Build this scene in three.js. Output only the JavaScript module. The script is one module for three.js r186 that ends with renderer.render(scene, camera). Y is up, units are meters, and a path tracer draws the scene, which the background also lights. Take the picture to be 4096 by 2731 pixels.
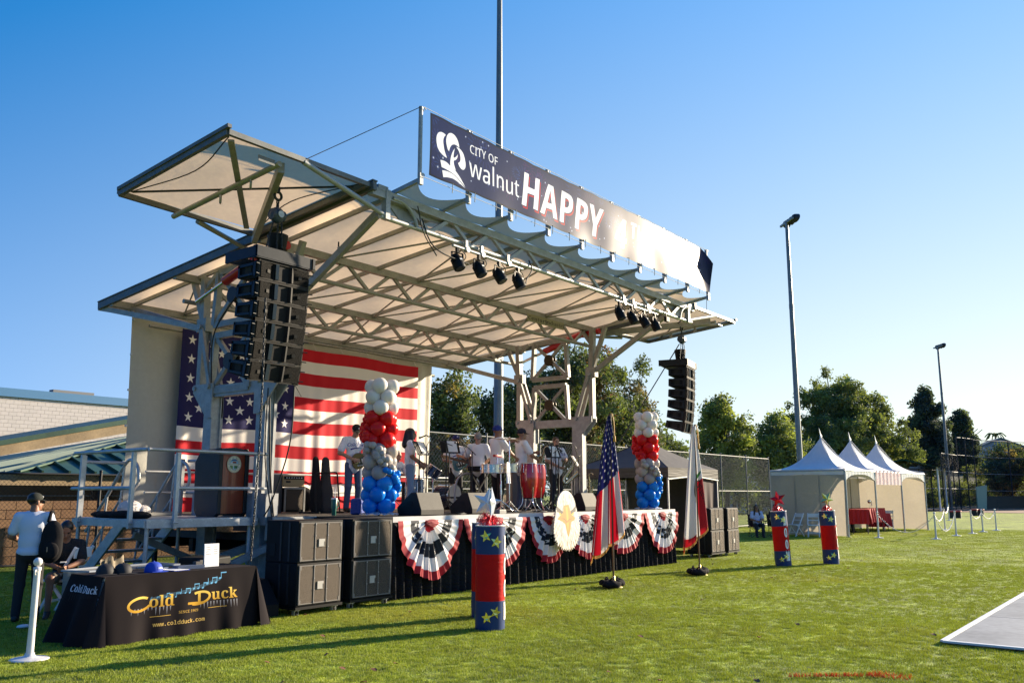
import * as THREE from 'three';
import { mergeGeometries, mergeVertices, toCreasedNormals } from 'three/addons/utils/BufferGeometryUtils.js';
import { RoundedBoxGeometry } from 'three/addons/geometries/RoundedBoxGeometry.js';

// ---------------------------------------------------------------- camera, sky, sun, exposure
const scene = new THREE.Scene();
const camera = new THREE.PerspectiveCamera(42.62, 1024 / 682, 0.1, 3000);
camera.rotation.order = 'YXZ';
camera.position.set(0, 1.58, 0);
camera.rotation.set(9.926 * Math.PI / 180, -52.5 * Math.PI / 180, 0);
const renderer = new THREE.WebGLRenderer({ antialias: true });
renderer.toneMapping = THREE.LinearToneMapping;
renderer.toneMappingExposure = 2.5;
renderer.shadowMap.enabled = true;
const SUN_AZ = 18 * Math.PI / 180, SUN_EL = 16.2 * Math.PI / 180;
const SUN = new THREE.Vector3(Math.cos(SUN_AZ) * Math.cos(SUN_EL), Math.sin(SUN_EL), Math.sin(SUN_AZ) * Math.cos(SUN_EL));
{
  const W = 1024, H = 512, data = new Float32Array(W * H * 4), d = new THREE.Vector3();
  for (let j = 0; j < H; j++) for (let i = 0; i < W; i++) {
    const phi = ((i + 0.5) / W - 0.5) * 2 * Math.PI, th = ((j + 0.5) / H - 0.5) * Math.PI;
    d.set(Math.cos(phi) * Math.cos(th), Math.sin(th), Math.sin(phi) * Math.cos(th));
    const e = Math.max(d.y, 0), c = d.dot(SUN), air = Math.exp(-2.5 * e);
    const m = Math.pow((1 + c) / 2, 2), near = Math.pow(Math.max(0, c), 80), o = (j * W + i) * 4;
    const base = [Math.max(0.03, -0.232 + 0.254 * air + 0.042 * m + 1.509 * m * air), Math.max(0.16, -0.141 + 0.548 * air + 0.398 * m + 0.811 * m * air), Math.max(0.45, 0.099 + 1.074 * air + 1.071 * m - 1.046 * m * air)], glow = [near, 0.9 * near, 0.7 * near];
    for (let q = 0; q < 3; q++) data[o + q] = d.y < -0.02 ? [0.10, 0.12, 0.05][q] : (base[q] + glow[q]) / 2.6;
    data[o + 3] = 1;
  }
  const sky = new THREE.DataTexture(data, W, H, THREE.RGBAFormat, THREE.FloatType);
  sky.mapping = THREE.EquirectangularReflectionMapping; sky.magFilter = THREE.LinearFilter; sky.needsUpdate = true;
  scene.background = sky; scene.environment = sky;
}
const sun = new THREE.DirectionalLight(new THREE.Color().setRGB(1.0, 0.84, 0.62), 5.0);
sun.position.copy(SUN).multiplyScalar(90).add(new THREE.Vector3(18, 0, -9)); sun.target.position.set(18, 0, -9);
sun.castShadow = true; sun.shadow.radius = 1; sun.shadow.mapSize.set(4096, 4096);
Object.assign(sun.shadow.camera, { left: -50, right: 50, top: 50, bottom: -50, near: 1, far: 260 });
scene.add(sun, sun.target);

// ---------------------------------------------------------------- helpers
const V = (x, y, z) => new THREE.Vector3(x, y, z), PI = Math.PI, rad = (a) => a * PI / 180;
function rng(seed) { let a = seed | 0; return () => { a = (a + 0x6d2b79f5) | 0; let t = Math.imul(a ^ (a >>> 15), 1 | a); t = (t + Math.imul(t ^ (t >>> 7), 61 | t)) ^ t; return ((t ^ (t >>> 14)) >>> 0) / 4294967296; }; }
const hash = (x, y, s) => { let h = Math.imul(x, 374761393) ^ Math.imul(y, 668265263) ^ Math.imul(s, 1274126177); h = Math.imul(h ^ (h >>> 13), 1274126177); return ((h ^ (h >>> 16)) >>> 0) / 4294967296; };
function vnoise(x, y, per, s) { // periodic value noise
  const xi = Math.floor(x), yi = Math.floor(y), fx = x - xi, fy = y - yi, u = fx * fx * (3 - 2 * fx), v = fy * fy * (3 - 2 * fy), m = (n) => ((n % per) + per) % per;
  const a = hash(m(xi), m(yi), s), b = hash(m(xi + 1), m(yi), s), c = hash(m(xi), m(yi + 1), s), d = hash(m(xi + 1), m(yi + 1), s);
  return a + (b - a) * u + (c - a) * v + (a - b - c + d) * u * v;
}
const fbm = (x, y, per, s, oct = 4) => { let r = 0, a = 0.5, p = per; for (let k = 0; k < oct; k++) { r += a * vnoise(x, y, p, s + k); x *= 2; y *= 2; p *= 2; a *= 0.5; } return r / (1 - Math.pow(0.5, oct)); };
function dataTex(n, fn, srgb = true, rep = 1) {
  const d = new Uint8Array(n * n * 4);
  for (let j = 0; j < n; j++) for (let i = 0; i < n; i++) { const c = fn(i / n, j / n), o = (j * n + i) * 4; for (let q = 0; q < 3; q++) d[o + q] = Math.max(0, Math.min(255, (c.length ? c[q] : c) * 255)); d[o + 3] = 255; }
  const t = new THREE.DataTexture(d, n, n); t.wrapS = t.wrapT = THREE.RepeatWrapping; t.magFilter = THREE.LinearFilter; t.repeat.set(rep, rep);
  if (srgb) t.colorSpace = THREE.SRGBColorSpace; t.needsUpdate = true; return t;
}
function canvasTex(w, h, draw) {
  const c = document.createElement('canvas'); c.width = w; c.height = h; const g = c.getContext('2d'); draw(g, w, h);
  const t = new THREE.CanvasTexture(c); t.colorSpace = THREE.SRGBColorSpace; t.magFilter = THREE.LinearFilter; return t;
}
const lin = (r, g, b) => new THREE.Color().setRGB(r, g, b);
const mat = (c, rough = 0.8, o = {}) => new THREE.MeshPhysicalMaterial({ color: Array.isArray(c) ? lin(...c) : c, roughness: rough, side: THREE.DoubleSide, ...o });
const strip = (g) => { const n = g.index ? g.toNonIndexed() : g.clone(); for (const k of Object.keys(n.attributes)) if (!['position', 'normal', 'uv'].includes(k)) n.deleteAttribute(k);
  if (!n.attributes.uv) n.setAttribute('uv', new THREE.BufferAttribute(new Float32Array(n.attributes.position.count * 2), 2)); n.clearGroups(); return n; };
const merge = (...l) => { const a = l.flat(Infinity).filter(Boolean); return a.length === 1 ? a[0] : mergeGeometries(a.map(strip)); };
function metreUV(g) { const p = g.attributes.position, n = g.attributes.normal, uv = new Float32Array(p.count * 2);
  for (let i = 0; i < p.count; i++) { const ax = Math.abs(n.getX(i)), ay = Math.abs(n.getY(i)), az = Math.abs(n.getZ(i)); const x = p.getX(i), y = p.getY(i), z = p.getZ(i);
    if (ay >= ax && ay >= az) { uv[2 * i] = x; uv[2 * i + 1] = z; } else if (ax >= az) { uv[2 * i] = z; uv[2 * i + 1] = y; } else { uv[2 * i] = x; uv[2 * i + 1] = y; } }
  g.setAttribute('uv', new THREE.BufferAttribute(uv, 2)); return g; }
const box = (w, h, d, x = 0, y = 0, z = 0, ry = 0, rx = 0, rz = 0) => { const g = new THREE.BoxGeometry(w, h, d).toNonIndexed(); if (rx) g.rotateX(rx); if (rz) g.rotateZ(rz); if (ry) g.rotateY(ry); return metreUV(g.translate(x, y, z)); };
const rbox = (w, h, d, x = 0, y = 0, z = 0, r = 0.01, s = 2) => metreUV(strip(new RoundedBoxGeometry(w, h, d, s, r).translate(x, y, z)));
const ofs = (g, x, y, z) => g.translate(x, y, z);
function bar(p, q, w = 0.06, h = w, upv = V(0, 1, 0)) { // rectangular beam between two points
  p = p.isVector3 ? p : V(...p); q = q.isVector3 ? q : V(...q); const L = p.distanceTo(q), zz = q.clone().sub(p).normalize(); let u = Math.abs(zz.dot(upv)) > 0.99 ? V(1, 0, 0) : upv; const x = u.clone().cross(zz).normalize(), y = zz.clone().cross(x);
  return metreUV(new THREE.BoxGeometry(w, h, L).toNonIndexed()).applyMatrix4(new THREE.Matrix4().makeBasis(x, y, zz).setPosition(p.clone().add(q).multiplyScalar(0.5)));
}
function rod(p, q, r = 0.03, seg = 10, r2 = r, cap = true) {
  p = p.isVector3 ? p : V(...p); q = q.isVector3 ? q : V(...q); const L = p.distanceTo(q), g = strip(new THREE.CylinderGeometry(r2, r, L, seg, 1, !cap)); const uv = g.attributes.uv; for (let i = 0; i < uv.count; i++) uv.setXY(i, uv.getX(i) * r * 6.3, uv.getY(i) * L);
  return g.applyMatrix4(new THREE.Matrix4().makeRotationFromQuaternion(new THREE.Quaternion().setFromUnitVectors(V(0, 1, 0), q.clone().sub(p).normalize())).setPosition(p.clone().add(q).multiplyScalar(0.5)));
}
const pipe = (pts, r = 0.02, seg = 8, n = 0, tension = 0.5) => strip(new THREE.TubeGeometry(new THREE.CatmullRomCurve3(pts.map((p) => p.isVector3 ? p : V(...p)), false, 'catmullrom', tension), n || pts.length * 6, r, seg, false));
const lathe = (pts, seg = 20) => strip(new THREE.LatheGeometry(pts.map(([x, y]) => new THREE.Vector2(x, y)), seg));
const ball = (r, x, y, z, sx = 1, sy = 1, sz = 1, w = 16, h = 12) => strip(new THREE.SphereGeometry(r, w, h).scale(sx, sy, sz).translate(x, y, z));
const disc = (r, h, x, y, z, seg = 20) => strip(new THREE.CylinderGeometry(r, r, h, seg).translate(x, y, z));
const poly = (pts) => { const s = new THREE.Shape(); pts.forEach(([x, y], i) => i ? s.lineTo(x, y) : s.moveTo(x, y)); s.closePath(); return s; };
const plate = (pts, t, bevel = 0) => strip(new THREE.ExtrudeGeometry(poly(pts), { depth: t, bevelEnabled: bevel > 0, bevelSize: bevel, bevelThickness: bevel, bevelSegments: 2, curveSegments: 12 }));
const star = (r, r2 = r * 0.382, a0 = PI / 2) => Array.from({ length: 10 }, (_, i) => { const a = a0 + i * PI / 5, q = i % 2 ? r2 : r; return [Math.cos(a) * q, Math.sin(a) * q]; });
function grid(nu, nv, fn, uvfn) { // parametric sheet, fn(u, v) -> [x, y, z]
  const pos = [], uv = [], idx = []; for (let j = 0; j <= nv; j++) for (let i = 0; i <= nu; i++) { pos.push(...fn(i / nu, j / nv)); uv.push(...(uvfn ? uvfn(i / nu, j / nv) : [i / nu, j / nv])); }
  for (let j = 0; j < nv; j++) for (let i = 0; i < nu; i++) { const a = j * (nu + 1) + i, b = a + 1, c = a + nu + 1, d = c + 1; idx.push(a, b, d, a, d, c); }
  const g = new THREE.BufferGeometry(); g.setAttribute('position', new THREE.Float32BufferAttribute(pos, 3)); g.setAttribute('uv', new THREE.Float32BufferAttribute(uv, 2)); g.setIndex(idx); g.computeVertexNormals(); return g;
}
const names = new Map();
const numbered = (n) => { const k = names.get(n) ?? 0; names.set(n, k + 1); return k ? n + '_' + String(k).padStart(3, '0') : n; };
function sh(o) { o.traverse((q) => { if (q.isMesh) { q.castShadow = true; q.receiveShadow = true; } }); return o; }
function thing(name, label, category, pos = [0, 0, 0], ry = 0, group) { const o = new THREE.Group(); o.name = numbered(name); o.position.set(...pos); o.rotation.y = ry; o.userData = { label, category }; if (group) o.userData.group = group; scene.add(o); return o; }
function part(parent, name, geo, m, label) { const o = new THREE.Mesh(merge(geo), m); o.name = name; o.castShadow = o.receiveShadow = true; if (label) o.userData.label = label; parent.add(o); return o; }
function single(name, label, category, geo, m, group, pos = [0, 0, 0], ry = 0) { const o = new THREE.Mesh(merge(geo), m); o.name = numbered(name); o.position.set(...pos); o.rotation.y = ry; o.castShadow = o.receiveShadow = true; o.userData = { label, category }; if (group) o.userData.group = group; scene.add(o); return o; }
function setting(name, geo, m) { const o = new THREE.Mesh(merge(geo), m); o.name = numbered(name); o.receiveShadow = o.castShadow = true; o.userData = { kind: 'structure' }; scene.add(o); return o; }
function copyOf(src, pos, ry, label) { const c = src.clone(); c.name = numbered(src.name.replace(/_\d{3}$/, '')); c.position.set(...pos); c.rotation.y = ry; c.userData = { ...src.userData, label }; scene.add(c); return c; }

// ---------------------------------------------------------------- shared textures and materials
const T = {};
T.mottle = dataTex(256, (u, v) => { const a = fbm(u * 8, v * 8, 8, 1), b = fbm(u * 40, v * 40, 40, 7, 2); return 0.72 + 0.28 * (0.6 * a + 0.4 * b); });
T.fine = dataTex(256, (u, v) => 0.5 + 0.5 * fbm(u * 64, v * 64, 64, 3, 2), false);
T.weave = dataTex(128, (u, v) => { const a = Math.sin(u * 128 * PI) * 0.5 + 0.5, b = Math.sin(v * 128 * PI) * 0.5 + 0.5; return 0.3 + 0.4 * ((Math.floor(u * 64) + Math.floor(v * 64)) % 2 ? a : b) + 0.3 * fbm(u * 20, v * 20, 20, 5); }, false);
T.wrinkle = dataTex(512, (u, v) => { const w = fbm(u * 6, v * 6, 6, 11, 5), x = fbm(u * 5 + 0.7, v * 11, 10, 21, 4); return 0.5 * (1 - Math.abs(2 * w - 1)) + 0.5 * x; }, false);
T.perf = dataTex(128, (u, v) => { const n = 16, y = v * n, x = u * n + (Math.floor(y) % 2) * 0.5, dx = x - Math.floor(x) - 0.5, dy = y - Math.floor(y) - 0.5; return dx * dx + dy * dy < 0.11 ? 0.16 : 0.8; });
T.dust = dataTex(512, (u, v) => { const a = fbm(u * 5, v * 5, 5, 31, 5), b = fbm(u * 60, v * 60, 60, 33, 2); return 0.62 + 0.38 * (0.7 * a + 0.3 * b); });
T.soft = dataTex(256, (u, v) => { const a = fbm(u * 4, v * 4, 4, 41, 4), b = fbm(u * 50, v * 50, 50, 43, 2); return 0.90 + 0.10 * (0.6 * a + 0.4 * b); });
const tx = (t, sx, sy = sx) => { const c = t.clone(); c.repeat.set(sx, sy); c.needsUpdate = true; return c; };
const M = {
  galv: mat([0.50, 0.51, 0.51], 0.55, { metalness: 0.3, map: tx(T.mottle, 2.2), roughnessMap: null }),
  galvWarm: mat([0.44, 0.43, 0.40], 0.5, { metalness: 0.3, map: tx(T.mottle, 1.7) }),
  alum: mat([0.66, 0.67, 0.68], 0.42, { metalness: 0.5, map: tx(T.mottle, 3) }),
  chrome: mat([0.75, 0.75, 0.76], 0.12, { metalness: 1 }),
  darkSteel: mat([0.045, 0.048, 0.052], 0.5, { metalness: 0.4, map: tx(T.mottle, 3) }),
  black: mat([0.014, 0.014, 0.015], 0.55, { specularIntensity: 0.4, map: tx(T.dust, 1.3) }),
  blackBox: mat([0.018, 0.018, 0.019], 0.62, { specularIntensity: 0.35, map: tx(T.dust, 1.7), bumpMap: tx(T.fine, 8), bumpScale: 0.0008 }),
  rubber: mat([0.015, 0.015, 0.015], 0.9),
  blackCloth: mat([0.016, 0.015, 0.016], 0.95, { specularIntensity: 0.3, bumpMap: tx(T.weave, 6), bumpScale: 0.001, sheen: 0.25, sheenRoughness: 0.6 }),
  white: mat([0.78, 0.78, 0.76], 0.5),
  whitePlastic: mat([0.78, 0.76, 0.74], 0.35, { map: tx(T.soft, 1) }),
  red: mat([0.42, 0.012, 0.018], 0.45),
  wire: mat([0.02, 0.02, 0.02], 0.6),
  rope: mat([0.6, 0.58, 0.55], 0.8),
};
const GRASSY = new THREE.Color();
// ---------------------------------------------------------------- ground
{
  const lawnTex = dataTex(1024, (u, v) => { const a = fbm(u * 7, v * 7, 7, 51, 5), b = fbm(u * 130, v * 130, 130, 53, 3), c = fbm(u * 22, v * 22, 22, 57, 3), k = 0.55 + 0.5 * a * 0.7 + 0.55 * (b - 0.35) + 0.25 * (c - 0.5); const dry = Math.max(0, c - 0.62) * 1.2; return [0.62 * k + dry * 0.22, 0.70 * k + dry * 0.08, 0.14 * k + dry * 0.05]; }, true, 1);
  const g = metreUV(strip(new THREE.PlaneGeometry(1600, 1600, 1, 1).rotateX(-PI / 2)));
  const m = mat(0xffffff, 0.95, { map: tx(lawnTex, 0.11), bumpMap: tx(T.fine, 1.2), bumpScale: 0.02 });
  setting('lawn', g, m);
}
// ---------------------------------------------------------------- mobile stage: deck, towers, roof
const DECK = 1.235, roofY = (z) => 6.08 + 0.1 * (z + 9.2), RX0 = 8.54, RX1 = 19.19, ZF = -9.2, ZB = -16.95;
const TRUSS_Z = [-9.2, -11.85, -14.3, -16.5];
M.canvasRoof = mat([0.90, 0.67, 0.42], 1.0, { transmission: 0.74, thickness: 0, map: tx(T.soft, 0.35), bumpMap: tx(T.wrinkle, 0.5), bumpScale: 0.006 });
M.deckWood = mat([0.16, 0.13, 0.105], 0.75, { map: tx(T.dust, 0.8) });
M.frameGrey = mat([0.20, 0.205, 0.20], 0.5, { metalness: 0.4, map: tx(T.mottle, 1.5) });
const stage = thing('mobile_stage', 'large grey steel mobile stage with wide cream fabric roof', 'stage');
{
  const deck = part(stage, 'deck', [box(9.9, 0.10, 4.9, 13.85, DECK - 0.055, -14.06)], M.frameGrey);
  for (let k = 0; k < 20; k++) part(deck, 'plank', box(9.88, 0.012, 0.236, 13.85, DECK - 0.004 - (k % 3) * 0.0008, -11.74 - k * 0.244), M.deckWood);
  part(stage, 'deck_edge', [box(9.92, 0.09, 0.05, 13.85, DECK - 0.05, -11.60), box(9.92, 0.26, 0.12, 13.85, DECK - 0.24, -11.72)], M.galv);
  // chassis below the deck
  const ch = []; for (const z of [-12.3, -13.9, -15.6]) ch.push(bar([8.95, 0.72, z], [18.75, 0.72, z], 0.12, 0.22)); for (let x = 9.3; x < 18.8; x += 2.3) ch.push(bar([x, 0.88, -11.8], [x, 0.88, -16.4], 0.1, 0.12), rod([x, 0, -12.3], [x, 0.75, -12.3], 0.05), rod([x, 0, -15.6], [x, 0.75, -15.6], 0.05));
  part(stage, 'chassis', ch, M.darkSteel);
  const gut = [bar([8.2, 0.46, -11.9], [9.4, 0.92, -11.75], 0.1, 0.1), bar([7.4, 0.25, -12.6], [9.2, 0.80, -12.3], 0.09, 0.12), bar([7.6, 0.95, -13.4], [9.2, 0.30, -13.4], 0.07, 0.1), bar([7.3, 0.22, -13.0], [9.3, 0.22, -13.0], 0.12, 0.12)];
  part(stage, 'outrigger_frame', gut, M.galv);
}
function tower(x, s) { // s = +1 at the right end, -1 at the left end (outer side)
  const zF = -12.05, zB = -13.55, base = x > 12 ? 0 : 0;
  const lower = part(stage, 'tower', [box(0.16, 3.42 - base, 0.24, x, (3.42 + base) / 2, zF), box(0.16, 3.42 - base, 0.24, x, (3.42 + base) / 2, zB), box(0.05, 3.3, 0.3, x - s * 0.1, 1.65, zF), box(0.05, 3.3, 0.3, x - s * 0.1, 1.65, zB), box(0.24, 0.5, 0.5, x, 1.35, zF + 0.05), box(0.24, 0.5, 0.5, x, 1.35, zB), bar([x, 3.36, -11.9], [x, 3.36, -13.72], 0.14, 0.2)], M.galv);
  const gus = (pts) => { const g = plate(pts, 0.03); g.rotateY(-PI / 2); return g; }; // shape x -> world z, y -> y
  for (const dx of [-0.09, 0.12]) part(lower, 'gusset', ofs(gus([[-11.62, 3.5], [-11.62, 3.36], [-12.05, 2.9], [-12.2, 2.9], [-12.2, 3.5]]), x + dx, 0, 0), M.galv);
  for (const dx of [-0.09, 0.12]) part(lower, 'gusset', ofs(gus([[-13.98, 3.5], [-13.98, 3.36], [-13.55, 2.9], [-13.4, 2.9], [-13.4, 3.5]]), x + dx, 0, 0), M.galv);
  for (const [zo, zi, e] of [[-11.67, -12.08, 1], [-13.93, -13.5, -1]]) {
    part(lower, 'folding_arm', [bar([x, 3.44, zo], [x, 4.58, zo], 0.12, 0.14), bar([x - 0.11, 3.46, zi], [x - 0.09, 4.52, zo - e * 0.06], 0.05, 0.09), bar([x + 0.11, 3.46, zi], [x + 0.09, 4.52, zo - e * 0.06], 0.05, 0.09)], M.galvWarm);
    part(lower, 'upper_column', [bar([x, 4.55, zo], [x, roofY(zo) - 0.1, zo + e * 0.05], 0.12, 0.14), bar([x, 4.62, zo], [x, roofY(zo) - 0.12, zo + e * 0.42], 0.09, 0.1), bar([x, 5.28, zo + e * 0.03], [x, roofY(zo) - 0.1, zo - e * 0.3], 0.07, 0.08), box(0.15, 0.24, 0.28, x, 4.6, zo)], M.galvWarm);
    for (const g of [rod([x - 0.14, 4.56, zo - e * 0.02], [x + 0.14, 4.56, zo - e * 0.02], 0.05), rod([x - 0.17, 3.45, zi], [x + 0.17, 3.45, zi], 0.045), rod([x - 0.15, 3.44, zo], [x + 0.15, 3.44, zo], 0.04)]) part(lower, 'hinge_pin', g, M.galv);
  }
  part(stage, 'roof_brace', [bar([x, 4.62, -11.6], [x, roofY(-9.5) - 0.22, -9.5], 0.09, 0.11)], M.galvWarm);
  part(stage, 'roof_brace', [bar([x, 4.52, -13.95], [x, roofY(-16.5) - 0.1, -16.5], 0.09, 0.11)], M.galvWarm);
  for (const [y0, y1] of [[3.32, 4.40], [4.50, 5.56]]) {
    const w0 = 0.56, w1 = y0 < 4 ? 0.50 : 0.50, zc = -12.98, fr = [];
    const P = [[y0 + 0.05, zc + w0], [y0 + 0.05, zc - w0], [y1 - 0.05, zc + w1], [y1 - 0.05, zc - w1]].map(([y, z]) => [x + s * 0.05, y, z]);
    fr.push(bar(P[0], P[1], 0.09, 0.11), bar(P[2], P[3], 0.09, 0.11), bar(P[0], P[2], 0.09, 0.11), bar(P[1], P[3], 0.09, 0.11), bar(P[0], P[3], 0.07, 0.08), bar(P[1], P[2], 0.065, 0.075));
    const f = part(stage, 'lift_panel', fr, M.galvWarm);
    for (const e of [-1, 1]) part(f, 'badge', rod([x + s * 0.05 + e * 0.055, (y0 + y1) / 2, zc], [x + s * 0.05 + e * 0.075, (y0 + y1) / 2, zc], 0.145, 24), M.badge);
  }
  const cyl = part(stage, 'hydraulic_cylinder', [rod([x + s * 0.12, 5.30, -13.2], [x + s * 0.12, 5.62, -12.1], 0.085, 16), rod([x + s * 0.12, 5.62, -12.1], [x + s * 0.12, 5.66, -11.5], 0.075, 16)], M.hydRed);
  part(cyl, 'piston', rod([x + s * 0.12, 5.04, -14.05], [x + s * 0.12, 5.30, -13.2], 0.035, 12), M.chrome);
  part(cyl, 'hose', pipe([[x + s * 0.2, 5.6, -12.3], [x + s * 0.22, 5.2, -12.4], [x + s * 0.2, 4.4, -13.3], [x + s * 0.15, 3.5, -13.4]], 0.014, 6), M.wire);
}
M.badge = mat(0xffffff, 0.4, { metalness: 0.3, map: canvasTex(128, 128, (g) => { g.fillStyle = '#3a3020'; g.fillRect(0, 0, 128, 128); g.fillStyle = '#b08a2a'; g.fillRect(0, 0, 128, 40); g.fillStyle = '#6d5a35'; g.fillRect(50, 44, 28, 70); }) });
M.hydRed = mat([0.45, 0.012, 0.02], 0.35, { clearcoat: 0.4 });
tower(8.98, -1); tower(18.5, 1);
{ // roof trusses along x
  const N = [18, 16, 16, 14];
  TRUSS_Z.forEach((z, i) => {
    const y1 = roofY(z) - 0.06, y0 = y1 - (i === 0 ? 0.34 : 0.44), x0 = i === 3 ? 9.4 : 8.75, x1 = i === 3 ? 17.9 : 19.1, g = [];
    const t = part(stage, 'roof_truss', [bar([RX0, y1, z], [RX1, y1, z], 0.11, 0.13)], i === 0 ? M.galv : M.galvWarm);
    part(t, 'lower_chord', rod([x0, y0, z], [x1, y0, z], 0.042, 12), i === 0 ? M.alum : M.galvWarm);
    const n = N[i]; for (let k = 0; k < n; k++) { const a = x0 + 0.55 + (x1 - x0 - 1.1) * k / n, b = x0 + 0.55 + (x1 - x0 - 1.1) * (k + 1) / n; part(t, 'lattice_bar', k % 2 ? bar([a, y0, z], [b, y1, z], 0.05, 0.06) : bar([a, y1, z], [b, y0, z], 0.05, 0.06), i === 0 ? M.galv : M.galvWarm); }
  });
  const gz = ZF + 0.005; // gusset plates at the two ends of the front truss
  for (const [xa, d] of [[8.85, 1], [19.05, -1]]) { const g = plate([[0.9, 0.28], [0, 0.28], [0.5, -0.10], [0.62, 0.02], [0.9, 0.14], [2.3, 0.19], [2.5, 0.28]].map(([a, b]) => [a * d, b]), 0.03); part(stage, 'truss_gusset', ofs(g, xa, 5.76, gz - 0.1), M.galv); part(stage, 'gusset_pipe', pipe([[xa + d * 0.1, 6.0, gz + 0.05], [xa + d * 0.35, 5.98, gz + 0.05], [xa + d * 0.55, 5.85, gz + 0.05], [xa + d * 0.64, 5.68, gz + 0.05]], 0.03), M.galv); }
  // ribs along z and fabric between
  const RIB = Array.from({ length: 10 }, (_, k) => 9.02 + k * 1.1);
  for (const x of RIB) part(stage, 'roof_rib', bar([x, roofY(ZF) - 0.02, ZF], [x, roofY(ZB) - 0.02, ZB], 0.05, 0.07), M.galvWarm);
  for (const x of [RX0, RX1]) part(stage, 'roof_edge_channel', [bar([x, roofY(-9.1) - 0.02, -9.1], [x, roofY(ZB) - 0.02, ZB], 0.07, 0.13), bar([x, roofY(-9.1) + 0.06, -9.1], [x, roofY(ZB) + 0.06, ZB], 0.10, 0.02)], M.frameGrey);
  part(stage, 'roof_back_beam', bar([RX0, roofY(ZB) - 0.02, ZB], [RX1, roofY(ZB) - 0.02, ZB], 0.10, 0.16), M.galvWarm);
  const XS = [RX0, ...RIB, RX1], ZS = [...TRUSS_Z, ZB]; const R = rng(5);
  for (let b = 0; b < XS.length - 1; b++) for (let q = 0; q < ZS.length - 1; q++) {
    const x0 = XS[b], x1 = XS[b + 1], z0 = ZS[q], z1 = ZS[q + 1], h = 0.035 + 0.03 * R();
    part(stage, 'roof_panel', grid(8, 10, (u, v) => { const x = x0 + (x1 - x0) * u, z = z0 + (z1 - z0) * v; return [x, roofY(z) + 0.03 + h * Math.sin(PI * u) * Math.sin(PI * v) - 0.02 * Math.sin(PI * u) * (1 - Math.sin(PI * v)), z]; }, (u, v) => [x0 + (x1 - x0) * u, z0 + (z1 - z0) * v]), M.canvasRoof);
    const s = (b + q) % 2 ? 1 : -1, ya = roofY(z0) - 0.07, yb = roofY(z1) - 0.07; if (b > 0 && b < XS.length - 2 && q < 3) part(stage, 'diagonal_rod', rod([s > 0 ? x0 : x1, ya, z0], [s > 0 ? x1 : x0, yb, z1], 0.017, 6), M.galvWarm);
  }
  // scalloped front valance carried by arms
  RIB.forEach((x, k) => { const e = k === 0 || k === 9; part(stage, 'banner_arm', [bar([x, 6.10, ZF - 0.1], [x, 6.20, -8.64], 0.05, 0.06), bar([x, 6.12, -8.64], [x, 6.30, -8.64], 0.05, 0.07)], M.galv);
    if (k < 9) part(stage, 'valance', grid(14, 5, (u, v) => { const out = 0.20 + 0.30 * Math.pow(Math.abs(2 * u - 1), 2.0); return [x + 1.1 * u, 6.12 + 0.10 * v * out / 0.5 - 0.02 * Math.sin(PI * u), ZF + 0.02 + out * v]; }, (u, v) => [x + 1.1 * u, v * 0.4]), M.canvasRoof); });
}
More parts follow.
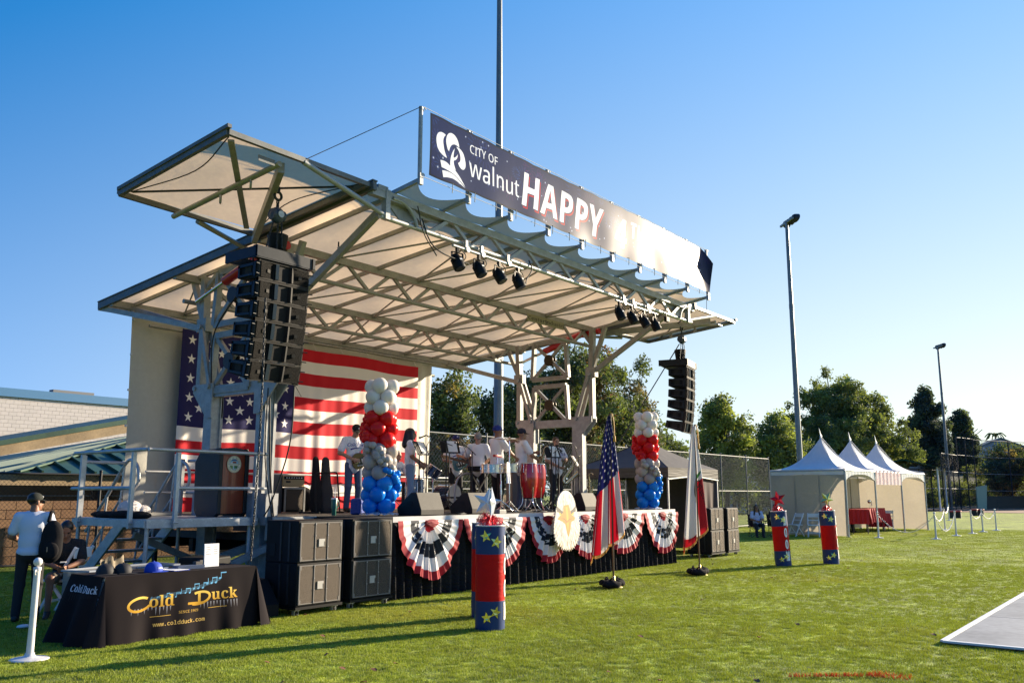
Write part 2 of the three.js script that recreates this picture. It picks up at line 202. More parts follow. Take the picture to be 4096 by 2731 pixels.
function wing(x0, dir) { // side wing over a loudspeaker bay; x0 = inner edge
  const x1 = x0 + dir * 2.42, za = -9.18, zb = -11.75, w = (x, z, o = 0) => [x, roofY(z) + o, z];
  const fr = part(stage, 'wing_frame', [bar(w(x0, za), w(x1, za), 0.06, 0.07), bar(w(x1, za), w(x1, zb), 0.06, 0.08), bar(w(x1, zb), w(x0 + dir * 0.05, zb - 0.1), 0.06, 0.08), bar(w(x0 + dir * 0.06, za), w(x0 + dir * 0.06, zb), 0.08, 0.10), bar(w(x1 + dir * 0.02, za + 0.06, 0.06), w(x1 + dir * 0.02, zb, 0.06), 0.06, 0.05), bar(w(x1, zb - 0.06, 0.05), w(x0, zb - 0.16, 0.05), 0.05, 0.06)], M.frameGrey);
  part(stage, 'wing_canvas', grid(12, 12, (u, v) => { const x = x0 + (x1 - x0) * u, z = za + (zb - za) * v; return [x, roofY(z) + 0.035 + 0.05 * Math.sin(PI * u) * Math.sin(PI * v), z]; }, (u, v) => [u * 2.4, v * 2.6]), M.canvasRoof);
  part(fr, 'hoist_beam', bar(w(x0 + dir * 1.42, -9.4, -0.09), w(x0 + dir * 0.04, -11.86, -0.09), 0.09, 0.15), M.galvWarm);
  part(fr, 'flat_strut', bar(w(x1 - dir * 0.1, -9.26, -0.05), w(x0 + dir * 0.38, -11.6, -0.05), 0.08, 0.03), M.galvWarm);
  const pp = part(fr, 'wing_pipe', rod(w(x0 + dir * 1.52, -9.3, -0.10), w(x0 + dir * 1.54, -11.8, -0.10), 0.04, 10), M.galvWarm);
  for (const z of [-9.9, -10.6]) { const g = new THREE.TorusGeometry(0.055, 0.016, 8, 14).rotateY(PI / 2 * 0.6).translate(x0 + dir * 1.54, roofY(z) - 0.2, z); part(pp, 'eye_ring', strip(g), M.galvWarm); }
  part(fr, 'tension_rod', rod(w(x1 - dir * 0.05, -11.5, -0.04), w(x0 + dir * 0.2, -9.3, -0.04), 0.016, 6), M.darkSteel);
  for (const [a, b] of [[w(x1 - dir * .08, za - .1), w(x1 - dir * .08, zb + .15)], [w(x0 + dir * .15, za - .1), w(x0 + dir * .15, zb + .15)]]) { const m = V(...a).add(V(...b)).multiplyScalar(.5); m.x -= dir * (a[0] === w(x1 - dir * .08, za)[0] ? .28 : -.28); part(fr, 'edge_cable', pipe([a, [m.x, m.y + .02, m.z], b], 0.009, 5, 14), M.wire); }
  part(fr, 'corner_brace', rod([x0 + dir * 1.22, 6.06, ZF + 0.02], [x0 - dir * 0.34, 5.70, ZF + 0.02], 0.04, 10), M.galv);
  part(fr, 'wing_strut', rod(w(x0 + dir * 1.1, -11.85, -0.05), [x0 - dir * 0.42, roofY(-12.4) - 0.1, -12.4], 0.04, 10), M.galvWarm);
  part(fr, 'corner_post', [box(0.09, 0.46, 0.10, x0 - dir * 0.35, 5.87, ZF + 0.02), box(0.2, 0.08, 0.12, x0 - dir * 0.25, 6.1, ZF)], M.galv);
  part(fr, 'sign_plate', box(0.26, 0.08, 0.01, x0 + dir * 1.75, roofY(-9.3) - 0.13, -9.28), M.frameGrey);
}
wing(8.50, -1); wing(19.23, 1);
{ // wire stays and left eave strut
  part(stage, 'stay_wire', rod([7.30, 6.1, -9.15], [9.02, 7.36, -8.64], 0.006, 5), M.wire); part(stage, 'stay_wire', rod([19.9, 6.05, -9.15], [18.92, 7.33, -8.64], 0.006, 5), M.wire);
  part(stage, 'eave_strut', [bar([8.6, 5.24, -16.9], [8.98, 4.56, -14.0], 0.09, 0.1)], M.galv);
  const g = canvasTex(512, 96, (c) => { c.fillStyle = '#8a8568'; c.fillRect(0, 0, 512, 96); c.fillStyle = '#2c2a22'; c.font = 'bold 66px serif'; c.fillText('Century', 12, 70); c.fillText('Industries', 290 - 46, 70); });
  const s = part(stage, 'name_plate', grid(1, 1, (u, v) => [15.9 + 1.5 * u, roofY(-11.75) - 0.30 + 0.18 * v, -11.76]), mat(0xffffff, 0.6, { map: g }));
}
{ // cables along the roof
  part(stage, 'cable', [pipe([[9.6, 5.85, -9.15], [9.75, 5.5, -9.1], [10.0, 5.35, -9.05], [10.6, 5.30, -9.02]], 0.012, 5), pipe([[9.45, 6.0, -9.1], [9.6, 5.6, -9.1], [9.9, 5.3, -9.1]], 0.01, 5), pipe([[12.5, 5.8, -9.2], [12.45, 5.6, -9.1], [12.3, 5.4, -9.1], [12.2, 5.28, -9.05]], 0.012, 5), pipe([[12.6, 5.95, -9.3], [13.2, 5.7, -9.3], [13.8, 5.85, -9.3], [14.6, 5.7, -9.3], [15.4, 5.9, -9.3], [16.2, 5.7, -9.3], [16.4, 5.4, -9.1]], 0.012, 5)], M.wire);
}
// ---------------------------------------------------------------- apron in front of the deck
M.apronTop = mat([0.05, 0.048, 0.045], 0.8, { map: tx(T.dust, 0.6) });
const apron = thing('stage_apron', 'low black platform apron along the front of the stage', 'platform');
for (let k = 0; k < 4; k++) part(apron, 'platform_panel', box(2.31, 0.08, 1.80, 9.76 + 1.155 + k * 2.318, DECK - 0.045, -10.69), M.apronTop);
{ const l = []; for (let x = 9.9; x < 19; x += 2.26) for (const z of [-9.95, -11.45]) l.push(rod([x, 0, z], [x, DECK - 0.08, z], 0.03, 8)); l.forEach((g) => part(apron, 'leg', g, M.darkSteel)); }
// ---------------------------------------------------------------- backdrop
M.vinyl = mat([0.55, 0.53, 0.46], 0.6, { map: tx(T.soft, 0.4), bumpMap: tx(T.wrinkle, 0.35), bumpScale: 0.012 });
{
  const c = thing('backdrop_curtain', 'grey vinyl curtain hung across the back of the stage behind the huge flag', 'curtain');
  part(c, 'vinyl_sheet', grid(150, 30, (u, v) => { const x = 8.9 + 9.15 * u; const end = Math.max(0, (u - 0.9) / 0.1), lo = 1 - v; const y = 1.22 + (5.12 - 1.22) * v;
    return [x - 0.10 * lo * (u < 0.08 ? -1 : 0), y, -16.34 + 0.03 * Math.sin(u * 46) * lo + 0.02 * Math.sin(u * 17 + v * 3) - 0.45 * end * end * (1.25 - 0.5 * v) + 0.09 * end * Math.sin(end * 11 + v)]; }, (u, v) => [u * 9, v * 4]), M.vinyl);
  part(c, 'grommet', Array.from({ length: 6 }, (_, k) => rod([8.93, 1.5 + k * 0.7, -16.32], [8.93, 1.5 + k * 0.7, -16.29], 0.025, 10)), M.alum);
  part(c, 'hanging_rail', [rod([9.2, 4.9, -16.2], [10.1, 4.9, -16.2], 0.03, 8), rod([8.9, 5.15, -16.34], [18.0, 5.15, -16.34], 0.03, 8)], M.galvWarm);
}
function usFlagTex(w, h) {
  return canvasTex(w, h, (g) => { for (let k = 0; k < 13; k++) { g.fillStyle = k % 2 ? '#e9e3dc' : '#c20f22'; g.fillRect(0, h * k / 13, w, h / 13 + 1); }
    g.fillStyle = '#1d1b52'; const cw = w * 0.415, chh = h * 7 / 13; g.fillRect(0, 0, cw, chh); g.fillStyle = '#eeeae4';
    for (let r = 0; r < 9; r++) for (let c = 0; c < (r % 2 ? 5 : 6); c++) { const x = cw * ((r % 2 ? 2 : 1) + c * 2) / 12, y = chh * (r + 1) / 10, R = chh * 0.058; g.beginPath(); star(R).forEach(([a, b], i) => i ? g.lineTo(x + a, y - b) : g.moveTo(x + a, y - b)); g.closePath(); g.fill(); } });
}
T.flag = usFlagTex(1536, 800);
{
  const m = mat(0xffffff, 0.9, { map: T.flag, bumpMap: tx(T.weave, 40, 22), bumpScale: 0.0008, sheen: 0.2 });
  const f = thing('backdrop_flag', 'huge red white and blue stars and stripes flag hung as backdrop', 'flag');
  part(f, 'cloth', grid(220, 60, (u, v) => { const d = 1 - v, s = 0.018 * Math.sin(u * 60 + 2 * Math.sin(u * 13)) + 0.02 * Math.sin(u * 27 + 1) + 0.01 * Math.sin(u * 123); return [9.91 + 7.02 * u + 0.04 * d * Math.sin(u * 6), 1.25 + 3.7 * v - 0.04 * Math.sin(PI * u * 5) * 0.4, -16.16 + s * (0.35 + 0.9 * d)]; }), m);
  part(f, 'header_rope', Array.from({ length: 9 }, (_, k) => rod([10 + k * 0.86, 4.93, -16.17], [10 + k * 0.86, 5.12, -16.3], 0.008, 5)), M.rope);
  for (const y of [2.02, 1.62]) part(f, 'guard_rail', rod([9.2, y, -15.95], [18.0, y, -15.95], 0.024, 10), M.alum);
}
// ---------------------------------------------------------------- banner over the roof edge
{
  const t = canvasTex(2048, 214, (g, w, h) => {
    g.fillStyle = '#14224c'; g.fillRect(0, 0, w, h); const R = rng(8), S = 2048 / 9.68; // pixels per metre
    for (let k = 0; k < 60; k++) { const x = R() * w, y = R() * h, n = 14, a0 = R() * 6, L = 14 + R() * 40; g.strokeStyle = ['rgba(70,80,170,.35)', 'rgba(140,40,110,.35)', 'rgba(60,110,190,.3)'][k % 3]; g.lineWidth = 3; for (let q = 0; q < n; q++) { const a = a0 + q * 6.28 / n; g.beginPath(); g.moveTo(x + Math.cos(a) * L * 0.5, y + Math.sin(a) * L * 0.5); g.lineTo(x + Math.cos(a) * L, y + Math.sin(a) * L); g.stroke(); } }
    g.fillStyle = '#b9c2dd'; for (let k = 0; k < 70; k++) { const x = R() * w, y = R() * h; g.beginPath(); star(4 + R() * 2).forEach(([a, b], i) => i ? g.lineTo(x + a, y + b) : g.moveTo(x + a, y + b)); g.fill(); }
    g.fillStyle = '#e8ebf2'; const P = (x, y) => [(x - 9.14) * S + 12, (7.30 - y) * S];
    const blob = (pts) => { g.beginPath(); pts.forEach((p, i) => { if (i === 0) g.moveTo(p[0], p[1]); else g.bezierCurveTo(...p); }); g.closePath(); g.fill(); };
    // emblem: three crown lobes, trunk, two ground strokes (drawn in a 100 x 100 frame)
    g.save(); g.translate(20, 22); g.scale(1.62, 1.62);
    blob([[22, 62], [8, 58, 2, 40, 8, 28], [12, 18, 24, 16, 34, 20], [22, 30, 24, 46, 38, 66], [32, 66, 26, 64, 22, 62]]);
    blob([[40, 48], [32, 36, 34, 20, 44, 12], [58, 2, 74, 14, 76, 34], [62, 26, 50, 30, 44, 50], [43, 50, 42, 49, 40, 48]]);
    blob([[66, 34], [84, 32, 98, 48, 96, 66], [92, 80, 78, 78, 72, 66], [84, 60, 82, 44, 66, 34]]);
    blob([[48, 82], [46, 64, 52, 50, 62, 38], [58, 50, 57, 56, 58, 60], [64, 58, 68, 52, 71, 48], [71, 58, 64, 64, 58, 66], [58, 74, 62, 80, 66, 86], [60, 84, 54, 82, 48, 82]]);
    g.beginPath(); g.moveTo(18, 76); g.quadraticCurveTo(36, 72, 46, 80); g.quadraticCurveTo(74, 86, 96, 112); g.quadraticCurveTo(66, 92, 22, 90); g.closePath(); g.fill();
    g.beginPath(); g.moveTo(24, 96); g.quadraticCurveTo(56, 88, 96, 114); g.quadraticCurveTo(56, 100, 28, 110); g.closePath(); g.fill(); g.restore();
    g.font = '44px sans-serif'; g.fillText('CITY OF', 196, 74); g.font = '92px sans-serif'; g.fillText('walnut', 194, 156);
    g.save(); g.font = 'bold 178px sans-serif'; g.transform(1.0, 0, -0.16, 1, 0, 0); const put = (s, x) => { g.lineJoin = 'round'; g.fillStyle = '#b3202c'; g.fillText(s, x + 9, 186); g.fillText(s, x + 5, 182); g.fillStyle = '#14224c'; g.fillText(s, x + 4, 180); g.fillStyle = '#eef0f4'; g.fillText(s, x, 176); };
    put('HAPPY', 500); put('4', 1165); g.restore(); g.save(); g.font = 'bold 96px sans-serif'; g.transform(1, 0, -0.16, 1, 0, 0); g.fillStyle = '#b3202c'; g.fillText('TH', 1290, 116); g.fillStyle = '#eef0f4'; g.fillText('TH', 1285, 112); g.restore();
    g.fillStyle = '#131a2c'; g.fillRect(0, 0, w, 7); g.fillRect(0, h - 7, w, 7); g.fillRect(0, 0, 8, h);
  });
  const b = thing('banner', 'long navy vinyl banner with white lettering above the stage roof edge', 'banner');
  const m = mat(0xffffff, 0.95, { specularIntensity: 0.1, map: t, bumpMap: tx(T.wrinkle, 14, 1.5), bumpScale: 0.003, clearcoat: 0.3, clearcoatRoughness: 0.235 });
  part(b, 'vinyl_sheet', grid(220, 14, (u, v) => { const f = Math.max(0, (u - 0.955) / 0.045), x = 9.13 + 9.70 * u, tie = 0.02 * Math.abs(Math.sin(u * PI * 18)); const curl = f * v;
    return [x - 0.12 * curl + 0.03 * f, 6.29 + 0.99 * v - (v > 0.5 ? -tie : tie) * 0.6 - 0.34 * curl * f, -8.575 + 0.004 * Math.sin(u * 50) * (1 - v) + 0.004 * Math.sin(u * 23 + 4 * v) + 0.012 * Math.sin(u * 9 + v * 2) + 0.18 * curl * f]; }), m);
  for (let k = 0; k < 10; k++) { const x = 9.02 + k * 1.1, p = part(b, 'post', [rod([x, 6.24, -8.66], [x, 7.36, -8.66], 0.032, 10)], M.galv); part(p, 'hook', strip(new THREE.TorusGeometry(0.03, 0.009, 6, 12, 4.6).translate(x + 0.05, 7.33, -8.64)), M.galv); part(p, 'hook', strip(new THREE.TorusGeometry(0.03, 0.009, 6, 12, 4.6).translate(x + 0.05, 6.28, -8.64)), M.galv); }
  part(b, 'top_cable', rod([9.02, 7.34, -8.60], [18.92, 7.32, -8.60], 0.005, 5), M.rope); part(b, 'bottom_cable', rod([9.02, 6.24, -8.60], [18.92, 6.22, -8.60], 0.005, 5), M.rope);
  for (let k = 1; k < 18; k++) part(b, 'cable_tie', [rod([9.13 + k * 0.54, 6.16, -8.58], [9.13 + k * 0.54, 6.31, -8.57], 0.008, 5)], M.rope);
}
// ---------------------------------------------------------------- skirt and bunting
M.skirt = mat([0.022, 0.021, 0.023], 0.95, { specularIntensity: 0.25, bumpMap: tx(T.wrinkle, 3, 3), bumpScale: 0.03 });
{
  const k = thing('stage_skirt', 'pleated black crinkled cloth skirt around the stage apron', 'skirt');
  part(k, 'front_cloth', grid(620, 18, (u, v) => { const x = 9.72 + 9.34 * u, d = 1 - v, n = 46; return [x + 0.01 * Math.sin(u * 91), 0.015 + 1.19 * v, -9.775 + (0.012 + 0.048 * d) * Math.sin(u * n * 2 * PI + 1.6 * Math.sin(u * 31)) + 0.012 * d * Math.sin(u * 300)]; }, (u, v) => [u * 9.3, v * 1.2]), M.skirt);
  part(k, 'side_cloth', grid(120, 12, (u, v) => { const z = -9.78 - 1.9 * u, d = 1 - v; return [19.04 + (0.01 + 0.04 * d) * Math.sin(u * 60), 0.015 + 1.19 * v, z]; }, (u, v) => [u * 2, v * 1.2]), M.skirt);
  part(k, 'side_cloth', grid(120, 12, (u, v) => { const z = -9.78 - 1.9 * u, d = 1 - v; return [9.70 - (0.01 + 0.04 * d) * Math.sin(u * 60), 0.015 + 1.19 * v, z]; }, (u, v) => [u * 2, v * 1.2]), M.skirt);
  part(k, 'white_edging', grid(160, 3, (u, v) => [9.72 + 9.34 * u, DECK - 0.075 + 0.085 * v, -9.755 + 0.004 * Math.sin(u * 80)]), mat([0.72, 0.69, 0.66], 0.8));
}
{
  const t = canvasTex(1024, 512, (g, w, h) => { // x: angle, y: radius from knot (top) to hem (bottom)
    const bands = [[0, 0.15, '#a50f22'], [0.15, 0.38, '#e6e2e0'], [0.38, 0.63, '#101a28'], [0.63, 0.83, '#e6e2e0'], [0.83, 1, '#b11226']]; for (const [a, b, c] of bands) { g.fillStyle = c; g.fillRect(0, a * h, w, (b - a) * h + 1); }
    g.fillStyle = '#e8e5e2'; for (let k = 0; k < 9; k++) { const x = (k + 0.5) * w / 9, y = (k % 2 ? 0.47 : 0.55) * h; g.save(); g.translate(x, y); g.scale(1.0, 0.8); g.beginPath(); star(38, 15, PI / 2).forEach(([a, b], i) => i ? g.lineTo(a, b) : g.moveTo(a, b)); g.fill(); g.restore(); } });
  const m = mat(0xffffff, 0.75, { map: t, bumpMap: tx(T.weave, 16, 8), bumpScale: 0.0008, sheen: 0.3 });
  const X = [9.76, 11.30, 13.07, 14.34, 15.68, 17.45, 19.06], lab = ['beside the tall black subwoofers', 'behind the near pair of giant firecrackers', 'left of the eagle head cutout', 'right of the eagle head cutout', 'behind the stars and stripes on its pole', 'at the far right corner of the stage'];
  for (let k = 0; k < 6; k++) {
    const x0 = X[k], x1 = X[k + 1], hw = (x1 - x0) / 2, R = rng(40 + k), ph = R() * 6, D = 0.80 + 0.11 * R(), cx = (x0 + x1) / 2, skew = (R() - 0.5) * 0.22, np = 15 + (k % 3);
    const W = [0, 1, 2, 3].map(() => R() * 6.3), pleat = (u) => Math.sin(u * 62 + 2.2 * Math.sin(u * 7 + W[0]) + W[1]) * (0.65 + 0.35 * Math.sin(u * 13 + W[2])) + 0.3 * Math.sin(u * 131 + W[3]);
    const g = grid(200, 28, (u, v) => { const a = PI * (1 - u), c = Math.cos(a), sn = Math.sin(a), r = 0.04 + 0.96 * v, wide = 1 - 0.10 * Math.pow(sn, 1.5) * v, px = cx + c * hw * r * 0.99 * wide + skew * sn * (1 - 0.3 * v), hem = 1 + 0.035 * Math.sin(u * 15 + W[2]) * v, py = DECK - 0.055 - Math.pow(sn, 1.1) * D * 1.04 * r * hem, pl = pleat(u), dp = 0.008 + 0.05 * sn * Math.min(1, v * 2.4) * (1 - 0.45 * v);
      return [px + pl * dp * 0.35 * sn, py + 0.012 * pl * sn * v, -9.69 + 0.06 * sn * v + dp * pl]; });
    const b = thing('bunting_fan', 'pleated red white and navy bunting fan ' + lab[k], 'bunting', [0, 0, 0], 0, 'bunting fans along the stage front');
    part(b, 'pleated_cloth', g, m); part(b, 'knot', ball(0.085, cx + skew * 0.2, DECK - 0.10, -9.67, 1.9, 0.7, 0.35, 14, 10), mat([0.33, 0.01, 0.025], 0.7, { bumpMap: tx(T.wrinkle, 1), bumpScale: 0.03 }));
  }
}
// ---------------------------------------------------------------- eagle head board
{
  const R = rng(77), side = [[0, 0.50], [0.08, 0.485], [0.15, 0.44], [0.21, 0.37], [0.25, 0.29], [0.265, 0.22], [0.29, 0.15], [0.31, 0.06], [0.335, -0.04], [0.36, -0.14], [0.37, -0.25], [0.34, -0.36], [0.28, -0.46], [0.19, -0.54], [0.10, -0.585], [0, -0.60]], out = [];
  for (const s of [1, -1]) { const L = s > 0 ? side : [...side].reverse(); for (let i = 0; i < L.length - 1; i++) for (let q = 0; q < 4; q++) { const t = q / 4, x = L[i][0] + (L[i + 1][0] - L[i][0]) * t, y = L[i][1] + (L[i + 1][1] - L[i][1]) * t, j = y < 0.25 ? (q % 2 ? 0.035 * (0.5 + R()) : -0.012) * Math.min(1, 0.45 - y) : 0.006 * R(); out.push([s * (x + j * 0.55) * (s > 0 ? 1 : 0.97), y - j * (y < -0.3 ? 1.1 : 0.5)]); } }
  const t = canvasTex(512, 640, (g, w, h) => { g.fillStyle = '#d2cec6'; g.fillRect(0, 0, w, h); const r = rng(3), mx = (x) => (x + 0.45) / 0.9 * w, my = (y) => (0.5 - y) / 1.15 * h; g.lineCap = 'round';
    for (let k = 0; k < 520; k++) { const x = (r() - 0.5) * 0.84, y = 0.46 - r() * 1.04, down = 0.05 + 0.06 * r(); if (Math.abs(x) < 0.1 && y > -0.3 && y < 0.15) continue; const lowf = y < -0.42; g.strokeStyle = lowf ? (r() < 0.5 ? '#a98d62' : '#6d5a48') : (r() < 0.5 ? '#4a4846' : '#a39d94'); g.lineWidth = lowf ? 6 : 3.6; g.beginPath(); g.moveTo(mx(x), my(y)); g.quadraticCurveTo(mx(x * 1.03), my(y - down * 0.5), mx(x * 1.1), my(y - down)); g.stroke(); }
    const pg = (c, pts) => { g.fillStyle = c; g.beginPath(); pts.forEach(([x, y], i) => i ? g.lineTo(mx(x), my(y)) : g.moveTo(mx(x), my(y))); g.closePath(); g.fill(); };
    pg('#2b2622', [[-0.22, 0.16], [-0.16, 0.05], [-0.04, 0.02], [-0.08, 0.10]]); pg('#2b2622', [[0.22, 0.16], [0.17, 0.04], [0.06, 0.0], [0.07, 0.09]]);
    for (const s of [-1, 1]) { g.fillStyle = '#e2b81e'; g.beginPath(); g.ellipse(mx(s * 0.16), my(0.07), 30, 20, s * -0.5, 0, 7); g.fill(); g.fillStyle = '#15120e'; g.beginPath(); g.arc(mx(s * 0.15), my(0.072), 11, 0, 7); g.fill(); }
    pg('#332d28', [[-0.28, 0.22], [-0.05, 0.06], [-0.26, 0.10]]); pg('#332d28', [[0.28, 0.22], [0.06, 0.05], [0.26, 0.10]]);
    pg('#b87a12', [[-0.07, 0.22], [0.07, 0.23], [0.13, 0.05], [0.24, -0.02], [0.20, -0.07], [0.12, -0.09], [0.10, -0.22], [0.04, -0.38], [0.0, -0.32], [-0.05, -0.13], [-0.12, -0.08], [-0.26, -0.03], [-0.20, 0.02], [-0.10, 0.07]]);
    pg('#d99f24', [[-0.02, 0.19], [0.03, 0.19], [0.05, 0.0], [0.04, -0.2], [0.02, -0.27], [0.0, -0.05]]); pg('#8a5a10', [[-0.17, -0.01], [-0.06, -0.02], [0.0, -0.08], [0.08, -0.03], [0.17, -0.03], [0.08, -0.055], [0.0, -0.11], [-0.07, -0.05]]); });
  const g = plate(out, 0.02); const p = g.attributes.position, uv = g.attributes.uv; for (let i = 0; i < p.count; i++) uv.setXY(i, (p.getX(i) + 0.45) / 0.9, (p.getY(i) + 0.65) / 1.15);
  g.scale(1.3, 1, 1); g.rotateX(-0.03); const e = thing('eagle_cutout', 'flat painted white eagle head cutout leaning on the stage edge', 'cutout', [14.06, 1.16, -9.50], 0.05); part(e, 'painted_board', g, mat(0xffffff, 0.6, { map: t })); part(e, 'hook', [box(0.04, 0.03, 0.2, 0.1, 0.06, -0.1), box(0.04, 0.03, 0.2, -0.1, 0.06, -0.1)], M.alum);
}
// ---------------------------------------------------------------- subwoofer stacks
T.subLogo = canvasTex(96, 96, (g) => { g.fillStyle = '#b6b2aa'; g.fillRect(0, 0, 96, 96); g.fillStyle = '#22201e'; g.font = 'bold 46px sans-serif'; g.fillText('JBL', 8, 66); });
M.logo = mat(0xffffff, 0.5, { map: T.subLogo }); M.mesh = mat([0.24, 0.195, 0.155], 0.7, { specularIntensity: 0.25, map: tx(T.perf, 14), bumpMap: tx(T.perf, 14), bumpScale: 0.002 }); M.meshTrim = mat([0.22, 0.20, 0.18], 0.6, { specularIntensity: 0.3 });
function subwoofer(w, h, d) { // front faces +z, base at y = 0
  const o = new THREE.Group(); part(o, 'cabinet', [rbox(w, h, d, 0, h / 2, -d / 2, 0.012)], M.blackBox);
  part(o, 'grille', box(w - 0.07, h - 0.07, 0.02, 0, h / 2, 0.004), M.mesh);
  for (const s of [-1, 1]) { part(o, 'grille_divider', box(0.014, h - 0.06, 0.03, s * w * 0.14, h / 2, 0.006), M.meshTrim); part(o, 'grille_trim', [box(0.016, h - 0.05, 0.026, s * (w / 2 - 0.038), h / 2, 0.004), box(0.03, 0.05, 0.027, s * (w / 2 - 0.05), h - 0.06, 0.0045), box(0.03, 0.05, 0.027, s * (w / 2 - 0.05), 0.06, 0.0045)], M.meshTrim); part(o, 'grille_trim', box(w - 0.06, 0.014, 0.025, 0, h / 2 + s * (h / 2 - 0.033), 0.0035), M.meshTrim); }
  part(o, 'logo_plate', box(0.105, 0.10, 0.012, 0, h / 2 - 0.02, 0.02), M.logo);
  for (const s of [-1, 1]) { part(o, 'handle', [box(0.012, 0.16, 0.11, s * w / 2, h * 0.3, -d * 0.78), box(0.022, 0.02, 0.13, s * w / 2, h * 0.3 - 0.01, -d * 0.78)], M.rubber); part(o, 'side_rail', [box(0.02, h * 0.92, 0.035, s * w / 2, h / 2, -d * 0.52), box(0.02, h * 0.92, 0.035, s * w / 2, h / 2, -d * 0.26)], M.darkSteel); for (let k = 0; k < 4; k++) part(o, 'bolt', rod([s * (w * 0.14), 0.05 + (h - 0.1) * (k / 3), 0.015], [s * w * 0.14, 0.05 + (h - 0.1) * (k / 3), 0.028], 0.006, 6), M.alum); }
  return o;
}
{
  const proto = subwoofer(0.79, 0.555, 0.66), grp = 'subwoofers on the lawn';
  const put = (x, y, z, ry, label) => { const c = proto.clone(); c.name = numbered('subwoofer'); c.position.set(x, y, z); c.rotation.y = ry; c.userData = { label, category: 'loudspeaker', group: grp }; scene.add(c); };
  const dolly = (x, z, ry, label) => { const d = thing('speaker_dolly', label, 'dolly', [x, 0, z], ry, 'wheeled boards under the subwoofers'); part(d, 'board', box(0.82, 0.035, 0.70, 0, 0.105, -0.33), M.black); for (const [a, b] of [[-1, 0], [1, 0], [-1, 1], [1, 1]]) { const c = part(d, 'caster', [box(0.09, 0.02, 0.09, a * 0.33, 0.08, b ? -0.58 : -0.08), box(0.012, 0.07, 0.05, a * 0.33 + 0.03, 0.05, b ? -0.58 : -0.08), box(0.012, 0.07, 0.05, a * 0.33 - 0.03, 0.05, b ? -0.58 : -0.08)], M.alum); part(c, 'wheel', rod([a * 0.33 - 0.018, 0.04, b ? -0.58 : -0.08], [a * 0.33 + 0.018, 0.04, b ? -0.58 : -0.08], 0.04, 14), M.rubber); } };
  for (const [x, z, ry, who] of [[8.10, -9.50, 0.02, 'in the left stack behind the merchandise table'], [9.09, -9.53, -0.01, 'in the left stack against the black skirt'], [21.44, -9.80, 0, 'in the inner stack right of the stage'], [22.38, -9.78, 0.04, 'in the outer stack right of the stage']]) { dolly(x, z, ry, 'black wheeled board under the subwoofers ' + who); put(x, 0.124, z, ry, 'black grilled subwoofer, lower one ' + who); put(x, 0.681, z, ry, 'black grilled subwoofer, upper one ' + who); }
  const c = thing('amp_rack_case', 'black wheeled amplifier rack at the far right corner of the stage', 'case', [19.75, 0, -10.35]); part(c, 'case_body', rbox(0.6, 0.75, 0.7, 0, 0.46, -0.35, 0.015), M.blackBox); part(c, 'edge_trim', [box(0.62, 0.02, 0.02, 0, 0.835, 0), box(0.02, 0.75, 0.02, -0.3, 0.46, 0.0), box(0.02, 0.75, 0.02, 0.3, 0.46, 0)], M.darkSteel); for (const a of [-0.22, 0.22]) part(c, 'caster', disc(0.04, 0.08, a, 0.045, -0.06), M.rubber);
}
// ---------------------------------------------------------------- hanging line arrays
M.arrayBox = mat([0.015, 0.015, 0.016], 0.6, { specularIntensity: 0.3, map: tx(T.dust, 2), bumpMap: tx(T.fine, 10), bumpScale: 0.0008 }); M.arrayFrame = mat([0.035, 0.031, 0.028], 0.6, { specularIntensity: 0.25 }); M.arrayGrille = mat([0.02, 0.019, 0.018], 0.75, { specularIntensity: 0.15, map: tx(T.perf, 22), bumpMap: tx(T.perf, 22), bumpScale: 0.0016 }); M.horn = mat([0.20, 0.165, 0.15], 0.5); M.frameDark = mat([0.03, 0.032, 0.036], 0.42, { metalness: 0.6, map: tx(T.mottle, 4) });
function chain(pts, r, pitch) { const c = new THREE.CatmullRomCurve3(pts.map((p) => V(...p))), n = Math.max(2, Math.round(c.getLength() / pitch)), out = []; for (let k = 0; k < n; k++) { const p = c.getPointAt((k + 0.5) / n), t = c.getTangentAt((k + 0.5) / n), g = new THREE.TorusGeometry(pitch * 0.34, r, 5, 8); g.scale(0.7, 1.55, 1); g.rotateY(k % 2 * PI / 2); g.applyQuaternion(new THREE.Quaternion().setFromUnitVectors(V(0, 1, 0), t)); g.translate(p.x, p.y, p.z); out.push(g); } return merge(out); }
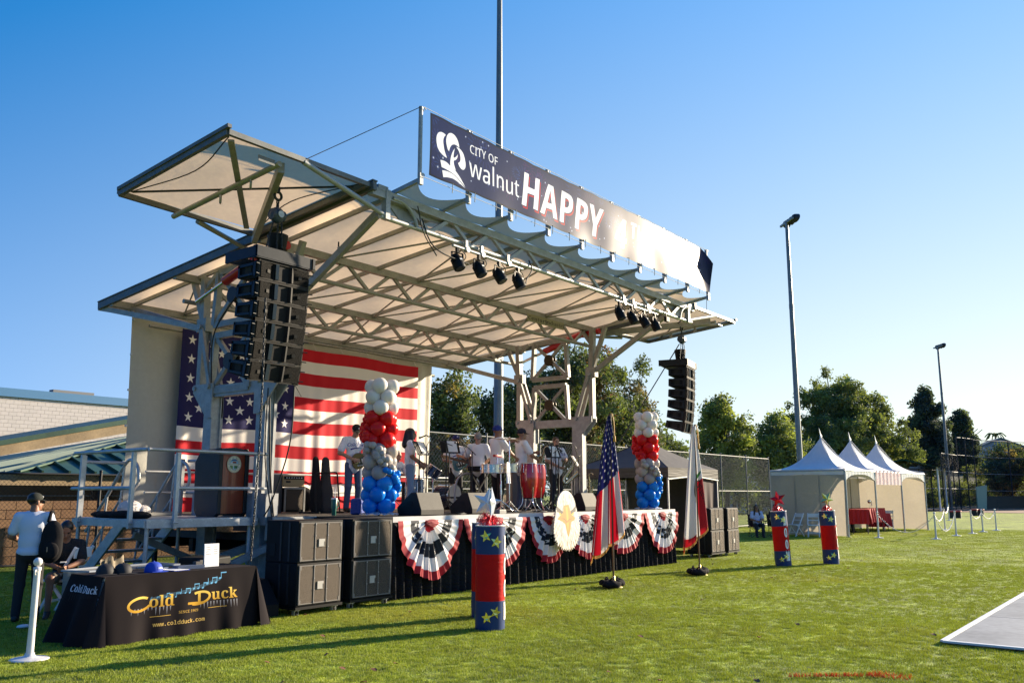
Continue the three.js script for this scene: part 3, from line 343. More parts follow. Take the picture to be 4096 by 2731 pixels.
function lineArray(label, x, z, ry, dir) {
  const o = thing('line_array', label, 'loudspeaker', [x, 0, z], ry, 'hanging speaker arrays'); const w = 0.86, h = 0.272, d = 0.44;
  part(o, 'fly_frame', [box(w + 0.14, 0.15, 0.03, 0, 4.86, 0.04), box(w + 0.14, 0.02, 0.10, 0, 4.78, 0.0), box(w + 0.14, 0.02, 0.08, 0, 4.935, 0.01), box(0.04, 0.15, 0.74, -w / 2 - 0.05, 4.86, -0.30), box(0.04, 0.15, 0.74, w / 2 + 0.05, 4.86, -0.30), box(w + 0.1, 0.12, 0.04, 0, 4.86, -0.64), box(0.1, 0.12, 0.7, 0, 4.86, -0.3)], M.frameDark);
  let y = 4.76, zz = 0, a = 0; const splay = [0.01, 0.03, 0.03, 0.035, 0.04, 0.05];
  for (let k = 0; k < 6; k++) {
    a += splay[k]; const b = part(o, 'speaker_box', (() => { const g = plate([[0, -0.01], [0, -h + 0.012], [-d, -h + 0.055], [-d, -0.05]], w - 0.03, 0.006); g.rotateY(-PI / 2).translate(w / 2 - 0.015, 0, 0); /* profile x -> z */ return metreUV(g); })(), M.arrayBox);
    b.position.set(0, y, zz); b.rotation.x = a;
    part(b, 'front_frame', [box(w, 0.022, 0.05, 0, -0.011, 0), box(w, 0.022, 0.05, 0, -h + 0.011, 0), box(0.022, h, 0.06, -w / 2 + 0.011, -h / 2, 0), box(0.022, h, 0.06, w / 2 - 0.011, -h / 2, 0)], M.arrayFrame);
    for (const s of [-1, 1]) { part(b, 'grille', box(0.265, h - 0.05, 0.02, s * 0.275, -h / 2, 0.012, s * -0.16), M.arrayGrille); part(b, 'logo_plate', box(0.05, 0.05, 0.01, s * 0.27, -h / 2 - 0.01, 0.028, s * -0.16), M.arrayFrame); part(b, 'horn_edge', box(0.045, h - 0.055, 0.05, s * 0.12, -h / 2, 0.018, s * 0.5), s < 0 ? M.horn : M.arrayBox); part(b, 'side_bracket', [box(0.02, 0.2, 0.05, s * (w / 2 + 0.012), -h / 2, -0.05), box(0.02, 0.04, 0.36, s * (w / 2 + 0.012), -0.06, -0.24), box(0.02, 0.18, 0.04, s * (w / 2 + 0.012), -h / 2, -0.4), box(0.02, 0.03, 0.3, s * (w / 2 + 0.012), -h + 0.07, -0.24)], M.frameDark); for (let q = 0; q < 2; q++) part(b, 'pin', rod([s * w / 2, -0.07 - q * 0.14, 0.03], [s * (w / 2 + 0.06), -0.07 - q * 0.14, 0.05], 0.008, 5), M.darkSteel); part(b, 'handle_recess', box(0.006, 0.13, 0.14, s * (w / 2 - 0.004), -h / 2, -0.22), M.rubber); }
    part(b, 'horn_throat', [box(0.2, h - 0.06, 0.012, 0, -h / 2, -0.035), ...[-1, 0, 1].map((q) => box(0.05, 0.04, 0.02, 0, -h / 2 + q * 0.065, -0.028))], M.rubber);
    y -= h * Math.cos(a) + 0.006; zz -= h * Math.sin(a) * 0.9;
  }
  part(o, 'bottom_rope', rod([w / 2 - 0.03, y, zz], [w / 2 + 0.08, y - 0.14, zz], 0.006, 5), M.wire);
  return o;
}
function hoist(label, x, z, top, bottom, tail) {
  const o = thing('chain_hoist', label, 'hoist', [x, 0, z]);
  const y = 5.52; part(o, 'motor_housing', [ball(0.115, 0, y, 0, 1, 1.05, 0.8, 14, 10), rod([-0.10, y, 0], [0.10, y, 0], 0.085, 14)], mat([0.03, 0.05, 0.09], 0.4)); part(o, 'name_disc', rod([0, y, 0.085], [0, y, 0.1], 0.05, 16), M.alum);
  part(o, 'shackle', [box(0.05, 0.10, 0.03, 0, top - 0.05, 0), strip(new THREE.TorusGeometry(0.06, 0.02, 8, 14).translate(0, top - 0.14, 0))], M.darkSteel); part(o, 'top_chain', chain([[0, top - 0.2, 0], [0, y + 0.1, 0]], 0.014, 0.075), M.darkSteel);
  part(o, 'load_chain', chain([[0.02, y - 0.1, 0], [0.02, bottom, 0]], 0.008, 0.045), M.darkSteel); part(o, 'load_chain', chain([[0.07, y - 0.1, 0.02], [0.09, bottom + 0.1, 0.02]], 0.008, 0.045), M.darkSteel);
  part(o, 'hand_chain', chain([[-0.06, y - 0.1, 0], [-0.16, y - 0.45, 0.02], [-0.20, bottom - 0.05, 0.02]], 0.007, 0.04), M.darkSteel);
  part(o, 'chain_bag', [lathe([[0, bottom + 0.02], [0.11, bottom + 0.02], [0.15, bottom + 0.32], [0.13, bottom + 0.33], [0.1, bottom + 0.1]], 16).translate(0.12, 0.0, -0.12)], M.black);
  if (tail) part(o, 'hanging_chain', chain(tail, 0.009, 0.05), M.darkSteel);
}
lineArray('tall black speaker array hanging under the left roof wing', 7.52, -9.82, 0.0, -1);
lineArray('black speaker array hanging under the right roof wing', 20.30, -9.86, 0.22, 1);
hoist('blue chain hoist above the left speaker array', 7.50, -10.0, 5.95, 4.95, [[-0.35, 4.2, 0.3], [-0.36, 2.5, 0.34], [-0.42, 0.75, 0.36]]);
hoist('blue chain hoist above the right speaker array', 20.30, -10.05, 5.95, 4.95);
single('rigging_rope', 'dark rope slanting from the right speaker array down behind the balloons', 'rope', [rod([20.25, 5.4, -10.1], [18.95, 2.3, -11.6], 0.014, 6)], M.wire);
{ const c = thing('signal_cable', 'thin black cables hanging from the left speaker array and tower', 'cable'); part(c, 'strand', pipe([[7.9, 3.2, -9.95], [7.98, 2.3, -10.1], [8.1, 1.5, -10.6], [8.2, 1.27, -10.9]], 0.011, 6), M.wire); part(c, 'strand', pipe([[8.9, 3.3, -11.85], [8.95, 2.0, -11.8], [9.02, 1.0, -11.7]], 0.016, 6), M.wire); part(c, 'strand', pipe([[8.86, 3.3, -11.83], [8.84, 2.2, -11.8], [8.9, 1.1, -11.6]], 0.012, 6), M.wire); }
// ---------------------------------------------------------------- stage lamps under the front truss
function lampBar(x0, x1, xs, label) {
  const b = thing('lamp_bar', 'aluminium lamp pipe under the front truss, ' + label, 'lamp bar', [0, 0, 0], 0, 'lamp pipes'); part(b, 'pipe', rod([x0, 5.56, -9.1], [x1, 5.55, -9.1], 0.026, 10), M.alum); for (const x of [x0 + 0.35, x0 + 0.75, x1 - 0.4]) part(b, 'clamp', [box(0.05, 0.16, 0.05, x, 5.64, -9.12), rod([x, 5.56, -9.14], [x, 5.56, -9.06], 0.045, 10)], M.alum);
  xs.forEach((x, k) => { const t = thing('stage_lamp', `black stage lamp, ${['first', 'second', 'third', 'fourth'][k]} from the left on the pipe ${label}`, 'stage lamp', [x, 5.53, -9.08], 0.1 * (k - 1.5), 'stage lamps'); const a = 0.75 + 0.12 * (k % 3);
    part(t, 'clamp', [box(0.045, 0.09, 0.05, 0, -0.035, 0)], M.black); part(t, 'yoke', [bar([-0.115, -0.08, 0], [0.115, -0.08, 0], 0.03, 0.014), bar([-0.115, -0.08, 0], [-0.115, -0.26, 0.01], 0.014, 0.03), bar([0.115, -0.08, 0], [0.115, -0.26, 0.01], 0.014, 0.03)], M.black);
    const c = part(t, 'lamp_body', [lathe([[0, 0.17], [0.05, 0.165], [0.075, 0.13], [0.09, 0.05], [0.10, -0.02], [0.10, -0.1], [0.085, -0.11], [0, -0.105]], 16), ...[0.0, 0.04, 0.08].map((q) => disc(0.098, 0.008, 0, q, 0, 16))], M.black); c.position.set(0, -0.26, 0.02); c.rotation.set(-a * 0.55, 0, 0.15); part(c, 'lens', disc(0.085, 0.006, 0, -0.113, 0, 16), mat([0.05, 0.05, 0.06], 0.1)); part(c, 'label', box(0.05, 0.03, 0.004, 0, 0.02, 0.1), M.white); part(c, 'knob', rod([0.1, 0, 0], [0.15, 0, 0], 0.02, 8), M.black); part(t, 'power_cord', pipe([[0.1, -0.02, 0], [0.17, -0.12, 0.02], [0.1, -0.24, -0.06], [0.02, -0.16, -0.07]], 0.008, 5), M.wire); });
}
lampBar(10.28, 12.16, [10.37, 10.92, 11.46, 12.0], 'nearer the camera'); lampBar(15.40, 17.2, [15.51, 16.02, 16.54, 17.03], 'at the far right');
{ const t = thing('work_lamp', 'small black work lamp clamped near the right end of the roof', 'lamp', [17.7, 5.52, -9.12]); part(t, 'housing', rbox(0.16, 0.12, 0.07, 0, 0, 0, 0.01), M.black); part(t, 'bracket', box(0.02, 0.24, 0.02, 0, 0.12, -0.02), M.black); const u = thing('work_lamp', 'small bullet work lamp on the brace above the left array', 'lamp', [9.05, 5.42, -10.45], 0.6); part(u, 'housing', rod([0, 0, 0], [0.02, 0.06, 0.14], 0.06, 14, 0.07), M.galv); part(u, 'bracket', box(0.02, 0.14, 0.02, 0, 0.08, 0), M.black); }
// ---------------------------------------------------------------- fences, poles, buildings
M.fenceDark = mat([0.03, 0.032, 0.034], 0.55, { metalness: 0.4 }); M.fenceGrey = mat([0.17, 0.175, 0.175], 0.6, { metalness: 0.3 });
function linkMesh(L, y0, y1, pitch, r) { // diamond wires of a chain-link sheet along local x, y0..y1
  const out = [], h = y1 - y0; const tri = (a, b) => out.push(rod(a, b, r, 3, r, false));
  for (let s = -h; s < L; s += pitch) { let a = Math.max(0, s), b = Math.min(L, s + h); if (b - a < 0.02) continue; tri([a, y0 + (a - s), 0.003], [b, y0 + (b - s), 0.003]); tri([a, y1 - (a - s), -0.003], [b, y1 - (b - s), -0.003]); }
  return merge(out);
}
function chainFence(label, p, q, h, step, pitch, r, m, rails, group) {
  const L = Math.hypot(q[0] - p[0], q[1] - p[1]), o = thing('chain_link_fence', label, 'fence', [p[0], 0, p[1]], Math.atan2(-(q[1] - p[1]), q[0] - p[0]), group), n = Math.round(L / step);
  for (let k = 0; k <= n; k++) part(o, 'post', [rod([k * L / n, 0, 0], [k * L / n, h + 0.06, 0], 0.035, 8), ball(0.042, k * L / n, h + 0.06, 0, 1, 0.8, 1, 8, 6)], m);
  for (const y of rails) part(o, 'rail', rod([0, y, 0], [L, y, 0], 0.024, 8), m);
  const w = part(o, 'wire_mesh', linkMesh(L, 0.03, h, pitch, r), m); w.userData.kind = 'stuff'; return o;
}
chainFence('dark chain-link fence in front of the brown dugout at the left', [2, -20], [24.5, -20], 2.05, 2.8, 0.095, 0.0035, M.fenceDark, [2.03, 0.1], 'chain-link fences');
chainFence('tall grey chain-link fence behind the stage and black canopy', [16, -17.75], [44.4, -17.3], 3.42, 2.9, 0.14, 0.005, M.fenceGrey, [3.4, 1.75, 0.1], 'chain-link fences');
function lightPole(label, x, z, heads, ry, top = 18) {
  const o = thing('light_pole', label, 'light pole', [x, 0, z], ry, 'sports field light poles'); part(o, 'shaft', rod([0, 0, 0], [0, top, 0], 0.185, 20, 0.10 - (top - 18) * 0.004), M.galvPole); part(o, 'base_flange', [disc(0.3, 0.06, 0, 0.05, 0, 18)], M.galvPole); part(o, 'joint_band', [rod([0, 6.2, 0], [0, 6.6, 0], 0.165, 20), rod([0, 12.5, 0], [0, 12.8, 0], 0.135, 20)], M.galvPole);
  if (heads) { part(o, 'cross_arm', bar([-0.9, 17.9, 0], [0.9, 17.9, 0], 0.12, 0.12), M.galvPole); for (let k = 0; k < 4; k++) { const x0 = -0.75 + k * 0.5, l = part(o, 'floodlight', [lathe([[0, 0], [0.12, 0.01], [0.2, 0.1], [0.3, 0.3], [0.28, 0.3], [0, 0.16]], 18)], M.darkSteel); l.position.set(x0, 18.05, 0.08); l.rotation.set(1.9, 0, (k - 1.5) * 0.25); } }
}
M.galvPole = mat([0.30, 0.32, 0.33], 0.45, { metalness: 0.5, map: tx(T.mottle, 1.2, 0.5) });
lightPole('thick grey light pole rising behind the stage out of the frame', 23.35, -18.5, false, 0.2, 25); lightPole('slim light pole with floodlights behind the white tents', 50.8, -17.9, true, 0.75); lightPole('far light pole with floodlights near the backstop at right', 105.9, -21.0, true, 0.7);
// white block hall
M.blockA = mat([0.62, 0.57, 0.55], 0.9, { map: tx(T.soft, 0.5) }); M.blockB = mat([0.59, 0.545, 0.525], 0.9, { map: tx(T.soft, 0.5) }); M.mortar = mat([0.46, 0.43, 0.41], 0.95);
M.tan = mat([0.50, 0.36, 0.20], 0.8, { map: tx(T.dust, 0.4) }); M.roofGreen = mat([0.055, 0.13, 0.085], 0.5, { metalness: 0.2, map: tx(T.dust, 0.3) }); M.ribPale = mat([0.33, 0.40, 0.32], 0.5); M.blueTrim = mat([0.06, 0.19, 0.36], 0.5);
function blocks(parent, x0, x1, y0, y1, z, bw, bh, mats, seed, gap = 0.01) { const g = box(bw - gap, bh - gap, 0.06), R = rng(seed); for (let r = 0; y0 + (r + 0.5) * bh < y1; r++) for (let x = x0 - (r % 2 ? bw / 2 : 0); x < x1; x += bw) { const b = part(parent, 'block', g, mats[Math.floor(R() * mats.length)]); b.position.set(x + bw / 2, y0 + (r + 0.5) * bh, z + R() * 0.006); } }
{
  const b = thing('white_hall', 'tall pale block building with blue roof trim at the left edge', 'building');
  const w = part(b, 'wall', [box(34, 6.9, 12, 15, 3.45, -57.06)], M.mortar); blocks(w, 19.5, 32, 3.3, 6.9, -51.03, 0.42, 0.212, [M.blockA, M.blockB, M.blockA], 3);
  part(b, 'wall_face', [box(21, 3.3, 0.06, 22, 1.65, -51.03), box(21, 6.9, 0.06, 9, 3.45, -51.03)], M.blockA); part(b, 'roof_trim', box(34.2, 0.46, 0.5, 15, 7.1, -51.1), M.blueTrim); part(b, 'roof', box(34, 0.1, 11.6, 15, 7.2, -57), M.mortar);
  for (const x of [24.9, 32.4]) part(b, 'roof_unit', [box(2.4, 0.28, 0.5, x, 7.42, -51.8)], M.fenceGrey);
  const c = thing('gable_pavilion', 'tan fascia gable roof with green edging behind the dugout', 'building');
  const P = (x, y) => [x, y, -31.4]; part(c, 'fascia', bar(P(8, 1.9), P(26, 6.04), 0.12, 0.34), M.tan); part(c, 'roof_edge', bar(P(8, 2.16), P(26, 6.3), 0.22, 0.17), M.roofGreen); part(c, 'roof', [plate([[8, 2.1], [26, 6.22], [44, 2.1], [44, 2.0], [26, 6.1], [8, 2.0]], 9).translate(0, 0, -40.6)], M.roofGreen); part(c, 'wall', box(34, 2.4, 7.6, 26, 1.2, -36), M.tan);
  const d = thing('dugout', 'brown block dugout with green ribbed metal roof behind the chain-link fence', 'dugout'); // eave at y 2.05, z -21.1
  const bm = [mat([0.36, 0.20, 0.10], 0.9, { map: tx(T.dust, 0.7) }), mat([0.33, 0.18, 0.095], 0.9, { map: tx(T.dust, 0.7) }), mat([0.39, 0.225, 0.12], 0.9, { map: tx(T.dust, 0.7) })];
  const w2 = part(d, 'wall', box(17, 1.42, 0.14, 15.9, 0.71, -21.52), mat([0.24, 0.15, 0.10], 0.95)); blocks(w2, 7.6, 20.5, 0, 1.44, -21.42, 0.41, 0.206, bm, 9, 0.014);
  part(d, 'back_wall', box(17, 2.3, 0.15, 15.9, 1.15, -24.2), mat([0.33, 0.19, 0.10], 0.95)); part(d, 'fascia', box(17, 0.26, 0.06, 15.9, 1.92, -21.15), M.tan); for (let x = 8; x < 24; x += 3.2) part(d, 'post', box(0.12, 2.0, 0.12, x, 1.0, -21.7), M.darkSteel);
  const bn = part(d, 'bench', [box(10, 0.04, 0.3, 14, 1.55, -23.4), box(10, 0.05, 0.05, 14, 1.3, -23.4)], M.alum);
  const ap = (x0, x1) => x0; const roof = (pts) => { const g = new THREE.BufferGeometry(); const v = pts.flat(); g.setAttribute('position', new THREE.Float32BufferAttribute(v, 3)); g.setIndex([0, 1, 2, 0, 2, 3]); const n = g.toNonIndexed(); n.computeVertexNormals(); return metreUV(n); };
  const rf = part(d, 'front_roof', roof([[9.0, 2.06, -20.95], [24.5, 2.06, -20.95], [24.5, 3.55, -25.6], [15.4, 3.55, -25.6]]), M.roofGreen); part(d, 'side_roof', roof([[9.0, 2.06, -20.95], [15.4, 3.55, -25.6], [15.4, 3.55, -27], [9.0, 2.06, -31]]), M.roofGreen);
  for (let k = 0; k < 24; k++) { const x = 9.55 + k * 0.62, t = Math.min(1, (x - 9.0) / 6.4); part(rf, 'roof_rib', bar([x, 2.08, -20.93], [x, 2.08 + 1.49 * t, -20.93 - 4.65 * t], 0.05, 0.10), M.roofGreen); }
  for (let k = 0; k < 7; k++) { const z = -21.6 - k * 0.7, t = Math.min(1, (-20.95 - z) / 4.65); part(rf, 'roof_rib', bar([9.0, 2.10, z], [9.0 + 6.4 * t, 2.10 + 1.49 * t, z], 0.06, 0.06), M.ribPale); }
  part(rf, 'hip_cap', bar([9.0, 2.1, -20.95], [15.4, 3.6, -25.6], 0.16, 0.04), M.roofGreen);
}
// ---------------------------------------------------------------- trees
function leafCluster(n, rad0, s, seed, narrow = 0.55) { const R = rng(seed), pos = [], nor = [], uv = []; const q = new THREE.Quaternion(), e = new THREE.Euler(); for (let k = 0; k < n; k++) { const c = V(R() - 0.5, R() - 0.5, R() - 0.5).normalize().multiplyScalar(rad0 * Math.cbrt(R())); e.set(R() * 6.3, R() * 6.3, R() * 6.3); q.setFromEuler(e); const L = s * (0.7 + 0.6 * R()), P = [V(-L / 2, 0, 0), V(0, L * narrow / 2, L * 0.08), V(L / 2, 0, 0), V(0, -L * narrow / 2, L * 0.08)].map((p) => p.applyQuaternion(q).add(c)); for (const t of [[0, 1, 2], [0, 2, 3]]) { const a = P[t[0]], b = P[t[1]], d = P[t[2]], nn = b.clone().sub(a).cross(d.clone().sub(a)).normalize(); for (const p of [a, b, d]) { pos.push(p.x, p.y, p.z); nor.push(nn.x, nn.y, nn.z); uv.push(0, 0); } } }
  const g = new THREE.BufferGeometry(); g.setAttribute('position', new THREE.Float32BufferAttribute(pos, 3)); g.setAttribute('normal', new THREE.Float32BufferAttribute(nor, 3)); g.setAttribute('uv', new THREE.Float32BufferAttribute(uv, 2)); return g; }
M.bark = mat([0.075, 0.058, 0.045], 0.95, { bumpMap: tx(T.wrinkle, 2), bumpScale: 0.03 }); M.leaf = mat(0xffffff, 1.0, { transmission: 0.5, thickness: 0 });
const CL = [leafCluster(9, 0.24, 0.15, 1), leafCluster(9, 0.34, 0.22, 2), leafCluster(14, 0.40, 0.22, 3, 0.16), leafCluster(10, 0.6, 0.38, 4)];
function tree(name, label, pos, o) { // o: trunk [r, h], lobes [[x,y,z,rx,ry,rz]...], clumps, per, cluster index, colours, spread, seed
  const R = rng(o.seed), t = thing(name, label, o.category ?? 'tree', pos, 0, o.group), g = []; const gauss = () => (R() + R() + R() - 1.5) * 1.15; const lobes = o.lobes, vol = lobes.map((l) => l[3] * l[4] * l[5]), tot = vol.reduce((a, b) => a + b, 0), cl = [];
  for (let k = 0; k < o.clumps; k++) { let r = R() * tot, i = 0; while (r > vol[i] && i < lobes.length - 1) r -= vol[i++]; const l = lobes[i], d = V(gauss(), gauss(), gauss()).normalize().multiplyScalar(Math.pow(R(), o.shell ?? 0.38) * (0.86 + 0.22 * R())); cl.push(V(l[0] + d.x * l[3], l[1] + d.y * l[4], l[2] + d.z * l[5])); }
  if (o.trunk) { const [r, h] = o.trunk, top = V(0.15 * (R() - 0.5) * h, h, 0.15 * (R() - 0.5) * h); g.push(pipe([[0, -0.1, 0], [top.x * 0.3 + 0.05, h * 0.4, top.z * 0.4], [top.x, h, top.z]], r * 0.8, 9), rod([0, -0.05, 0], [top.x * 0.12, h * 0.18, top.z * 0.15], r * 1.25, 10, r * 0.85)); for (let k = 0; k < (o.limbs ?? 22); k++) { const c = cl[Math.floor(R() * cl.length)], s = V(top.x, h, top.z).multiplyScalar(0.45 + 0.55 * R()), m = s.clone().lerp(c, 0.5).add(V((R() - 0.5) * 0.4, 0.25 + 0.2 * R(), (R() - 0.5) * 0.4)); g.push(rod(s, m, r * 0.34, 6, r * 0.2), rod(m, c, r * 0.2, 5, r * 0.05)); } part(t, 'trunk', g, o.bark ?? M.bark); }
  const n = o.clumps * o.per, im = new THREE.InstancedMesh(CL[o.cluster], M.leaf, n), mm = new THREE.Matrix4(), q = new THREE.Quaternion(), e = new THREE.Euler(), col = new THREE.Color(); let k = 0;
  for (const c of cl) { const tint = 0.72 + 0.5 * R(), ci = o.colours[Math.floor(R() * o.colours.length)], sp = o.spread * (0.6 + 0.7 * R()); for (let j = 0; j < o.per; j++) { const s = 0.75 + 0.6 * R(); e.set(R() * 6.3, R() * 6.3, R() * 6.3); q.setFromEuler(e); mm.compose(V(c.x + gauss() * sp, c.y + gauss() * sp * 0.75, c.z + gauss() * sp), q, V(s, s, s)); im.setMatrixAt(k, mm); const b = tint * (0.8 + 0.4 * R()); im.setColorAt(k, col.setRGB(ci[0] * b, ci[1] * b, ci[2] * b)); k++; } }
  im.name = o.crownName ?? 'crown'; im.userData.kind = 'stuff'; im.castShadow = im.receiveShadow = true; t.add(im); return t;
}
const G1 = [0.11, 0.145, 0.026], G2 = [0.14, 0.18, 0.03], G3 = [0.21, 0.25, 0.04], G4 = [0.28, 0.33, 0.045], GD = [0.075, 0.10, 0.026], AU = [0.22, 0.12, 0.03], YE = [0.24, 0.19, 0.04], PG = [0.055, 0.075, 0.04];
const bt = 'trees behind the stage';
tree('broadleaf_tree', 'slim tree with yellowing leaves beside the right curtain edge', [24.6, 0, -21.6], { trunk: [0.16, 4.6], seed: 11, lobes: [[0, 3.4, 0, 1.0, 1.6, 1.2], [-0.3, 5.4, 0, 0.8, 1.2, 1], [-0.6, 2.4, 0.2, 1.0, 1.2, 1], [0.3, 4.2, -0.4, 1, 1, 1]], clumps: 90, per: 16, cluster: 0, colours: [G1, G2, G3, YE], spread: 0.26, group: bt });
tree('broadleaf_tree', 'dark leafy tree behind the grey light pole', [27.6, 0, -21.4], { trunk: [0.22, 4.4], seed: 12, lobes: [[0, 4.1, 0, 1.6, 1.7, 1.6], [-1.0, 3.0, 0.3, 1.2, 1.3, 1.2], [0.7, 5.3, 0, 1.2, 1.2, 1.2], [-0.6, 2.2, -0.5, 1.4, 1.1, 1.2]], clumps: 130, per: 18, cluster: 0, colours: [G1, G1, GD, G2], spread: 0.3, group: bt });
tree('broadleaf_tree', 'large tree with patches of orange leaves behind the right tower', [31.8, 0, -20.9], { trunk: [0.3, 5.0], seed: 13, limbs: 34, lobes: [[0, 5.0, 0, 2.6, 2.4, 2.4], [1.5, 6.6, 0, 1.5, 1.5, 1.5], [2.2, 4.2, 0.3, 1.7, 1.6, 1.6], [-1.6, 5.6, 0, 1.5, 1.6, 1.5], [0.4, 3.0, 0, 2.6, 1.4, 2.0], [-0.3, 7.0, 0, 1.2, 1.0, 1.2]], clumps: 300, per: 20, cluster: 0, colours: [G1, G1, G2, GD, G2, G1, G2, G1, AU, YE, GD, G2], spread: 0.32, group: bt });
tree('broadleaf_tree', 'tree with green crown between the right tower and the hanging speakers', [35.4, 0, -20.4], { trunk: [0.2, 4.2], seed: 14, lobes: [[0, 4.4, 0, 1.6, 1.8, 1.6], [0.5, 6.1, 0, 1.0, 1.3, 1.0], [1.2, 3.3, 0, 1.3, 1.2, 1.3], [-1, 3.1, 0, 1.5, 1.3, 1.3], [0.9, 7.4, 0.2, 0.5, 0.8, 0.5]], clumps: 150, per: 18, cluster: 0, colours: [G1, G2, G1, GD, YE], spread: 0.28, group: bt });
tree('broadleaf_tree', 'low leafy tree peeking over the black canopy', [39.4, 0, -20.6], { trunk: [0.15, 3.2], seed: 15, lobes: [[0, 3.6, 0, 1.1, 1.1, 1.1], [-1.2, 3.0, 0, 1.2, 1.0, 1.1], [0.7, 2.9, 0, 0.9, 0.8, 0.9]], clumps: 70, per: 16, cluster: 0, colours: [G1, G2, GD], spread: 0.26, group: bt });
const rt = 'trees at the right side of the field';
tree('broadleaf_tree', 'bright green tree with bare twigs left of the white tents', [57.2, 0, -25.4], { trunk: [0.22, 5.0], seed: 16, lobes: [[0, 5.2, 0, 2.0, 2.4, 2.0], [1.1, 3.6, 0, 1.6, 1.6, 1.6], [-0.8, 3.4, 0, 1.4, 1.4, 1.4], [-0.9, 6.8, 0, 1.1, 1.4, 1.1]], clumps: 160, per: 14, cluster: 1, colours: [G3, G4, G4, G3], spread: 0.42, group: rt });
tree('broadleaf_tree', 'bright green rounded tree just left of the big dome tree', [62.4, 0, -23.6], { trunk: [0.22, 4.4], seed: 17, lobes: [[0, 4.6, 0, 1.9, 2.2, 1.9], [0.6, 6.2, 0, 1.1, 1.3, 1.1], [-0.9, 3.3, 0, 1.5, 1.3, 1.5], [1.0, 3.0, 0, 1.3, 1.2, 1.3]], clumps: 150, per: 14, cluster: 1, colours: [G3, G4, G4, G3], spread: 0.42, group: rt });
tree('dome_tree', 'huge dark domed tree behind the white tents', [91.2, 0, -28.2], { trunk: [0.5, 6], seed: 18, limbs: 40, lobes: [[0, 8.0, 0, 5.6, 5.0, 5.0], [-3.6, 6.0, 2, 4.4, 4.4, 4.0], [3.6, 6.2, -1, 4.4, 4.4, 4.0], [0.2, 11.2, 0, 3.6, 3.0, 3.4], [4.6, 4.0, 3.6, 3.4, 3.2, 3.2], [-4.6, 4.0, 1.0, 3.2, 3.2, 3.2], [1.8, 9.6, 2, 3.4, 3.0, 3.2], [2.0, 6.0, 4.4, 3.4, 3.6, 3.4]], clumps: 760, per: 18, cluster: 1, colours: [G2, G3, G1, G2, G3, G3], spread: 0.5, group: rt });
tree('pine_tree', 'tall dark pine left of the far light pole', [138, 2.5, -29.6], { trunk: [0.4, 12], seed: 19, limbs: 30, lobes: [[0, 11.5, 0, 2.2, 1.6, 2.2], [0, 8.6, 0, 3.0, 1.8, 3.0], [0.6, 6.0, 0, 3.3, 1.8, 3.0], [-0.4, 13.2, 0, 1.3, 1.2, 1.3], [-0.8, 4.2, 0, 2.6, 1.4, 2.4]], clumps: 230, per: 14, cluster: 3, colours: [PG, PG, GD], spread: 0.5, shell: 0.6, group: rt });
tree('pine_tree', 'dark conical pine right of the far light pole', [148, 2.5, -27.0], { trunk: [0.35, 10], seed: 20, lobes: [[0, 5.4, 0, 2.3, 3.2, 2.3], [0, 8.6, 0, 1.6, 2.4, 1.6], [0, 11, 0, 0.9, 1.5, 0.9]], clumps: 170, per: 14, cluster: 3, colours: [PG, GD, G1], spread: 0.42, shell: 0.5, group: rt });
tree('broadleaf_tree', 'tree with yellow leaves at the right edge behind the backstop', [124, 0, -11.0], { trunk: [0.3, 6], seed: 21, lobes: [[0, 6.0, 0, 4.2, 4.0, 4.0], [-3.6, 4.4, 0, 3.2, 3.0, 3], [3.6, 5.4, 0, 3.6, 4.4, 3.6], [-1.0, 11.4, 0, 1.7, 2.4, 1.7], [3.4, 11.8, 0, 2.4, 2.8, 2.4], [5.5, 8.5, 1.5, 3.4, 4.0, 3.0]], clumps: 420, per: 14, cluster: 1, colours: [G1, G2, GD, GD, YE, AU, G2], spread: 0.6, group: rt });
tree('broadleaf_tree', 'shaggy tree with yellowing leaves behind the tall backstop posts', [128, 0, -18.6], { trunk: [0.3, 5], seed: 22, lobes: [[0, 4.6, 0, 3.4, 3.4, 3], [2.8, 4.6, 0.6, 2.6, 3.2, 2.6], [-2.8, 3.6, 0, 2.4, 2.4, 2.4]], clumps: 260, per: 14, cluster: 1, colours: [G1, G2, GD, GD, YE], spread: 0.6, group: rt });
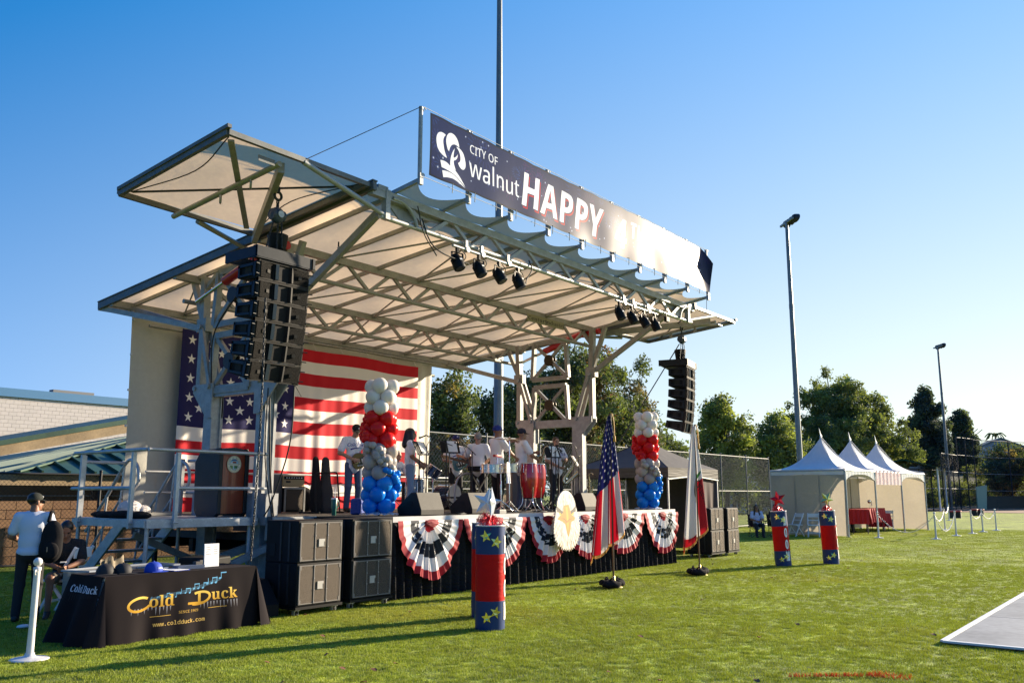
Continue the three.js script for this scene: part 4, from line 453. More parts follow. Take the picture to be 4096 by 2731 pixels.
// hillside with shrubs and houses far right
setting('hillside', (() => { const g = new THREE.PlaneGeometry(150, 130, 40, 30).rotateX(-PI / 2); const p = g.attributes.position; for (let i = 0; i < p.count; i++) { const x = p.getX(i), z = p.getZ(i), s = Math.max(0, (x + 62) / 60), t = Math.min(1, s); p.setXYZ(i, x + 185, -0.4 + 8.2 * t * t * (3 - 2 * t) * Math.min(1, Math.max(0, (40 - z) / 50)) + 0.5 * Math.sin(x * 0.3 + z * 0.2), z - 25); } g.computeVertexNormals(); return metreUV(strip(g)); })(), mat([0.07, 0.085, 0.03], 0.95, { map: tx(T.dust, 0.05) }));
{
  const R = rng(90); const spots = [[112, -29, 2.6], [117, -30, 2.8], [122, -31, 3.0], [127, -31.5, 3.2], [119, -26.5, 2.6], [124, -27, 2.6], [108, -31, 2.6], [131, -26, 2.8], [104, -33, 3.0], [99, -31, 2.6], [136, -29, 3.0], [114, -33, 3.4], [141, -24, 3.0], [138, -20, 3]]; const gy = (x) => { const t = Math.min(1, Math.max(0, (x - 123) / 60)); return 8.2 * t * t * (3 - 2 * t); };
  const where = ['right of the dome tree', 'left of the far light pole', 'below the grey gable house', 'at the foot of the pines', 'behind the green shade roof', 'right of the green shade roof', 'behind the third white tent', 'right of the far light pole', 'behind the second white tent', 'between the dome tree and the tents', 'beneath the tall dark pine', 'under the gable houses', 'left of the tall backstop', 'behind the tall backstop'];
  spots.forEach(([x, z, r], k) => tree('hillside_shrub', 'leafy green hillside shrub ' + where[k], [x, gy(x) - 0.3, z], { seed: 100 + k, category: 'shrub', crownName: 'foliage', lobes: [[0, r * 0.55, 0, r, r * 0.8, r], [r * 0.6, r * 0.4, 0.3, r * 0.7, r * 0.55, r * 0.7]], clumps: 60, per: 12, cluster: 1, colours: [G2, G3, G3, G1], spread: 0.5, group: 'shrubs on the far slope' }));
  tree('garden_hedge', 'low dark hedge along the far edge of the field behind the fence', [70, 0, -29], { seed: 140, category: 'hedge', crownName: 'foliage', lobes: [[-22, 1, 0, 9, 1.5, 1.5], [-6, 1.1, 0, 10, 1.7, 1.5], [12, 1.2, 0, 10, 1.8, 1.6], [26, 1.6, 0, 7, 2.4, 1.6]], clumps: 330, per: 12, cluster: 1, colours: [GD, G1, G2], spread: 0.5 });
}
function house(name, label, x, y, z, w, d, h, rise, wallC, roofC, ry) { const o = thing(name, label, 'house', [x, y, z], ry); part(o, 'wall', [plate([[-w / 2, 0], [w / 2, 0], [w / 2, h], [0, h + rise], [-w / 2, h]], d).translate(0, 0, -d / 2)], mat(wallC, 0.9)); const r = part(o, 'roof', [bar([-w / 2 - 0.4, h - 0.15, 0], [0, h + rise + 0.18, 0], 0.16, d + 0.8, V(0, 0, 1)), bar([w / 2 + 0.4, h - 0.15, 0], [0, h + rise + 0.18, 0], 0.16, d + 0.8, V(0, 0, 1))].map((g) => g), mat(roofC, 0.9, { map: tx(T.dust, 0.3) })); for (const [a, b] of [[-w * 0.22, h * 0.5], [w * 0.22, h * 0.5]]) { const wn = part(o, 'window', box(1.0, 1.0, 0.08, a, b, d / 2 + 0.02), M.darkSteel); part(wn, 'frame', [box(1.2, 0.1, 0.1, a, b + 0.55, d / 2 + 0.03), box(1.2, 0.1, 0.1, a, b - 0.55, d / 2 + 0.03)], M.white); } return o; }
house('hill_house', 'grey gabled house on the slope behind the second tent', 139, 4.6, -35.2, 9, 8, 2.8, 2.4, [0.38, 0.37, 0.36], [0.10, 0.10, 0.11], -1.1); house('hill_house', 'low grey house on the slope beside the tall pine', 146, 4.8, -34.0, 8, 7, 2.6, 1.5, [0.30, 0.28, 0.26], [0.09, 0.085, 0.08], -0.6); house('hill_house', 'pale house with light roof on the hill crest above the backstop', 186, 6.8, -28.5, 11, 9, 2.6, 2.2, [0.55, 0.56, 0.58], [0.36, 0.44, 0.40], -1.2);
{ const p = thing('palm_tree', 'small distant palm on the hill crest at right', 'tree', [237.0, 8.0, -36.1]); part(p, 'trunk', rod([0, 0, 0], [0.2, 7.4, 0], 0.25, 8, 0.18), M.bark); for (let k = 0; k < 12; k++) { const a = k * 0.524; part(p, 'frond', pipe([[0.2, 7.4, 0], [0.2 + Math.cos(a) * 1.2, 8.1 - 0.1 * (k % 3), Math.sin(a) * 1.2], [0.2 + Math.cos(a) * 2.3, 7.2 - 0.5 * (k % 3), Math.sin(a) * 2.3]], 0.13, 4), mat(G1, 0.9)); }
  const s = thing('street_building', 'low white brick building beyond the fence right of the black canopy', 'building', [72, 0, -31.5]); part(s, 'wall', box(26, 3.0, 7, 0, 1.5, -3), mat([0.62, 0.61, 0.60], 0.9, { map: tx(T.soft, 0.5) })); part(s, 'roof', box(27, 0.3, 8, 0, 3.15, -3), mat([0.2, 0.21, 0.23], 0.8)); for (let k = 0; k < 9; k++) { const wn = part(s, 'window', box(1.5, 1.5, 0.1, -11 + k * 2.7, 1.25, 0.52), M.darkSteel); part(wn, 'frame', [box(1.7, 0.12, 0.12, -11 + k * 2.7, 2.05, 0.54), box(0.08, 1.5, 0.12, -11 + k * 2.7, 1.25, 0.56)], M.white); } }
// ---------------------------------------------------------------- ball field at far right
setting('infield_dirt', metreUV(strip(new THREE.CircleGeometry(26, 48).rotateX(-PI / 2).translate(112, 0.02, -4))), mat([0.30, 0.14, 0.075], 0.95, { map: tx(T.dust, 0.1) }));
{
  const screen = (label, p, q, h, step, rails) => { const L = Math.hypot(q[0] - p[0], q[1] - p[1]), o = thing('backstop_fence', label, 'fence', [p[0], 0, p[1]], Math.atan2(-(q[1] - p[1]), q[0] - p[0]), 'backstop fences'), n = Math.max(1, Math.round(L / step)); for (let k = 0; k <= n; k++) part(o, 'post', rod([k * L / n, 0, 0], [k * L / n, h, 0], 0.07, 8), M.fenceDark); for (const y of rails) part(o, 'rail', rod([0, y, 0], [L, y, 0], 0.045, 6), M.fenceGrey); const w = part(o, 'wire_mesh', linkMesh(L, 0.05, h, 0.22, 0.007), M.fenceDark); w.userData.kind = 'stuff'; return o; };
  screen('chain-link fence panel beside the green shade roof', [92, -22.0], [100.3, -20.5], 4.1, 2.7, [4.05, 2.2, 0.2]); screen('middle chain-link panel left of the tall backstop', [100.3, -20.5], [107.5, -20.3], 5.9, 2.4, [5.85, 4.0, 2.2, 0.2]); screen('tall backstop panel facing the infield', [107.5, -20.3], [112, -19.4], 7.9, 2.3, [7.85, 5.9, 4, 2.2, 0.2]); screen('long tall backstop screen at the right edge', [112, -19.4], [131, -11.5], 7.8, 6.2, [7.75, 5.8, 3.9, 2.0]);
  { const tb = scene.getObjectByName('backstop_fence_002'); for (let k = 0; k < 4; k++) part(tb, 'overhang_bar', rod([0.3 + k * 1.3, 7.85, 0], [0.9 + k * 1.3, 8.9, 1.1], 0.045, 6), M.fenceDark); }
  const w = thing('windscreen_wall', 'dark green padded wall below the backstop at right', 'wall', [0, 0, 0]); for (let k = 0; k < 7; k++) { const t = k / 7, x = 112 + 19 * t, z = -19.3 + 8 * t; part(w, 'pad', bar([x, 0.72, z + 0.2], [x + 19 / 7 - 0.03, 0.72, z + 8 / 7 + 0.2], 0.2, 1.4), mat([0.02, 0.035, 0.03], 0.7)); }
  const s = thing('shade_roof', 'dark green fabric shade roof over the far dugout', 'shade', [95.2, 0, -22.6], 0.1); part(s, 'canopy', (() => { const g = plate([[-3.9, 4.05], [-3.4, 4.15], [0, 5.05], [3.4, 4.15], [3.9, 4.05], [0, 4.9]], 7.0); return g.rotateY(PI / 2).translate(-3.5, 0, 0); })(), mat([0.01, 0.085, 0.06], 0.7)); for (const [a, b] of [[-3, 3], [3, 3], [-3, -3], [3, -3]]) part(s, 'post', rod([a, 0, b], [a, 4.2, b], 0.09, 8), M.white);
  const bl = (label, x, z, ry) => { const o = thing('bleacher', label, 'bleachers', [x, 0, z], ry, 'aluminium bleachers'); for (let k = 0; k < 5; k++) part(o, 'seat_plank', box(7, 0.05, 0.3, 0, 0.45 + k * 0.4, -k * 0.65), M.alum); for (const a of [-3, 0, 3]) part(o, 'frame', [bar([a, 0, 0.2], [a, 2.0, -2.7], 0.06, 0.06), bar([a, 0, -2.7], [a, 2.0, -2.7], 0.06, 0.06), bar([a, 0.02, 0.2], [a, 0.02, -2.7], 0.06, 0.06)], M.alum); for (let k = 0; k < 4; k++) part(o, 'guard_rail', rod([-3.4, 2.2 + k * 0.28, -2.9], [3.4, 2.2 + k * 0.28, -2.9], 0.025, 6), M.alum); };
  bl('aluminium bleachers behind the far fence right of the tents', 97.5, -24.6, 0.1); bl('aluminium bleachers behind the backstop at the right edge', 128, -9.0, -0.4);
  single('equipment_board', 'pale green leaning board at the foot of the backstop', 'board', [plate([[0, 0], [2.3, 0], [2.9, 2.6], [0, 2.4]], 0.1)], mat([0.28, 0.38, 0.27], 0.8), undefined, [106.6, 0, -18.6], -0.2);
}
// ---------------------------------------------------------------- canopies and tents
{
  M.tentDark = mat([0.075, 0.066, 0.058], 0.75, { sheen: 0.5, sheenRoughness: 0.5, bumpMap: tx(T.wrinkle, 0.6), bumpScale: 0.02 }); const o = thing('popup_canopy', 'black pop-up canopy tent behind the far right corner of the stage', 'canopy', [22.15, 0, -12.25]); const h = 1.52, tri = (a, b, c, n = 10) => grid(n, n, (u, v) => { const p = V(...a).lerp(V(...b), u), s = V(...c); const r = p.lerp(s, v); r.y -= 0.07 * Math.sin(PI * v) * (1 - 0.3 * u); return r.toArray(); });
  const A = [-h, 2.28, h], B = [h, 2.28, h], C = [h, 2.28, -h], D = [-h, 2.28, -h], P = [0, 3.12, 0]; for (const [a, b] of [[A, B], [B, C], [C, D], [D, A]]) { part(o, 'roof_panel', tri(a, b, P), M.tentDark); part(o, 'valance', grid(24, 3, (u, v) => [a[0] + (b[0] - a[0]) * u, 2.28 - 0.26 * (1 - v), a[2] + (b[2] - a[2]) * u]), M.tentDark); } for (const q of [A, B, C, D]) part(o, 'leg', bar([q[0] * 0.98, 0, q[2] * 0.98], [q[0] * 0.98, 2.25, q[2] * 0.98], 0.04, 0.04), M.alum);
  part(o, 'side_wall', grid(40, 20, (u, v) => [h + 0.02 + 0.08 * Math.sin(u * 9) * (1 - v) + 0.1 * Math.sin(PI * v) * u, 0.05 + 2.0 * v, h - 2 * h * u], (u, v) => [u * 3, v * 2]), M.tentDark); part(o, 'side_wall', grid(40, 20, (u, v) => [h - 1.15 * u, 0.05 + 2.0 * v, h - 0.06 + 0.04 * Math.sin(u * 20) * (1 - v)], (u, v) => [u, v * 2]), mat([0.05, 0.028, 0.028], 0.85)); part(o, 'truss_bar', [bar(A.map((q, i) => i === 1 ? 1.98 : q), [0, 2.08, h], 0.02, 0.03), bar(B.map((q, i) => i === 1 ? 1.98 : q), [0, 2.08, h], 0.02, 0.03)], M.alum);
}
{
  M.tentWhite = mat([0.88, 0.88, 0.88], 1.0, { clearcoat: 0.2, transmission: 0.16, thickness: 0, map: tx(T.soft, 0.3), bumpMap: tx(T.wrinkle, 1), bumpScale: 0.012 }); M.tentMesh = mat([0.60, 0.53, 0.43], 1.0, { transmission: 0.28, thickness: 0, map: tx(T.soft, 0.5), bumpMap: tx(T.wrinkle, 0.4), bumpScale: 0.03 });
  const ang = 0.085, ca = Math.cos(ang), sa = Math.sin(ang), org = [34.75, -10.45]; const W = (a, b) => [org[0] + a * ca - b * sa * -1 * -1, org[1] + a * sa - b * ca]; // a along the row, b to the back
  const S = 3.05; const lab = ['nearest', 'middle', 'farthest'];
  for (let k = 0; k < 3; k++) { const c = W(S * (k + 0.5), S * 0.5), o = thing('frame_tent', `white peaked frame tent, ${lab[k]} of the row of three`, 'tent', [c[0], 0, c[1]], -ang, 'white peaked tents'), h = S / 2 - 0.01;
    for (let s = 0; s < 4; s++) { const q = s * PI / 2, f = (u, v) => { const t = 1 - v, y = 2.56 + 1.32 * Math.pow(v, 2.0) * (0.75 + 0.25 * v), x = (2 * u - 1) * h * t, z = h * t; return [x * Math.cos(q) + z * Math.sin(q), y, -x * Math.sin(q) + z * Math.cos(q)]; }; part(o, 'roof_panel', grid(14, 14, f), M.tentWhite); if (!(k === 1 && s === 0)) part(o, 'valance', grid(36, 4, (u, v) => { const x = (2 * u - 1) * h, z = h + 0.012, dr = 0.20 + 0.26 * Math.pow(Math.abs(2 * u - 1), 3); return [x * Math.cos(q) + z * Math.sin(q), 2.56 - dr * (1 - v), -x * Math.sin(q) + z * Math.cos(q)].map((n, i) => i === 1 ? n : n + 0.008 * Math.sin(u * 60) * (1 - v)); }), M.tentWhite); }
    part(o, 'finial', [plate([[-0.12, 0.42], [0.0, 0], [0.16, 0.10], [0.02, 0.2]], 0.02).translate(0, 3.84, 0), rod([0, 3.7, 0], [0, 3.95, 0], 0.03, 8)], M.white);
    const legs = k === 0 ? [[-h, h], [-h, -h], [h, h], [h, -h]] : [[h, h], [h, -h]]; for (const [a, b] of legs) part(o, 'leg', [rod([a, 0, b], [a, 2.5, b], 0.036, 10), box(0.16, 0.02, 0.16, a, 0.012, b)], M.alum); part(o, 'eave_pipe', [rod([-h, 2.5, h], [h, 2.5, h], 0.03, 8), rod([-h, 2.5, -h], [h, 2.5, -h], 0.03, 8), rod([-h, 2.5, -h], [-h, 2.5, h], 0.03, 8)], M.alum);
    part(o, 'back_wall', grid(24, 10, (u, v) => [-h + 2 * h * u, 0.04 + 2.3 * v, -h + 0.03 * Math.sin(u * 14) * (1 - v)], (u, v) => [u * 3, v * 2.3]), M.tentMesh); if (k === 0) part(o, 'side_wall', grid(24, 10, (u, v) => [-h - 0.03 + 0.05 * Math.sin(u * 5) * (1 - v), 0.04 + 2.3 * v, -h + 2 * h * u], (u, v) => [u * 3, v * 2.3]), M.tentMesh); if (k === 2) part(o, 'side_wall', grid(24, 10, (u, v) => [h + 0.02 * Math.sin(u * 9), 0.04 + 2.3 * v, -h + 2 * h * u], (u, v) => [u * 3, v * 2.3]), M.tentMesh);
    for (const a of [-0.5, 0.5]) part(o, 'wall_seam', bar([a, 0.06, -h + 0.012], [a, 2.3, -h + 0.012], 0.05, 0.006), M.tentMesh); if (k === 0) for (const a of [-0.5, 0.5]) part(o, 'wall_seam', bar([-h - 0.045, 0.06, a], [-h - 0.04, 2.3, a], 0.05, 0.006), M.tentMesh); for (const [a, b] of [[1, 1], [-1, 1]]) part(o, 'ridge_strap', pipe([[a * h, 2.58, b * h], [a * h * 0.5, 2.80, b * h * 0.5], [a * 0.02, 3.9, b * 0.02]], 0.012, 5), M.tentWhite);
    if (k === 1) part(o, 'name_panel', grid(30, 6, (u, v) => [-h + 0.05 + (2 * h - 0.1) * u, 1.98 + 0.56 * v, h + 0.03 + 0.012 * Math.sin(u * 44)], undefined), mat(0xffffff, 1.0, { transmission: 0.2, thickness: 0, map: canvasTex(256, 64, (g) => { g.fillStyle = '#e9d3d3'; g.fillRect(0, 0, 256, 64); const R = rng(5); g.strokeStyle = '#cf8f96'; g.lineWidth = 2; for (let q = 0; q < 260; q++) { const x = R() * 250, y = 6 + R() * 52; g.beginPath(); g.moveTo(x, y); g.lineTo(x + 6 * R(), y + 6 * (R() - 0.5)); g.stroke(); } }) }), 'pale pink cloth panel with faint red print');
  }
  const tb = (label, x, z, w, d, ry, h = 0.76) => { const o = thing('draped_table', label, 'table', [x, 0, z], ry, 'red draped tables'); part(o, 'table_top', rbox(w, 0.03, d, 0, h - 0.02, 0, 0.01), M.white); for (const [a, b] of [[-1, -1], [1, -1], [-1, 1], [1, 1]]) part(o, 'leg', rod([a * (w / 2 - 0.1), 0, b * (d / 2 - 0.1)], [a * (w / 2 - 0.12), h - 0.03, b * (d / 2 - 0.12)], 0.016, 8), M.darkSteel); const per = 2 * (w + d); part(o, 'cloth', [grid(120, 8, (u, v) => { let s = u * per, x, zz, nx = 0, nz = 0; if (s < w) { x = -w / 2 + s; zz = d / 2; nz = 1; } else if (s < w + d) { x = w / 2; zz = d / 2 - (s - w); nx = 1; } else if (s < 2 * w + d) { x = w / 2 - (s - w - d); zz = -d / 2; nz = -1; } else { x = -w / 2; zz = -d / 2 + (s - 2 * w - d); nx = -1; } const f = (0.015 + 0.05 * (1 - v)) * (1 + 0.7 * Math.sin(u * 150)); return [x + nx * f, h + 0.004 - (1 - v) * 0.58, zz + nz * f]; }), box(w + 0.02, 0.008, d + 0.02, 0, h + 0.004, 0)], M.clothRed); };
  M.clothRed = mat([0.46, 0.012, 0.02], 0.8, { bumpMap: tx(T.weave, 10), bumpScale: 0.001 }); tb('red draped table nearest the front tent pole', 37.95, -11.0, 1.3, 0.75, 0.25, 0.98); tb('long red draped table under the middle white tent', 39.9, -11.25, 2.0, 0.76, -0.1, 1.0); tb('low red draped table beside the grey folding chair', 41.9, -11.3, 0.9, 0.7, 0, 0.74);
  const ch = thing('folding_chair', 'white folding chair outside the near tent wall, left of the pair', 'chair', [33.85, 0, -12.25], -2.0, 'folding chairs'); { part(ch, 'seat', rbox(0.40, 0.035, 0.38, 0, 0.44, 0, 0.012), M.white); part(ch, 'backrest', [rbox(0.40, 0.14, 0.025, 0, 0.80, -0.24, 0.01)], M.white); for (const s of [-1, 1]) { part(ch, 'back_leg', bar([s * 0.2, 0.88, -0.26], [s * 0.2, 0, 0.22], 0.03, 0.035), M.white); part(ch, 'front_leg', bar([s * 0.185, 0.46, 0.1], [s * 0.185, 0, -0.26], 0.03, 0.035), M.white); } part(ch, 'stretcher', [bar([-0.2, 0.16, 0.14], [0.2, 0.16, 0.14], 0.02, 0.03), bar([-0.19, 0.16, -0.17], [0.19, 0.16, -0.17], 0.02, 0.03), bar([-0.2, 0.62, -0.12], [0.2, 0.62, -0.12], 0.02, 0.03)], M.white); }
  copyOf(ch, [33.85, 0, -11.55], -1.85, 'white folding chair outside the near tent wall, right of the pair'); copyOf(ch, [42.9, 0, -11.2], 1.2, 'folding chair beside the low red table under the tents');
}
{ // crates, stanchions
  const cr = (label, x, z, ry) => { const o = thing('crate', label, 'crate', [x, 0, z], ry, 'red topped crates on the field'); part(o, 'basket', [box(0.5, 0.42, 0.4, 0, 0.21, 0)], M.darkSteel); part(o, 'lid', rbox(0.55, 0.08, 0.45, 0, 0.46, 0, 0.02), M.red); }; cr('dark crate with red lid, left of the nearer pair on the field', 66.2, -13.1, 0.2); cr('dark crate with red lid, right of the nearer pair on the field', 66.9, -12.9, 0.1); cr('dark crate with red lid, left of the farther pair by the dirt', 75.0, -13.3, 0); cr('dark crate with red lid, right of the farther pair by the dirt', 75.8, -13.0, 0.1);
}
const stProto = (label, x, z, lean = 0, ry = 0) => { const o = thing('stanchion', label, 'stanchion', [x, 0, z], ry, 'white plastic stanchions'); const p = lathe([[0.0, 0.0], [0.175, 0.0], [0.18, 0.012], [0.165, 0.02], [0.06, 0.035], [0.045, 0.05], [0.042, 0.07]], 28); part(o, 'base', p, M.whitePlastic); part(o, 'post', lathe([[0.036, 0.04], [0.031, 0.3], [0.03, 0.84], [0.036, 0.845], [0.036, 0.875], [0.02, 0.88], [0.0, 0.88]], 20), M.whitePlastic); part(o, 'ball_top', ball(0.042, 0, 0.925, 0, 1, 1.02, 1, 18, 14), M.whitePlastic); for (const s of [-1, 1]) part(o, 'chain_hook', strip(new THREE.TorusGeometry(0.022, 0.006, 6, 12, 5).translate(s * 0.055, 0.83, 0)), M.whitePlastic); return o; };
{
  const ps = [[34.53, -9.39], [34.81, -7.49], [38.09, -7.46], [40.65, -7.36], [42.84, -7.33], [44.9, -7.14], [44.09, -9.08], [60.49, -12.17]], nm = ['in front of the red tables', 'nearest the camera at the right', 'second from the left in the right-hand row', 'third from the left in the right-hand row', 'fourth from the left in the right-hand row', 'at the right end of the row', 'alone behind the row', 'farthest back near the crates'];
  ps.forEach(([x, z], k) => stProto('white plastic stanchion ' + nm[k], x, z, 0, 0.3)); M.chainWhite = mat([0.7, 0.7, 0.7], 0.4);
  const sag = (a, b, s) => [[a[0], 0.84, a[1]], [a[0] * 0.75 + b[0] * 0.25, 0.84 - s * 0.75, a[1] * 0.75 + b[1] * 0.25], [(a[0] + b[0]) / 2, 0.84 - s, (a[1] + b[1]) / 2], [a[0] * 0.25 + b[0] * 0.75, 0.84 - s * 0.75, a[1] * 0.25 + b[1] * 0.75], [b[0], 0.84, b[1]]];
  [[0, 1, 0.62, 'slung low in front of the red tables'], [1, 2, 0.6, 'hanging from the nearest right-hand stanchion'], [3, 4, 0.25, 'between the third and fourth row stanchions'], [4, 5, 0.3, 'at the right end of the row'], [6, 7, 0.2, 'running back toward the crates'], [1, 6, 0.3, 'between the nearest and the lone stanchion']].forEach(([a, b, s, w]) => single('plastic_chain', 'white plastic chain ' + w, 'chain', chain(sag(ps[a], ps[b], s), 0.008, 0.06), M.chainWhite, 'white plastic chains'));
  stProto('tall looking white stanchion in the near left corner of the lawn', 4.20, -9.13, 0, 0.9);
}

// ---------------------------------------------------------------- balloon columns
function balloonColumn(label, x, z, seed) {
  const R = rng(seed), o = thing('balloon_column', label, 'balloon column', [x, DECK, z], 0, 'balloon columns'), g0 = lathe([[0, -1.16], [0.05, -1.15], [0.03, -1.10], [0.16, -1.03], [0.45, -0.88], [0.74, -0.60], [0.93, -0.25], [1.0, 0.12], [0.94, 0.48], [0.75, 0.78], [0.42, 0.97], [0, 1.03]], 22); g0.computeVertexNormals(); const gs = mergeVertices(g0.clone().deleteAttribute('normal').deleteAttribute('uv')); gs.computeVertexNormals();
  const lx = (r, g, b) => mat([r, g, b], 1.0, { specularIntensity: 0, clearcoat: 0.5, clearcoatRoughness: 0.25, transmission: 0.15, thickness: 0 }); const C = [[lx(0.10, 0.30, 0.78), lx(0.02, 0.22, 0.72)], [lx(0.50, 0.44, 0.40), lx(0.58, 0.51, 0.45), lx(0.46, 0.42, 0.40)], [lx(0.82, 0.02, 0.022), lx(0.76, 0.016, 0.018)], [lx(0.88, 0.84, 0.78)]]; C[0] = [lx(0.012, 0.25, 0.80), lx(0.02, 0.30, 0.86)];
  const put = (px, py, pz, r, m) => { const b = part(o, 'balloon', gs, m); b.position.set(px, py, pz); const d = V(px, (R() - 0.5) * 0.12, pz).normalize(); b.quaternion.setFromUnitVectors(V(0, 1, 0), d); b.scale.setScalar(r); };
  for (let l = 0; l < 12; l++) { const ci = Math.floor(l / 3), a0 = l * 0.785 + 0.3 * R(); for (let k = 0; k < 4; k++) { const a = a0 + k * PI / 2, r = 0.128 + 0.012 * R() - (ci === 3 ? 0.006 : 0); put(Math.cos(a) * 0.165, 0.16 + l * 0.183, Math.sin(a) * 0.165, r, C[ci][Math.floor(R() * C[ci].length)]); } }
  for (let k = 0; k < 46; k++) { const t = k / 46, y = 0.32 + 1.5 * t + 0.06 * R(), a = 0.2 + t * 5.2 + 0.75 * (R() - 0.5), ci = y < 0.78 ? 0 : y < 1.18 ? 1 : 2; put(Math.cos(a) * 0.30, y, Math.sin(a) * 0.30, 0.045 + 0.028 * R(), C[ci][Math.floor(R() * C[ci].length)]); }
  part(o, 'base_wrap', grid(40, 4, (u, v) => { const a = u * 2 * PI, r = 0.10 + 0.22 * v + 0.02 * Math.sin(a * 9) * v; return [Math.cos(a) * r, 0.05 * (1 - v) + 0.02 + 0.012 * Math.sin(a * 13 + v * 4), Math.sin(a) * r]; }), mat([0.7, 0.7, 0.7], 0.3, { bumpMap: tx(T.wrinkle, 2), bumpScale: 0.02 })); part(o, 'pole', rod([0, 0, 0], [0, 2.3, 0], 0.02, 8), M.white);
}
balloonColumn('tall patriotic balloon column at the left front of the stage', 10.52, -10.9, 61); balloonColumn('tall patriotic balloon column at the far right corner of the stage', 18.65, -10.25, 62);
// ---------------------------------------------------------------- side platform with stairs
{
  const o = thing('side_platform', 'aluminium side platform with guard rails and stairs left of the stage', 'platform'), x0 = 6.92, x1 = 8.82, zf = -11.9, zb = -14.0, y = DECK;
  part(o, 'platform_deck', [box(x1 - x0 - 0.02, 0.05, zf - zb - 0.02, (x0 + x1) / 2, y - 0.03, (zf + zb) / 2)], M.alum); part(o, 'edge_beam', [box(x1 - x0, 0.10, 0.05, (x0 + x1) / 2, y - 0.07, zf), box(x1 - x0, 0.012, 0.09, (x0 + x1) / 2, y - 0.125, zf)], M.alum); part(o, 'edge_beam', [box(0.05, 0.10, zf - zb, x0, y - 0.07, (zf + zb) / 2)], M.alum);
  for (const [x, z] of [[x0 + 0.06, zf - 0.06], [x1 - 0.1, zf - 0.06], [x0 + 0.06, zb + 0.06], [x1 - 0.1, zb + 0.06]]) part(o, 'leg', [rod([x, 0, z], [x, y - 0.12, z], 0.03, 12), box(0.12, 0.01, 0.12, x, 0.006, z)], M.alum);
  const post = (x, z) => part(o, 'rail_post', [bar([x, y - 0.14, z], [x, y + 0.96, z], 0.055, 0.055), rod([x - 0.04, y - 0.06, z + 0.03], [x + 0.04, y - 0.06, z + 0.03], 0.012, 6)], M.alum); for (const x of [7.34, 8.72]) post(x, zf + 0.05); for (const z of [-12.25, -13.75]) post(x0 - 0.05, z); post(x1 - 0.06, zb); post(x0 + 0.1, zb);
  for (const yy of [0.99, 0.44]) { part(o, 'guard_rail', rod([x0 + (yy > 0.9 ? -0.06 : 0.4), y + yy, zf + 0.05], [x1 + 0.1, y + yy, zf + 0.05], 0.027, 14), M.alum); part(o, 'guard_rail', rod([x0 - 0.05, y + yy, zf + (yy > 0.9 ? 0.0 : -0.38)], [x0 - 0.05, y + yy, zb - 0.02], 0.027, 14), M.alum); part(o, 'guard_rail', rod([x1 + 0.05, y + yy * 0.98 - 0.06, zf - 0.6], [x1 + 0.05, y + yy - 0.06, zb], 0.025, 12), M.alum); }
  part(o, 'guard_rail', rod([x0 + 0.1, y + 0.86, zb], [x0 + 0.8, y + 0.86, zb], 0.025, 12), M.alum);
  for (const x of [7.72, 8.64]) { part(o, 'stair_rail', pipe([[x, y + 0.42, zb + 0.28], [x, y + 0.55, zb + 0.42], [x, y + 0.78, zb + 0.38], [x, y + 0.90, zb + 0.2], [x, y + 0.84, zb - 0.02], [x, y + 0.3, zb - 0.55], [x, -0.28 + y, zb - 1.15]], 0.026, 12, 60, 0.5), M.alum); part(o, 'stair_rail', rod([x, y + 0.30, zb - 0.06], [x, y - 0.62, zb - 1.02], 0.02, 10), M.alum); part(o, 'stringer', bar([x, y - 0.1, zb + 0.02], [x, 0.05, zb - 1.35], 0.04, 0.2), M.alum); for (const t of [0.02, 0.45, 0.9]) part(o, 'baluster', rod([x, y - 0.1 - 1.05 * t, zb - 0.1 - 1.2 * t], [x, y + 0.82 - 1.06 * t, zb - 0.02 - 1.12 * t], 0.02, 8), M.alum); }
  for (let k = 0; k < 5; k++) part(o, 'tread', box(0.9, 0.04, 0.25, 8.18, y - 0.2 * (k + 1), zb - 0.14 - 0.25 * k), M.alum);
  single('black_drape_bundle', 'crumpled black cloth lying on the side platform', 'cloth', [ball(0.24, 0, 0.05, 0, 0.8, 0.3, 1.2), ball(0.22, 0.05, 0.045, -0.45, 0.8, 0.28, 1.6), ball(0.2, 0.02, 0.05, 0.35, 0.9, 0.32, 1.1), ball(0.18, 0.1, 0.05, -0.85, 0.8, 0.3, 1.3)], M.blackCloth, undefined, [7.12, DECK - 0.01, -12.85]);
  single('plastic_bag', 'clear bag with papers on the platform by the stairs', 'bag', [ball(0.2, 0, 0.12, 0, 1, 0.7, 0.8), ball(0.13, 0.18, 0.09, 0.05, 1.1, 0.7, 0.9)], mat([0.62, 0.58, 0.56], 0.35, { bumpMap: tx(T.wrinkle, 2), bumpScale: 0.04 }), undefined, [7.62, DECK, -13.6]);
  single('paper_tray', 'flat grey tray of papers on the platform', 'tray', [rbox(0.6, 0.05, 0.3, 0, 0.03, 0, 0.01), box(0.4, 0.012, 0.22, 0.02, 0.062, 0)], M.galvWarm, undefined, [8.15, DECK, -13.65]);
}
